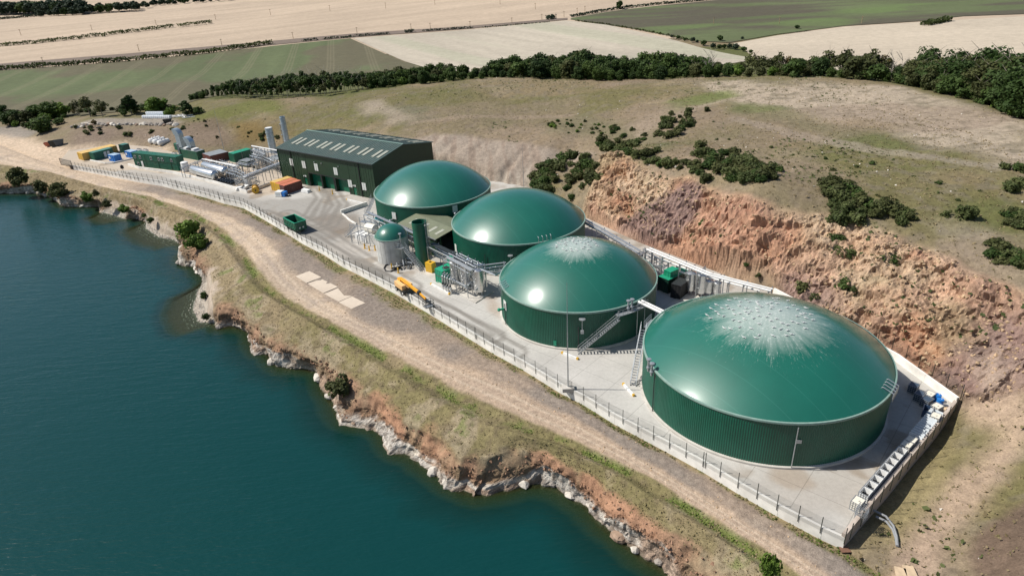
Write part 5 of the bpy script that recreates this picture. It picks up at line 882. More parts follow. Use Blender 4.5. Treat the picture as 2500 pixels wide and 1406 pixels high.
p=P(*zr(1235,905),2.0); q=P(*zr(1320,915),2.0); e=thing('elbow_duct',(p[0],p[1],0),0,'white duct elbow beside the first silver vessel','duct'); MB((p[0],p[1],0)).tube([p,q],.35,10).o('duct',M_WHITE,e,True); MB((p[0],p[1],0)).tube([p+[0,0,3.2],p+[0,0,2.2],q+[0.3,.3,1.6]],.22,10).o('riser',M_SILV,e,True)
# left plant: engine containers, ducts, flues
ec=container('engine_container',zl(1645,592),zl(1905,640),3.2,3.1,'green engine container carrying silver flue ducts','container',M_GREENC,M_GREYR); container('green_cabin',zl(1550,492),zl(1605,505),4.5,2.8,'small green cabin left of the engine container','cabin',M_GREENC,M_GREENR)
L=ec.location; 
def duct(a,zb_,h,w_,label,rz=-.4):
    p=P(*a,zb_); e=thing('flue_duct',(p[0],p[1],zb_),rz,label,'duct','silver flue ducts'); MB().box(-w_/2,-w_/2,0,w_/2,w_/2,h).o('riser',M_SKYB,e); m=MB(); n=7; pr=[(-w_*.5+ (w_*1.25)*(1-math.cos(t)),h+w_*1.1*math.sin(t)) for t in np.linspace(0,math.pi*.62,n)]
    vs=[];fs=[]
    cx0=-w_*.62
    for t in np.linspace(0,math.pi*.6,n):
        for rr in(w_*.12,w_*1.12): 
            for s in(-1,1): vs.append((cx0+rr*math.cos(t),s*w_/2*1.02,h+rr*math.sin(t)))
    for i in range(n-1):
        b=i*4; fs+= [(b,b+1,b+5,b+4),(b+2,b+6,b+7,b+3),(b,b+4,b+6,b+2),(b+1,b+3,b+7,b+5)]
    fs+= [(0,2,3,1),(4*n-4,4*n-3,4*n-1,4*n-2)]; m.add(vs,fs); m.o('hood',M_SKYB,e); return e
duct(zl(1655,430),3.1,4.3,2.0,'tall silver flue duct with curved hood above the engine container'); duct(zl(1800,450),3.1,1.8,2.0,'short silver flue duct with curved hood right of the tall one')
p=P(*zl(1640,590),0); e=thing('flue_duct',p,0,'pale vertical duct down the front left corner of the engine container','duct'); MB().box(-.3,-.5,0,.3,-.05,4.6).o('duct',M_SKYB,e); MB().box(-.4,-.55,4.6,.4,0,4.9).o('collar',M_GALV,e)
for x in(2,4.2,6.5): MB().box(x,.4,3.15,x+1.5,2.6,3.7).o('roof_fan',M_WHITE if x!=4.2 else M_DARK,ec)
container('grey_container',zl(1988,648),zl(2108,690),6.6,2.7,'maroon container with a grey roof behind the silver vessels','container',M_MAR,M_GREYR); container('green_container',zm(885,778),zm(968,797),7.2,3.0,'green container with a bright green roof left of the warehouse','container',M_GREENC,M_GREENB)
container('olive_unit',zm(1025,850),zm(1155,872),3.6,1.9,'low olive unit with a grey roof in front of the second green container','cabin',pm('olive green steel',(.03,.06,.035)),M_GREYR)
p=P(*zm(218,925),0); v=vtank('white_tank',p,1.15,3.0,M_WHITE,'upright white tank at the end of the site office','tank')
for n in range(6):
    a=zm(722+n*40,1098+n*9); p=P(*a,0); e=thing('gas_bottle',(p[0],p[1],0),-.35+1.57,'%s black cylinder of the row in front of the silver vessels'%('first','second','third','fourth','fifth','sixth')[n],'gas cylinder','black cylinders in a row'); m=MB().lathe([(.001,-.2),(.3,-.12),(.42,.1),(.42,2.6),(.3,2.85),(.001,2.95)],14); m.v=[(q[2]-.4,q[0],q[1]+.75) for q in m.v]; m.o('shell',pm('black steel',(.03,.04,.05),.25,.4,.1,2),e,True); MB().box(-.3,-.42,0,-.1,.42,.4).box(1.6,-.42,0,1.8,.42,.4).o('cradle',M_GALV,e)
rack('galvanised walkway on legs from the warehouse to the gas vessels',[zm(1090,1020),zm(1400,905),zm(1665,805)],4.0,4,[0,-.4,-.8,-.4],.11,1.0,2.6); rack('white pipes behind the rear silver vessel',[zm(480,735),zm(740,790),zm(990,845)],3.6,3,[0,-.4,-.2],.12,0,3,M_WHITE); rack('high white pipe on legs left of the warehouse wall',[zm(1225,540),zm(1640,612)],6.2,2,[0,-1.2],.18,0,3,M_WHITE)
rack('cluster of galvanised pipes right of the silver vessels',[zm(880,930),zm(1000,960),zm(1090,1010)],3.0,6,[0,-.5,.5,-1,.9,-1.5],.12,.3,1.8); rack('pipework behind the olive unit',[zm(1230,680),zm(1400,720),zm(1560,790)],3.6,5,[0,-.6,.4,-1.2,-.3],.12,.6,2.4); rack('pipe bridge between the grey roofed container and the site office',[zl(1640,760),zl(1800,700),zl(1990,630)],3.2,2,[0,.3],.09,.3,3)
slab([zm(1290,850),zm(1420,815),zm(1640,770),zm(1640,660),zm(1440,680)],3.6,3.9,'canopy_roof','flat grey canopy roof against the left wall of the warehouse','canopy',M_GREYR,0) if False else None
cp,L=frame('canopy',zm(1470,900),zm(1640,930),'flat grey canopy on posts against the left wall of the warehouse','canopy'); MB().box(0,0,3.6,L,7.5,3.85).o('roof',M_GREYR,cp)
for x in(.2,L-.2):
    for y in(.2,3.7,7.3): MB().box(x-.08,y-.08,0,x+.08,y+.08,3.6).o('post',M_GALV,cp)
v=vtank('grey_tank',P(*zm(1165,1145),0),.95,2.9,M_WHITE,'grey white upright unit in front of the walkway','tank'); MB().tube([(0,0,3.2),(0,0,3.9),(-1.4,.3,3.9)],.12,7).o('pipe',M_GALV,v,True)
def flue(px,py,top,wpx,label):
    b=P(px,py,0); R=wpx/2*float(np.linalg.norm(b-np.array([0,0,CAMZ])))/FPX; h=height_to(b,top); e=thing('flue_stack',b,0,label,'chimney','flue stacks'); MB().lathe([(R,0),(R,h),(R-.1,h),(R-.1,h-1.5)],24).o('shell',M_SKYB,e,True)
    for q in(.35,.6,.8,.97): MB().lathe([(R,h*q-.08),(R+.1,h*q-.06),(R+.1,h*q+.06),(R,h*q+.08)],24).o('band',M_GALV,e,True)
    return e,R,h
e,R,h=flue(668,372,312,16,'wide silver flue stack left of the warehouse'); MB().lathe([(R*.9,h+.02),(.001,h+.05)],20).o('lid',M_WHITE,e)
e,R,h=flue(706,372,285,12,'tall slim blue grey flue stack behind the warehouse'); MB().bar((-R-.25,-.1,2),(-R-.25,-.1,h-2.5),.3,.12,up=(1,0,0)).o('ladder',M_GALV,e)
for q in(.5,.65,.8): MB().box(-R-.5,-.6,h*q,R*.2,.1,h*q+.15).o('bracket',M_GALV,e)
rack('second tangle of galvanised pipes behind the silver vessels',[zm(700,800),zm(860,860),zm(1010,900)],2.6,6,[0,-.5,.5,-1,.9,-1.4],.1,.4,1.8); rack('pipe frame between the canopy and the high white pipe',[zm(1240,600),zm(1330,640),zm(1420,690)],4.6,4,[0,-.8,.6,-1.6],.1,.8,1.6,rail=True); rack('low pipes in front of the walkway legs',[zm(980,1100),zm(1110,1060),zm(1260,1010)],1.4,5,[0,-.3,.3,-.6,.5],.12,0,2.2); rack('pipes over the roof of the olive unit',[zm(1010,800),zm(1150,830),zm(1290,770)],3.0,3,[0,.3,-.3],.1,0,2.4)
for n,(q,w2,d2,h2,lab) in enumerate([((1370,760),2.6,1.6,2.2,'silver blower skid under the high white pipe'),((1480,830),3.0,1.8,1.9,'silver box skid beside the canopy'),((1010,1010),1.6,1.2,2.0,'silver cabinet right of the front silver vessel'),((1290,900),2.2,1.6,1.8,'silver box skid behind the walkway')]):
    p=P(*zm(*q),0); e=thing('blower_skid',p,-.6,lab,'equipment skid','silver skids in the gas plant'); MB().box(-w2/2,-d2/2,.25,w2/2,d2/2,h2).o('casing',M_SILV,e); MB().box(-w2/2-.2,-d2/2-.2,0,w2/2+.2,d2/2+.2,.24).o('skid',M_GALV,e); MB().cyl((0,0,h2),(0,0,h2+.9),.2,10).cyl((-w2*.3,0,h2),(-w2*.3,0,h2+.5),.14,8).o('vent_pipe',M_SILV,e,True); MB().box(-w2*.3,-d2/2-.03,.5,w2*.3,-d2/2-.005,h2-.3).o('louvre',M_DARK,e)
# three containers, cable drum, odds and ends in front of the warehouse
c1,L=frame('probe',zm(1522,1212),zm(1602,1234),None,None); o1=np.array(c1.location); rz=c1.rotation_euler[2]; bpy.data.objects.remove(c1); t=np.array([math.cos(rz),math.sin(rz),0])
for i,(lab,sm,rf,em) in enumerate([('yellow container, leftmost of three beside the warehouse',M_YEL,M_YROOF,M_YEL),('container with yellow doors and faded orange roof, middle of three',M_YEL,M_OR,M_YEL),('maroon container with faded orange roof, rightmost of three',M_MAR,M_OR,M_MAR)]):
    a=o1+t*2.62*i-np.array([-t[1],t[0],0])*.25*i; container('shipping_container',a,a+t*2.44,6.06,2.6,lab,'container',sm,rf,em,'three containers in a row',width=2.44)
p=P(*zm(1285,1270),0); e=thing('cable_drum',p,.35,'yellow timber cable drum lying on its side by the low wall','cable drum'); m=MB()
for y in(0,2.6): MB().cyl((0,y,1.0),(0,y+.14,1.0),1.0,20).o('flange',M_YEL,e)
MB().cyl((0,.14,1.0),(0,2.6,1.0),.72,20).o('barrel',M_BUFF,e,True); MB().cyl((0,-.03,1.0),(0,0,1.0),.25,10).o('hub',M_DARK,e)
e,L=frame('generator_cube',zm(1580,1318),zm(1665,1322),'white generator box with a blue end in front of the three containers','generator'); MB().box(0,0,.1,2.0,1.9,1.5).o('tank',M_WHITE,e); MB().box(2.02,.1,.1,3.0,1.8,1.35).o('cabinet',M_BLUE,e); MB().box(0,0,0,3.0,1.9,.09).o('skid',M_DARK,e); MB().box(.3,-.02,.5,1.5,-.002,1.2).o('door',M_LOUV,e); MB().cyl((3.3,.9,.3),(4.2,.9,.3),.3,10).o('muffler',M_BLACK,e)
p=P(*zm(2050,1245),0); e=thing('covered_pallet',p,-.5,'grey sheeted load in front of the warehouse beside the maroon container','pallet load'); MB().add([(-1.4,-.8,0),(1.4,-.8,0),(1.4,.8,0),(-1.4,.8,0),(-1.2,-.6,.9),(1.1,-.65,.75),(1.2,.6,.8),(-1.2,.6,1.0)],[(3,2,1,0),(4,5,6,7),(0,1,5,4),(1,2,6,5),(2,3,7,6),(3,0,4,7)]).o('cover',M_WHITE,e); MB().box(-1.5,-.9,-.01,1.5,.9,-.0).o('pallet',M_WOOD,e)
for n,(q,lab) in enumerate([((1040,1210),'left stack of white sheets on the low wall corner'),((1110,1200),'right stack of white sheets on the low wall corner')]):
    p=P(*zm(*q),0); e=thing('sheet_stack',p,.4+n,lab,'sheets','stacks of white sheets')
    for k in range(4): MB().box(-1.2+k*.1,-.7-k*.05,.1+k*.22,1.2+k*.1,.7-k*.05,.28+k*.22).o('sheet',M_WHITE,e)
p=P(303,424,0); e=thing('camera_post',p,0,'dark post with a black camera housing at the road edge left of the site office','post'); MB().cyl((0,0,0),(0,0,2.0),.06,7).o('post',M_DARK,e); MB().box(-.45,-.3,1.7,.4,.3,2.7).o('housing',M_BLACK,e); MB().box(-.2,-.15,2.7,.1,.15,2.95).o('lens_hood',M_BLACK,e)
# right wall: totes, drums, crates
IBC_CAGE=MB()
for z in(.18,.45,.72,.99,1.2):
    for a,b in(((-.6,-.5),(.6,-.5)),((.6,-.5),(.6,.5)),((.6,.5),(-.6,.5)),((-.6,.5),(-.6,-.5))): IBC_CAGE.bar((*a,z),(*b,z),.035)
for x in(-.6,-.3,0,.3,.6):
    for y in(-.5,.5): IBC_CAGE.bar((x,y,.15),(x,y,1.2),.035)
for y in(-.25,0,.25):
    for x in(-.6,.6): IBC_CAGE.bar((x,y,.15),(x,y,1.2),.035)
IBC_CAGE=IBC_CAGE.mesh('cage',M_GALV); IBC_B=MB().box(-.57,-.47,.16,.57,.47,1.14).lathe([(.14,1.14),(.14,1.22),(.001,1.22)],10).mesh('bottle',M_CREAM); IBC_P=MB().box(-.6,-.5,0,.6,.5,.05).box(-.6,-.5,.05,-.4,.5,.14).box(.4,-.5,.05,.6,.5,.14).box(-.1,-.5,.05,.1,.5,.14).mesh('pallet',M_GALV)
IBC_O=MB(); 
for a in((-.57,-.47,.57,-.42),(-.57,.42,.57,.47),(-.57,-.42,-.52,.42),(.52,-.42,.57,.42)): IBC_O.box(a[0],a[1],.16,a[2],a[3],1.16)
IBC_O.box(-.52,-.42,.16,.52,.42,.2); IBC_O=IBC_O.mesh('bottle',M_WHITE); IBC_D=MB().box(-.57,-.47,.16,.57,.47,1.14).mesh('bottle',pm('dark blue grey plastic',(.05,.075,.11),.5,0,.2,2)); IBC_IN=MB().box(-.52,-.42,.2,.52,.42,.5).mesh('residue',M_BLACK)
wa=math.atan2((B2-C2)[1],(B2-C2)[0]); s_=1.12
def ibc(px,py,kind,label,rz=None,z=0):
    p=P(px,py,z); e=thing('storage_tote',p,(wa if rz is None else rz),label,'tote','totes along the right wall'); e.scale=(s_,s_,s_); link('cage',IBC_CAGE,e); link('pallet',IBC_P,e); link('bottle',{'c':IBC_B,'o':IBC_O,'d':IBC_D}[kind],e)
    if kind=='o': link('residue',IBC_IN,e)
wallp=lambda f,d=1.15,z=0: proj(np.array([*(C2+(B2-C2)*f+np.array([-(B2-C2)[1],(B2-C2)[0]])/np.linalg.norm(B2-C2)*d),z]))
O_=['first','second','third','fourth','fifth','sixth','seventh','eighth','ninth','tenth','eleventh','twelfth']
ibc(*wallp(.155),'c','white caged tote nearest the front corner of the yard')
for i in range(8): ibc(*wallp(.215+i*.042),'o','%s cut open white tote from the front corner along the right wall'%O_[i])
ibc(*wallp(.56,1.15),'c','closed white tote just beyond the open ones on the right wall'); ibc(*wallp(.60,1.1),'c','closed white tote with stained top near the middle of the right wall')
M_PANEL=pm('pale blue white sheet',(.66,.71,.74),.4,0,.08,2); PNL=MB().box(-.05,-.8,0,.05,.8,1.15).mesh('panel',M_PANEL)
for i in range(14):
    f=.64+i*.016; p=C2+(B2-C2)*f+np.array([-(B2-C2)[1],(B2-C2)[0]])/np.linalg.norm(B2-C2)*1.1; o=link('cage_panel',PNL,None); o.location=(*p,0); o.rotation_euler=(0,.18,wa); tag(o,'%s pale upright panel from the front in the row by the right wall'%ow(i+1),'panel','pale panels stacked by the right wall')
for q,k,lab in [((1150,965),'c','white caged tote between the pale panels and the crates in the back corner'),((1080,695),'c','white tote against the back wall in the sun'),((890,585),'d','dark tote furthest left in the shade of the largest tank'),((965,690),'d','dark tote in the shade, second from left'),((1050,760),'d','dark tote in the shade beside the cream one'),((1170,845),'c','cream tote nearest the right wall in the back corner')]: ibc(*zb(*q),k,lab,wa+random.uniform(-.3,.3))
p=P(*zb(1065,875),0); e=thing('waste_bin',p,wa+.2,'open dark blue bin beside the cream tote','bin'); m=MB()
for a in((-.8,-.6,.8,-.54),(-.8,.54,.8,.6),(-.8,-.54,-.74,.54),(.74,-.54,.8,.54)): m.box(a[0],a[1],.1,a[2],a[3],1.2)
m.box(-.74,-.54,.1,.74,.54,.16).o('tub',pm('dark blue plastic',(.03,.06,.12),.5,0,.15,2),e); MB().box(-.84,-.64,1.2,.84,-.52,1.28).box(-.84,.52,1.2,.84,.64,1.28).o('lip',pm('grey plastic',(.25,.26,.27)),e)
for n,(q,lab) in enumerate([((1185,700),'upper blue drum in the back corner'),((1215,755),'lower blue drum in the back corner')]):
    p=P(*zb(*q),0); e=thing('drum',p,0,lab,'drum','blue drums'); MB().lathe([(.001,0),(.42,0),(.45,.05),(.45,.45),(.47,.48),(.45,.52),(.45,1.15),(.001,1.17)],18).o('barrel',M_BLUE,e,True); MB().cyl((.15,0,1.17),(.15,0,1.22),.07,8).o('bung',M_WHITE,e)
p=P(*zb(1270,810),0); o=MB().box(-.9,-.7,0,.9,.7,.12).o('board',pm('tan board',(.5,.38,.25),.8,0,.15,2)); o.location=p; o.rotation_euler=(0,0,wa+.4); tag(o,'tan board lying beside the cream tote in the back corner','board')
p=P(*zc(430,905),0); e=thing('wire_cage',p,wa,'empty wire cage leaning at the front corner of the yard','cage'); o=link('cage',IBC_CAGE,e); o.location=(0,0,1.25); o.rotation_euler=(.3,.2,.3); o=link('cage',IBC_CAGE,e); o.location=(.9,0,.0)
p=P(*zc(318,1160),-1.4); o=MB().box(-.5,-.4,0,.5,.4,.1).o('manhole_cover',pm('rusty steel',(.16,.08,.05),.8,0,.2,3)); o.location=p; tag(o,'rusty square cover outside the front corner of the wall','cover')
w_=[P(*zc(a,b),-1.2) for a,b in[(580,800),(700,860),(770,950),(800,1050),(808,1135)]]; w2=[P(*zc(a,b),-1.25) for a,b in[(605,860),(700,905),(760,980),(790,1060),(800,1135)]]
for n,(q,lab) in enumerate([(w_,'outer of two bent pipes lying on the ground outside the front corner'),(w2,'inner of two bent pipes lying on the ground outside the front corner')]): o=MB(q[0]).tube([p+np.array([0,0,.25]) for p in q],.13,8).o('loose_pipe',pm('grey plastic',(.25,.26,.27)),None,True); o.location=q[0]; tag(o,lab,'pipe','loose pipes')
for n,(q,lab) in enumerate([((845,1400),'left tan board at the bottom edge of the picture'),((935,1385),'right tan board at the bottom edge of the picture')]): p=P(*zc(*q),-1.0); o=MB().box(-1.0,-.55,0,1.0,.55,.15).o('board',pm('tan board',(.5,.38,.25))); o.location=p; o.rotation_euler=(0,0,1.2+n*.2); tag(o,lab,'board','tan boards')
# far left yard: bales, boulders, skips
BALE=MB(); BALE.lathe([(.001,0),(.55,0),(.66,.15),(.66,1.0),(.55,1.15),(.001,1.16)],12); BALE=BALE.mesh('wrap',pm('white bale wrap',(.74,.77,.80),.35,0,.06,2),True); BCAP=MB().lathe([(.56,1.151),(.3,1.19),(.001,1.2)],12).mesh('end_fold',M_PANEL,True)
k=0
for i in range(14):
    for j in range(2 if 2<i<12 else 1):
        b=G(352+i*4.9,289.5-j*2.5); z=b[2]+(1.15 if j else 0)-.1; e=thing('wrapped_bale',(b[0]-(.6 if j else 0),b[1],z),random.random()*3,'%s white wrapped bale, %s from the left in the row on the far terrace'%('upper' if j else 'lower',(O_+['thirteenth','fourteenth'])[i]),'bale','white bales on the far terrace'); e.scale=(1.12,1.12,1.15); link('wrap',BALE,e); link('end_fold',BCAP,e)
def boulder(s,seed,mat):
    m=MB().ball((0,0,0),1,9,6); v=np.array(m.v); n=.72+.55*vnoise(v[:,0]*1.3+seed*3.1,v[:,1]*1.3,v[:,2]*1.3,seed); v=np.round(v*n[:,None]*2.6)/2.6*.5+v*n[:,None]*.5; m.v=[tuple(p) for p in v*np.array(s)]; return m.mesh('boulder',mat)
BLD=[boulder((1,.8,.62),q,m_) for q,m_ in enumerate([M_STONE,M_STONE,pm('grey boulder',(.27,.24,.21),.9,0,.3,.9,bmp=.6),pm('brown boulder',(.30,.21,.15),.9,0,.3,.9,bmp=.6)])]
def put_boulder(p,s,k,label,group): o=link('boulder',BLD[k],None); o.location=p; o.rotation_euler=(random.uniform(-.3,.3),random.uniform(-.3,.3),random.random()*6); o.scale=(s,s,s); tag(o,label,'boulder',group)
for i in range(34):
    x=176+i*7.6; b=G(x+random.uniform(-2,2),306+random.uniform(-1.5,2)+(4 if x<200 else 0)); put_boulder(b+np.array([0,0,.3]),random.uniform(.7,1.5),random.choice([0,2,3,2]),'%s boulder from left in the row edging the far terrace'%ow(i+1),'boulders edging the far terrace')
for q,lab,mt in [((121,356),'orange open skip at far left beside the dark bins',M_OR),((133,356),'dark low bin between the orange skip and the tall bin',M_DARK),((146,354),'tall dark grey bin at far left below the bank',pm('slate paint',(.06,.075,.09))),((410,300),'dark skip on the far terrace beside the white bales',M_DARK)]:
    b=G(*q); e=thing('waste_skip',b,.4,lab,'skip','skips and bins'); m=MB(); wx_=1.7; hh_=1.9 if 'tall' in lab else 1.3
    m.add([(-wx_*.7,-.8,0),(wx_*.7,-.8,0),(wx_*.7,.8,0),(-wx_*.7,.8,0),(-wx_,-1,hh_),(wx_,-1,hh_),(wx_,1,hh_),(-wx_,1,hh_)],[(3,2,1,0),(0,1,5,4),(1,2,6,5),(2,3,7,6),(3,0,4,7)]); m.o('tub',mt,e); MB().bar((-wx_,-1,hh_),(wx_,-1,hh_),.1).bar((-wx_,1,hh_),(wx_,1,hh_),.1).o('lip',mt,e); MB().box(-wx_*.8,-.85,hh_*.55,wx_*.8,.85,hh_*.6).o('load',M_STONE,e)
for i in range(9): b=G(428+i*4.2,286+random.uniform(-3,3)); p=MB().bar((-2.5,0,.3),(2.5,0,.5),.35,.3).o('white_beam',M_WHITE); p.location=b; p.rotation_euler=(0,0,random.random()*3); tag(p,'%s pale beam in the loose pile right of the white bales'%ow(i+1),'beam','pale beams in a pile')
for n,q in enumerate([(207,303),(222,305)]): b=G(*q); p=MB().box(-1.6,-.7,0,1.6,.7,.4).o('concrete_block',M_STONE); p.location=b; tag(p,'%s flat white block on the edge of the far terrace'%('left','right')[n],'block','white blocks on the terrace')
# ------------------------------------------------------------------ vegetation
def leaf_mat(name,c0,c1,tr=.25):
    m,t,b=nodes(name); tc=N(t,'ShaderNodeTexCoord').outputs['Object']; oi=N(t,'ShaderNodeObjectInfo'); n=noise(t,.55,4,tc,.7)
    f=math_(t,'ADD',n.outputs[0],math_(t,'MULTIPLY',math_(t,'SUBTRACT',oi.outputs['Random'],.5),.35)); r=ramp(t,f,[(.28,c0),(.72,c1)]); t.links.new(r.outputs[0],b.inputs['Base Color']); b.inputs['Roughness'].default_value=.7; b.inputs['Specular IOR Level'].default_value=.2
    tl_=N(t,'ShaderNodeBsdfTranslucent'); t.links.new(r.outputs[0],tl_.inputs[0]); ms=N(t,'ShaderNodeMixShader'); ms.inputs[0].default_value=tr; t.links.new(b.outputs[0],ms.inputs[1]); t.links.new(tl_.outputs[0],ms.inputs[2]); t.links.new(ms.outputs[0],t.nodes['Material Output'].inputs[0]); return m
LM={'dark':leaf_mat('dark foliage',(.022,.044,.012),(.062,.10,.028)),'mid':leaf_mat('mid green foliage',(.030,.058,.013),(.080,.125,.032),.3),'olive':leaf_mat('olive foliage',(.045,.055,.018),(.105,.115,.042)),'leafy':leaf_mat('sunlit leaf foliage',(.04,.072,.014),(.095,.14,.036),.3),'bright':leaf_mat('bright green foliage',(.07,.125,.018),(.16,.24,.045)),'gorse':leaf_mat('gorse foliage',(.045,.066,.020),(.125,.145,.052),.3),'brown':leaf_mat('browning foliage',(.09,.07,.03),(.18,.14,.06)),'far':leaf_mat('far dark foliage',(.020,.036,.022),(.045,.068,.040))}
M_BARK=pm('bark',(.20,.175,.14),.9,0,.3,2); M_BARKP=pm('pale bark',(.34,.31,.26),.9,0,.25,2)
def quads(cen,nrm,size,seed,name,mat,asp=1.0):
    g=np.random.default_rng(seed); n=len(cen); a=g.normal(size=(n,3)); a-=nrm*(a*nrm).sum(1)[:,None]; a/=np.linalg.norm(a,axis=1)[:,None]+1e-9; b=np.cross(nrm,a); s=(size*(.6+.8*g.random(n)))[:,None] if np.ndim(size)==0 else (np.asarray(size)*(.6+.8*g.random(n)))[:,None]
    P4=np.stack([cen-a*s-b*s*.55*asp,cen+a*s*.2-b*s*.8*asp,cen+a*s+b*s*.35*asp,cen-a*s*.3+b*s*.8*asp],1).reshape(-1,3)
    me=bpy.data.meshes.new(name); me.vertices.add(4*n); me.vertices.foreach_set('co',P4.astype(np.float32).ravel()); me.loops.add(4*n); me.loops.foreach_set('vertex_index',np.arange(4*n,dtype=np.int32)); me.polygons.add(n); me.polygons.foreach_set('loop_start',np.arange(0,4*n,4,dtype=np.int32))
    try: me.polygons.foreach_set('loop_total',np.full(n,4,np.int32))
    except Exception: pass
    me.update(calc_edges=True); me.materials.append(mat); return me
def crown(seed,mat,rx,z0,z1,ncl=26,per=60,leaf=.42,shape='round',gap=.0):
    g=np.random.default_rng(seed); C=[];Nn=[]
    for i in range(ncl):
        u=g.normal(size=3); u/=np.linalg.norm(u); r=g.random()**.4; h=(z1-z0)/2; zc=(z0+z1)/2
        c_=np.array([u[0]*rx*r*.72,u[1]*rx*r*.72,zc+u[2]*h*r*.74])
        if shape=='cone': k=1-.75*np.clip((c_[2]-z0)/(z1-z0),0,1); c_[:2]*=k*1.25
        if shape=='lobed': c_[2]+=abs(c_[0])*.1
        cr=rx*g.uniform(.26,.46)*(.65 if shape=='cone' else 1); v=g.normal(size=(per,3)); v/=np.linalg.norm(v,axis=1)[:,None]; rr=cr*g.uniform(.75,1.08,per)[:,None]
        C.append(c_+v*rr*np.array([1,1,.8])); n=v+g.normal(size=(per,3))*.55+np.array([0,0,.25]); Nn.append(n/np.linalg.norm(n,axis=1)[:,None])
    return quads(np.concatenate(C),np.concatenate(Nn),leaf,seed,'crown',mat)
def trunk(seed,h,r,top,mat,limbs=6,bare=False):
    g=np.random.default_rng(seed); mb=MB(); p=np.array([0,0,-.5]); pts=[p]
    for i in range(4): p=p+np.array([g.normal()*.12*h*.08,g.normal()*.12*h*.08,(top+.5)/4]); pts.append(p)
    for i in range(4): mb.cyl(pts[i],pts[i+1],r*(1-i*.2),7,r*(1-(i+1)*.2),False)
    for i in range(limbs):
        t=g.random()*6.28; z=pts[2+i%3]; L=h*g.uniform(.2,.36); e=z+np.array([math.cos(t)*L*.7,math.sin(t)*L*.7,L*.8]); mb.cyl(z,e,r*.4,5,r*.1,False)
        if bare:
            for q in range(4): t2=t+g.normal()*.9; f=z+(e-z)*g.uniform(.4,1); e2=f+np.array([math.cos(t2),math.sin(t2),1.1])*L*.38; mb.cyl(f,e2,r*.17,4,r*.04,False); mb.cyl(f+(e2-f)*.5,f+(e2-f)*.5+np.array([math.cos(t2+1),math.sin(t2+1),.9])*L*.22,r*.1,3,r*.03,False)
    return mb.mesh('trunk',mat)
TK={}   # kind -> list of (crown mesh, trunk mesh, height, radius)
def mk(kind,mats,n,h,rx,z0,shape='round',bark=None,ncl=26,per=60,leaf=.42,tr=.22,top=None):
    TK[kind]=[(crown(abs(hash(kind))%1000*0+i*7+len(kind)*31+ord(kind[0]),LM[mats[i%len(mats)]],rx,z0,h,ncl,per,leaf,shape),trunk(i+5,h,tr,top or h*.7,bark or M_BARK),h) for i in range(n)]
mk('broad',['dark','mid','olive','mid','dark','leafy'],6,11,4.4,-1.2,'lobed',ncl=46,per=58,leaf=.40); mk('tall',['mid','dark','olive','mid'],4,11,2.5,2.4,bark=M_BARKP,ncl=26,per=42,leaf=.33,tr=.14,top=9.5); mk('sparse',['olive','olive','brown'],3,10,3.3,3.0,ncl=15,per=42,leaf=.36,tr=.2,top=8.5); mk('cone',['dark','dark'],2,11,3.4,.6,'cone',ncl=34,per=60,leaf=.38); mk('bushy',['mid','bright','olive','mid'],4,5,2.9,.0,ncl=22,per=55,leaf=.30,tr=.1,top=3); mk('fresh',['bright','bright','mid'],3,5,2.7,.1,ncl=26,per=70,leaf=.24,tr=.1,top=3); mk('gorse',['gorse','gorse','mid','olive','olive'],5,2.2,1.5,-.3,ncl=16,per=44,leaf=.17,tr=.05,top=1.4); mk('wood',['dark','mid','dark','olive'],4,15,5.2,-1.5,'lobed',ncl=56,per=95,leaf=.34,tr=.3); mk('far',['far','far','dark'],3,12,5.2,.3,ncl=22,per=40,leaf=.7); mk('autumn',['brown'],1,5,1.7,.3,'cone',ncl=14,per=40,leaf=.25,tr=.08,top=4); mk('reed',['olive'],1,3.4,1.9,-.4,ncl=16,per=46,leaf=.26,tr=.05,top=2)
def plant(kind,p,h,label,cat='tree',group=None,name=None,wid=1.0,idx=None):
    cm,tm,h0=TK[kind][idx if idx is not None else random.randrange(len(TK[kind]))]; s=h/h0
    e=thing(name or ('bush' if cat=='bush' else 'tree'),p,random.random()*6.28,label,cat,group); e.scale=(s*wid*random.uniform(.92,1.1),s*wid*random.uniform(.92,1.1),s); link('trunk',tm,e); link('foliage' if cat=='bush' else 'crown',cm,e); return e
CREST=[(440,246),(500,241),(620,241),(740,237),(800,233),(960,211),(1150,195),(1280,190),(1420,196),(1500,199),(1750,188),(2000,190),(2180,205),(2330,235),(2450,275),(2500,292),(2600,325)]
TOPS=[(440,250),(500,222),(560,196),(650,188),(750,172),(830,170),(900,172),(1000,162),(1100,158),(1180,160),(1230,141),(1300,136),(1380,128),(1420,116),(1445,114),(1480,140),(1550,131),(1680,128),(1740,141),(1800,150),(1850,132),(1900,135),(2000,130),(2130,122),(2160,128),(2200,150),(2250,118),(2330,121),(2400,108),(2480,105),(2600,112)]
crest_y=lambda x:float(np.interp(x,[q[0] for q in CREST],[q[1] for q in CREST])); top_y=lambda x:float(np.interp(x,[q[0] for q in TOPS],[q[1] for q in TOPS]))
def behind(px,dist):
    p=G(px,crest_y(px)+2.5); d=p[:2]/np.linalg.norm(p[:2]); q=p[:2]+d*dist; return np.array([q[0],q[1],float(H0(q[0:1],q[1:2])[0])-.2])
random.seed(21); cnt={}
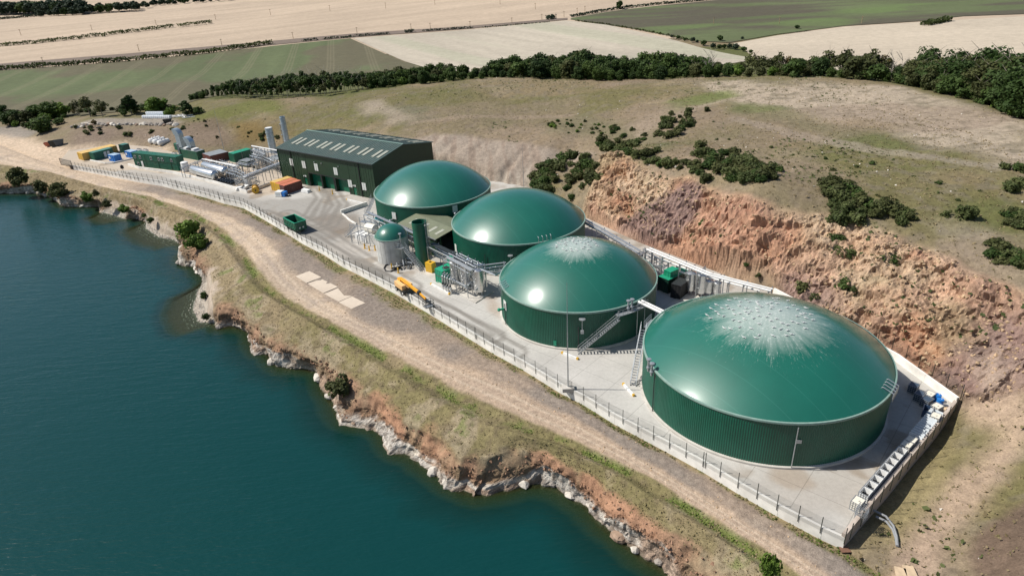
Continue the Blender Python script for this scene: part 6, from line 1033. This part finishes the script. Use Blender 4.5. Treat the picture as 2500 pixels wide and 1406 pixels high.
for rowi,(dist,drop,gap) in enumerate([(6,.45,4.3),(14,.16,5.2),(24,0,5.2)]):
    x=470.0+rowi*9
    while x<2580:
        thin=x<900; p=behind(x,(dist if not thin else dist*.9)+random.uniform(-3,3)); rg=math.hypot(p[0],p[1]); ty_=lerp(top_y(x),crest_y(x),drop*random.uniform(.5,1.5))+random.uniform(-13,6)*(1 if x>950 else .5); h=height_to(p,ty_) if proj(p)[1]>ty_ else 3
        h=max(3.5,min(h,22)); kind='tall' if thin and x>500 else 'broad'
        if 1700<x<2160 and rowi>0: kind=random.choice(['sparse','sparse','broad']); 
        if 2150<x<2200 or (1715<x<1740): kind='sparse'; h*=.8
        if rowi==0 and not thin: kind=random.choice(['bushy','broad','broad']); 
        seg='' ; kind='wood' if x>2190 else kind
        seg='the tall plantation' if thin else ('the hilltop belt' if x<1700 else ('the thin belt' if x<2200 else 'the dark wood'))
        rn=('front','middle','back')[rowi]; cnt[(seg,rowi)]=cnt.get((seg,rowi),0)+1
        plant(kind,p,h,'%s tree, %s from left, %s row of %s'%({'tall':'slender','broad':'dense','sparse':'thin','bushy':'bushy','wood':'big'}[kind],ow(cnt[(seg,rowi)]),rn,seg),'tree','trees of '+seg,wid=1.3 if x>2200 else 1.15)
        x+=(gap*(.56 if thin else 1))*FPX/math.hypot(rg,50)*random.uniform(.8,1.2)
for n,x in enumerate([2172,2192,1726,1735]):     # bare trees
    p=behind(x,14); m=trunk(40+n,9.5,.2,7.0,M_BARKP,9,True); e=thing('bare_tree',p,n,'bare leafless tree, %s'%('left of the pair before the dark wood','right of the pair before the dark wood','left one in the gap of the belt','right one in the gap of the belt')[n] if False else ('left of two bare leafless trees before the dark wood','right of two bare leafless trees before the dark wood','left of two bare trees in the gap of the belt','right of two bare trees in the gap of the belt')[n],'tree','bare trees'); link('trunk',m,e)
for n in range(24):       # scrub on the edge of the dark wood
    x=2225+n*15.5; p=G(x,crest_y(x)+random.uniform(0,3)); p[:2]*=1+random.uniform(.0,.04); p[2]=float(H0(p[0:1],p[1:2])[0])-.2; plant('bushy',p,random.uniform(3.5,6.5),'%s bush from left along the foot of the dark wood'%ow(n+1),'bush','bushes at the foot of the dark wood')
def fill(poly,n,hmin,hmax,seglab,kind='gorse',tries=4000,mind=11):
    pts=[];xs=[q[0] for q in poly];ys=[q[1] for q in poly]
    while len(pts)<n and tries>0:
        tries-=1; q=(random.uniform(min(xs),max(xs)),random.uniform(min(ys),max(ys)))
        if in_poly(np.array([q[0]]),np.array([q[1]]),poly)[0] and all((q[0]-r[0])**2+((q[1]-r[1])*1.6)**2>mind**2 for r in pts): pts.append(q)
    pts.sort()
    for i,q in enumerate(pts): p=G(q[0]+random.gauss(0,3),q[1]+random.gauss(0,2)); p[2]-=.25; plant(kind,p,random.uniform(hmin*.75,hmax),'%s %s bush from left in %s'%(ow(i+1),'gorse' if kind=='gorse' else 'green',seglab),'bush','gorse in '+seglab,('seedling_bush' if 'seedlings' in seglab or 'scatter' in seglab else 'gorse_bush') if kind=='gorse' else 'bush',wid=random.uniform(1.05,1.45))
# trees round the far left yard
for n,(x,by,ty_,kind,wd,lab) in enumerate([(4,292,250,'broad',1.2,'dark tree cut by the left edge of the picture'),(30,306,264,'broad',1.1,'dark spreading tree second from the left edge'),(48,304,276,'bushy',1.1,'yellow green bush between the dark trees at far left'),(70,300,266,'sparse',1.2,'olive tree right of the yellow green bush'),(90,288,254,'bushy',1.1,'mid green tree left of the big dark tree'),(130,288,242,'broad',1.35,'big dark tree at the edge of the green field'),(106,323,279,'broad',1.25,'dark round tree on the bank left of the far terrace'),(155,285,250,'bushy',1.0,'bushy tree right of the big dark tree'),(191,284,244,'sparse',.9,'thin brownish tree left of the olive pair'),(221,285,233,'sparse',1.05,'left tree of the olive pair above the terrace'),(252,285,243,'sparse',1.1,'right tree of the olive pair above the terrace'),(322,279,223,'cone',1.1,'tall dark pointed tree left of the bright one'),(384,277,234,'fresh',1.25,'bright green tree between the two dark pointed trees'),(457,284,241,'cone',1.25,'dark pointed tree right of the white bales'),(234,312,288,'autumn',.9,'small brown pointed tree among the terrace boulders'),(415,285,262,'bushy',.9,'low bush right of the bright green tree'),(300,284,264,'bushy',.9,'low bush left of the tall pointed tree')]):
    p=G(x,by); plant(kind,p,max(1.5,height_to(p,ty_)),lab,'bush' if 'bush' in lab and 'bushy' not in lab else 'tree','trees round the far left yard',wid=wd*1.25)
for n in range(34):      # rough scrub between the far terrace and the green field
    x=[-15,500][0]+n*15.2; p=G(x,random.uniform(270,283)+(6 if x<130 else 0)); plant(random.choice(['bushy','gorse','gorse','bushy','sparse']),p,random.uniform(1.6,3.6),'%s scrub bush from left along the lower edge of the green field'%ow(n+1),'bush','scrub below the green field',wid=1.35)
for n in range(16):
    x=random.uniform(185,470); p=G(x,random.uniform(311,332)); plant('gorse',p,random.uniform(.8,1.7),'%s dark scrub bush in the thicket on the bank below the boulders'%ow(n+1),'bush','scrub on the bank below the boulders',wid=1.4)
fill([(440,290),(500,286),(560,300),(620,292),(690,305),(680,345),(600,352),(520,352),(450,340)],26,.4,1.4,'the brown bank behind the gas plant',mind=5)
fill([(-12,286),(60,284),(160,282),(165,298),(112,322),(60,312),(-12,312)],26,2.0,4.4,'the scrub wood at far left',kind='bushy',mind=9)
# shore bushes
for n,(x,by,ty_,z,kind,wd,lab) in enumerate([(55,455,411,-3.6,'bushy',.95,'round dark green tree at the far left shore'),(102,471,441,-4.6,'bushy',1.1,'low green bush second from left on the shore rocks'),(150,483,448,-5,'bushy',1.25,'wide green bush third from left on the shore rocks'),(215,494,468,-5,'fresh',1.1,'bright green bush on the rock ledge of the shore'),(240,492,462,-4.6,'sparse',.9,'greyish tree beside the bright bush on the ledge'),(264,507,490,-5.2,'bushy',1.3,'low spreading bush right of the rock ledge'),(305,520,500,-5.2,'fresh',1.35,'bright low bush above the small gravel spit'),(352,531,521,-5,'bushy',1.1,'small dark bush between the two gravel beaches'),(371,545,530,-5,'bushy',1.1,'small olive bush above the second gravel beach'),(466,584,536,-4,'fresh',1.12,'large bright green bush, rear one of the pair on the bend of the shore'),(485,611,571,-4.4,'fresh',1.2,'large bright green bush, front one of the pair on the bend of the shore'),(832,962,914,-4.6,'reed',.95,'dark wispy bush growing on the cliff edge'),(1874,1425,1342,-1.9,'fresh',.36,'green sapling at the bottom edge beside the track'),(500,730,712,-6.6,'fresh',.9,'small green bush at the top of the dark beach'),(505,780,765,-6.8,'fresh',1.0,'small green bush at the foot of the dark beach bank')]):
    p=P(x,by,z); plant(kind,p,max(1,height_to(p,ty_))*1.05,lab,'bush','bushes along the lake shore',wid=wd)
# gorse on the quarry slopes
fill([(1295,440),(1340,395),(1380,375),(1440,378),(1455,402),(1460,440),(1420,468),(1380,480),(1330,472),(1300,458)],38,2.0,3.4,'the thick patch behind the third tank')
fill([(1455,345),(1500,350),(1545,357),(1600,394),(1655,395),(1662,412),(1590,404),(1540,388),(1490,377),(1460,360)],34,1.5,2.7,'the strip along the top of the rock face',mind=9)
fill([(1677,398),(1700,405),(1737,436),(1720,444),(1685,425)],11,1.4,2.2,'the small strip left of the big patch',mind=9)
fill([(1700,358),(1760,370),(1820,385),(1860,408),(1890,425),(1880,446),(1840,448),(1780,440),(1740,420),(1712,400)],46,1.6,2.9,'the big patch above the rock face',mind=10)
fill([(1325,294),(1430,290),(1520,313),(1610,335),(1560,352),(1450,328),(1350,320)],44,.6,1.5,'the green dip above the pale scarp',kind='bushy',mind=8)
fill([(1608,290),(1640,275),(1690,285),(1680,315),(1660,335),(1605,335),(1600,312)],20,1.6,2.6,'the group on the upper slope',mind=12)
fill([(2010,458),(2050,450),(2110,468),(2140,490),(2165,520),(2150,533),(2110,538),(2070,545),(2040,542),(2028,500)],40,1.5,2.8,'the patch on the brow above the largest tank',mind=10)
fill([(2172,515),(2200,508),(2225,530),(2230,550),(2200,548)],9,1.3,2.2,'the clump right of the brow patch',mind=10); fill([(2000,600),(2042,570),(2080,600),(2085,625),(2030,632),(1992,622)],20,1.1,2.0,'the strip half way down the rock face',mind=10)
fill([(2406,605),(2450,598),(2520,620),(2520,660),(2440,645),(2412,628)],18,1.3,2.0,'the patch on the right of the rock face',mind=15); fill([(2440,525),(2470,515),(2520,530),(2520,565),(2460,550)],12,1.2,2.0,'the patch at the right edge of the slope',mind=14)
for n,(x,y,h,lab) in enumerate([(1683,276,2.2,'lone round bush at the top of the upper slope'),(1725,274,1.9,'lone round bush right of the upper slope group'),(2354,535,3.2,'lone green bush on the right slope'),(2310,528,1.6,'small bush left of the lone green bush'),(2462,470,2.6,'left dark bush near the right edge'),(2485,462,2.8,'right dark bush near the right edge'),(1955,725,3.4,'dark tall bush at the foot of the rock behind the largest dome'),(1990,740,2.2,'small light bush right of the dark one behind the largest dome'),(2062,705,2.8,'left of two bushes on the rock right of the largest dome'),(2080,718,2.2,'right of two bushes on the rock right of the largest dome'),(2130,633,1.7,'small dark bush on the ledge of the rock face'),(2178,640,1.9,'dark bush low in the middle of the right rock face'),(2015,672,1.5,'small round bush on the stony slope'),(2040,660,1.3,'second small round bush on the stony slope'),(1888,415,2.2,'bush at the right end of the big gorse patch'),(1905,420,2.0,'outermost bush right of the big gorse patch'),(1555,352,2.0,'lone bush above the strip of gorse'),(1590,378,1.8,'bush behind the strip of gorse'),(1605,372,1.8,'second bush behind the strip of gorse'),(1395,485,1.9,'bush below the thick gorse patch'),(1718,552,1.9,'dark bush alone on the purple part of the rock'),(1697,595,1.3,'small bush below the purple rock'),(2450,415,2.0,'bush in the row on the far right slope'),(2480,418,2.2,'second bush in the row on the far right slope'),(2495,420,2.2,'third bush in the row on the far right slope')]):
    p=G(x,y); p[2]-=.2; plant('gorse',p,h,lab,'bush','single bushes on the slopes','gorse_bush')
fill([(1520,500),(1700,480),(1900,560),(2050,620),(2200,620),(2300,700),(2180,800),(2050,760),(1890,690),(1700,620),(1560,570)],46,.5,1.1,'the seedlings over the rock face',mind=18)
fill([(1620,290),(1800,300),(2000,360),(2200,420),(2420,470),(2400,540),(2200,480),(2000,470),(1800,380)],26,.5,1.0,'the scatter over the grassy brow',mind=25)
# hedges and far trees
def hedge(pts,h,w_,label,mat='far',name='hedge',dens=2.2,leaf=.6):
    w=resample(Gp(pts),60); L=float(np.sum(np.linalg.norm(np.diff(w[:,:2],axis=0),axis=1))); n=int(min(9000,max(60,L*dens*h*w_/1.6))); g=np.random.default_rng(int(pts[0][0]*3+L)); t=g.random(n)*59; c_=np.stack([np.interp(t,np.arange(60),w[:,k]) for k in range(3)],1); hh=h*(.55+.75*fbm(t*L/59*.25,t*0,s=3,o=3)); a=g.random(n)*math.pi; c_[:,0]+=np.cos(a)*w_/2*g.uniform(.7,1,n); c_[:,1]+=np.sin(a+g.choice([0,3.14],n))*w_/2; c_[:,2]+=hh*g.random(n)**.6
    nn=g.normal(size=(n,3))+np.array([0,0,.5]); nn/=np.linalg.norm(nn,axis=1)[:,None]; b=w[0]; e=thing(name,b,0,label,'hedge','field hedges'); link('foliage',quads(c_-b,nn,leaf,5,'foliage',LM[mat]),e); st=MB()
    for q in w[::6]: q=q-b; st.cyl((q[0],q[1],-.4),(q[0],q[1],h*.7),.12,5,.05)
    link('stem',st.mesh('stem',M_BARK),e)['kind']='stuff'
hedge([(-20,173.5),(200,158.5),(320,150)],3.2,3.5,'long dark hedge between the green field and the ploughed strip, left part','gorse'); hedge([(325,148),(500,132),(662,109)],3.2,3.5,'long dark hedge between the green field and the ploughed strip, right part','gorse'); hedge([(738,102.5),(776,99)],2,2.5,'short piece of hedge left of the pale field corner'); hedge([(788,98),(862,92)],1.8,2.5,'hedge piece ending at the pale field corner'); hedge([(868,91),(952,85)],2.0,2.5,'hedge piece above the left end of the pale field'); hedge([(990,82),(1008,80)],3,3.5,'small dark clump on the edge of the pale field'); hedge([(1035,78),(1155,70.5)],1.8,2.5,'hedge piece above the middle of the pale field'); hedge([(1180,69),(1340,56)],1.0,2.0,'thin low hedge above the right of the pale field'); hedge([(1338,50),(1353,47)],4,5,'dark round clump where the hedges meet'); hedge([(1395,43),(1500,25),(1600,14)],2.5,3,'hedge along the dark crop field, left part'); hedge([(1600,14),(1720,4),(1800,-4)],3,3,'hedge along the dark crop field, right part')
hedge([(1405,52),(1500,64),(1600,82),(1690,100)],1.0,2.4,'grassy low hedge between the pale field and the dark crop field','olive'); hedge([(2255,64),(2312,53)],3.2,6,'dark island of scrub in the pale right field','gorse'); hedge([(0,49),(60,44),(105,40)],3,4,'low hedge in front of the far left wood')
for n,(a,b,y0,y1) in enumerate([(0,40,113.5,110.5),(41,74,110.5,107),(79,95,107.5,106),(97,120,104.5,103),(121,146,103,100),(151,185,99.5,96),(191,199,96,95),(201,248,93,88),(254,258,89,88.5),(264,295,86,82),(297,324,82,78.5),(330,341,78.5,77.5),(347,374,76,72.5),(376,388,72.5,71),(390,423,70,66),(437,468,65.5,62),(470,506,61.5,57.5),(508,516,57,56)]): hedge([(a,y0),(b,y1)],3.0,3.6,'%s piece from left of the broken hedge across the tan field'%ow(n+1),'gorse',dens=2.0)
for n,(x,y,h) in enumerate([(1640,93,2.2),(1655,97,3),(1672,101,2.5),(1692,104,3.4),(1702,105,2),(1718,113,4.2),(1741,119,3.5),(1756,121,3.5),(1768,119,3),(1781,120,3.5),(1795,122,4),(1815,127,3.6),(1832,131,2.6),(1757,101,4.4),(1812,97,2),(1945,72,3.4)]): p=G(x,y); plant('far',p,h,'%s bush from left along the ditch between the upper right fields'%ow(n+1),'bush','bushes along the field ditch',wid=1.2)
p=G(1512,24); plant('far',p,9,'lone dark tree standing in the hedge of the dark crop field','tree',wid=.9)
random.seed(5); k=0
for x0,x1,by0,by1,ty0,ty1,rws in [(-25,204,38,34,2,-6,3),(100,205,41,37,20,14,1),(203,340,36,28,10,-2,2),(338,362,23,21,6,3,1),(350,580,18,0,0,-14,2)]:
    for r_ in range(rws):
        x=x0+r_*5; k_=0; seg_=('%s row of dense clump'%('front','middle','back')[r_]) if x0==-25 else ('%s row of the part'%('front','back')[r_]+(' by hedge' if x0==100 else ' in middle' if x0==203 else ' near gap' if x0==338 else ' at right end'))
        while x<x1:
            t=(x-x0)/(x1-x0); by=lerp(by0,by1,t)-r_*2.2; p=G(x,by); ty_=lerp(ty0,ty1,t)+random.uniform(-3,4)+(rws-1-r_)*2; h=max(6,min(24,height_to(p,ty_))); k_+=1; plant('far',p,h,'%s tree from left, %s, far upper left woods'%(ow(k_),seg_),'tree','trees of the far woods at upper left',wid=1.3); x+=random.uniform(17,25)
# power poles
for n,(x,by,ty_) in enumerate([(52,88,72),(225,74.5,62),(382,63,49),(527,49,35),(661,38,23),(806,28,13),(942,22,7),(1062,13,-2),(1221,12,-4),(1307,24,8),(107,158,141),(340,126,117),(542,112,101),(716,95,84),(872,83,69),(1004,74,64),(1051,72,62),(1148,68,59),(1250,59,51),(1323,50,40),(1377,43,31),(1409,35,20),(1428,30,18),(1742,60,44),(1902,60,41),(2103,59,40)]):
    p=G(x,by); h=max(5,height_to(p,ty_)); e=thing('power_pole',p,.4,'%s wooden power pole from left %s'%((ow(n+1),'in the upper line across the tan field') if n<10 else ((ow(n-9),'in the line along the ploughed strip') if n<23 else (ow(n-22),'in the dark crop field'))),'power pole','power poles'); MB().cyl((0,0,0),(0,0,h),.22,7,.15).o('pole',M_WOOD,e); MB().box(-1.0,-.08,h-.6,1.0,.08,h-.42).o('crossarm',M_WOOD,e)
# ------------------------------------------------------------------ ground cover that nobody could count
def scatter(name,pts,hgt,mat,wd=.5,seed=1):      # upright little blades, two crossed cards per tuft
    g=np.random.default_rng(seed); n=len(pts); c_=np.repeat(pts,3,0)+g.normal(size=(3*n,3))*np.array([.12,.12,.02])*wd*2; h=np.repeat(hgt,3)*(.6+.7*g.random(3*n)); a=g.random(3*n)*6.28; nrm=np.stack([np.cos(a),np.sin(a),1.1+0*a],1); nrm/=np.linalg.norm(nrm,axis=1)[:,None]; c_[:,2]+=h*.35
    o=link(name,quads(c_,nrm,h*.62,seed,name,mat)); return tag(o,kind='stuff')
na,nb,nc,wd,gm,far_u=L_na,L_nb,L_nc,L_wd,L_gm,1.0; g=np.random.default_rng(3); fl=np.stack([LX,LY,LZ],-1)
def pick(mask_,n): ii=np.argwhere(mask_); ii=ii[g.choice(len(ii),min(n,len(ii)),False)]; q=fl[ii[:,0],ii[:,1]]+g.normal(size=(len(ii),3))*np.array([.12,.12,0]); return q
M_DRYG=leaf_mat('dry grass',(.24,.19,.105),(.36,.29,.17),.3); M_OLG=leaf_mat('olive grass',(.16,.14,.065),(.26,.22,.11),.3); M_GRG=leaf_mat('green weeds',(.08,.115,.02),(.17,.22,.05),.3)
tm=(T>1.9)&(T<3.95)&(UU>-20)&(UU<300); q=pick(tm&(nb>.40),11000); scatter('dry_grass',q,g.uniform(.05,.15,len(q)),M_DRYG,.5,2); q=pick(tm&(nb<.43),3500); scatter('olive_grass',q,g.uniform(.05,.15,len(q)),M_OLG,.5,3)
q=pick((gm*far_u>.5)&(nb>.5)&(T<4),2600); scatter('green_weeds',q,g.uniform(.06,.18,len(q)),M_GRG,.7,4); q=pick((wd>.5)&(T>5.55)&(T<5.97)&(nc>.45),2600); scatter('verge_weeds',q,g.uniform(.08,.2,len(q)),M_OLG,.5,5); q=pick((wd>.4)&(T>5.6)&(T<5.97)&(nc<.5)&(nb>.5),900); scatter('verge_green',q,g.uniform(.08,.2,len(q)),M_GRG,.5,6)
HV=np.stack([GXd,GYd,GZd],-1); okh=(~out)&(yd<-1.5)&(GY<300)&(GX>-150)&(GX<190)
def pickh(m_,n): ii=np.argwhere(m_&okh); ii=ii[g.choice(len(ii),min(n,len(ii)),False)]; return HV[ii[:,0],ii[:,1]]+g.normal(size=(len(ii),3))*np.array([.25,.25,0])
hn=fbm(GX*.09,GY*.09,s=301,o=5); hn2=fbm(GX*.03,GY*.03,s=302,o=4)
q=pickh((face<.3)&(scarp<.4)&(hn>.5),9000); scatter('hill_grass',q,g.uniform(.08,.22,len(q)),M_OLG,.8,7); q=pickh((face<.3)&(scarp<.4)&(hn<.55),12000); scatter('hill_dry_grass',q,g.uniform(.08,.25,len(q)),M_DRYG,.8,8); q=pickh((face<.5)&(scarp<.4)&(hn>.56)&(hn2>.5),1300); scatter('hill_weeds',q,g.uniform(.12,.4,len(q)),LM['gorse'],.8,9); q=pickh((face>.5)&(hn>.6),260); scatter('rock_weeds',q,g.uniform(.2,.5,len(q)),LM['gorse'],.6,10)
def stones(name,pts,smin,smax,mat,seed):
    g2=np.random.default_rng(seed); n=len(pts); base=np.array([(1,0,0),(-1,0,0),(0,1,0),(0,-1,0),(0,0,.8),(0,0,-.8)],float); F=np.array([(0,2,4),(2,1,4),(1,3,4),(3,0,4),(2,0,5),(1,2,5),(3,1,5),(0,3,5)]); s=(smin+(smax-smin)*g2.random(n)**3)[:,None,None]; R_=g2.normal(size=(n,3,3)); Q=np.linalg.qr(R_)[0]; v=(base[None]*(.7+.6*g2.random((n,6,1)))*s)@Q+pts[:,None]; f=(F[None]+np.arange(n)[:,None,None]*6).reshape(-1,3)
    me=bpy.data.meshes.new(name); me.from_pydata(v.reshape(-1,3).tolist(),[],f.tolist()); me.materials.append(mat); o=link(name,me); return tag(o,kind='stuff')
M_RUB=pm('tan rubble',(.42,.30,.19),.9,0,.35,.7,.15,bmp=.4); q=pickh((face>.4),3600); stones('rock_rubble',q,.06,.42,M_RUB,1); q=pickh((face<.5),600); stones('hill_stones',q,.06,.32,M_STONE,2); q=pick((T>3.9)&(T<5.9),1500); stones('track_stones',q,.05,.2,M_RUB,3); q=pick((T>1.0)&(T<1.9)&(BE<.4),2600); stones('bank_rubble',q,.08,.35,pm('red brown rubble',(.27,.165,.11),.9,0,.35,.8,.15),4); q=pick((T>-.6)&(T<.9)&(BE>.4),2600); stones('beach_stones',q,.06,.28,M_STONE,5)
# white limestone blocks at the water's edge
random.seed(9); k=0
for i in range(60,len(U)-260,11):
    if beach[i]>.3 or random.random()<.35: continue
    p=RW[i]+np.array([-dirn[i][0]*random.uniform(-.3,.5),-dirn[i][1]*random.uniform(-.3,.5),random.uniform(.0,.5)]); 
    if not -60<proj(p)[0]<1760: continue
    k+=1; put_boulder(p,random.uniform(.5,1.25),random.choice([0,1,0,1,2,3]),'%s pale rock from left at the foot of the shore cliff'%ow(k),'pale rocks along the shore')
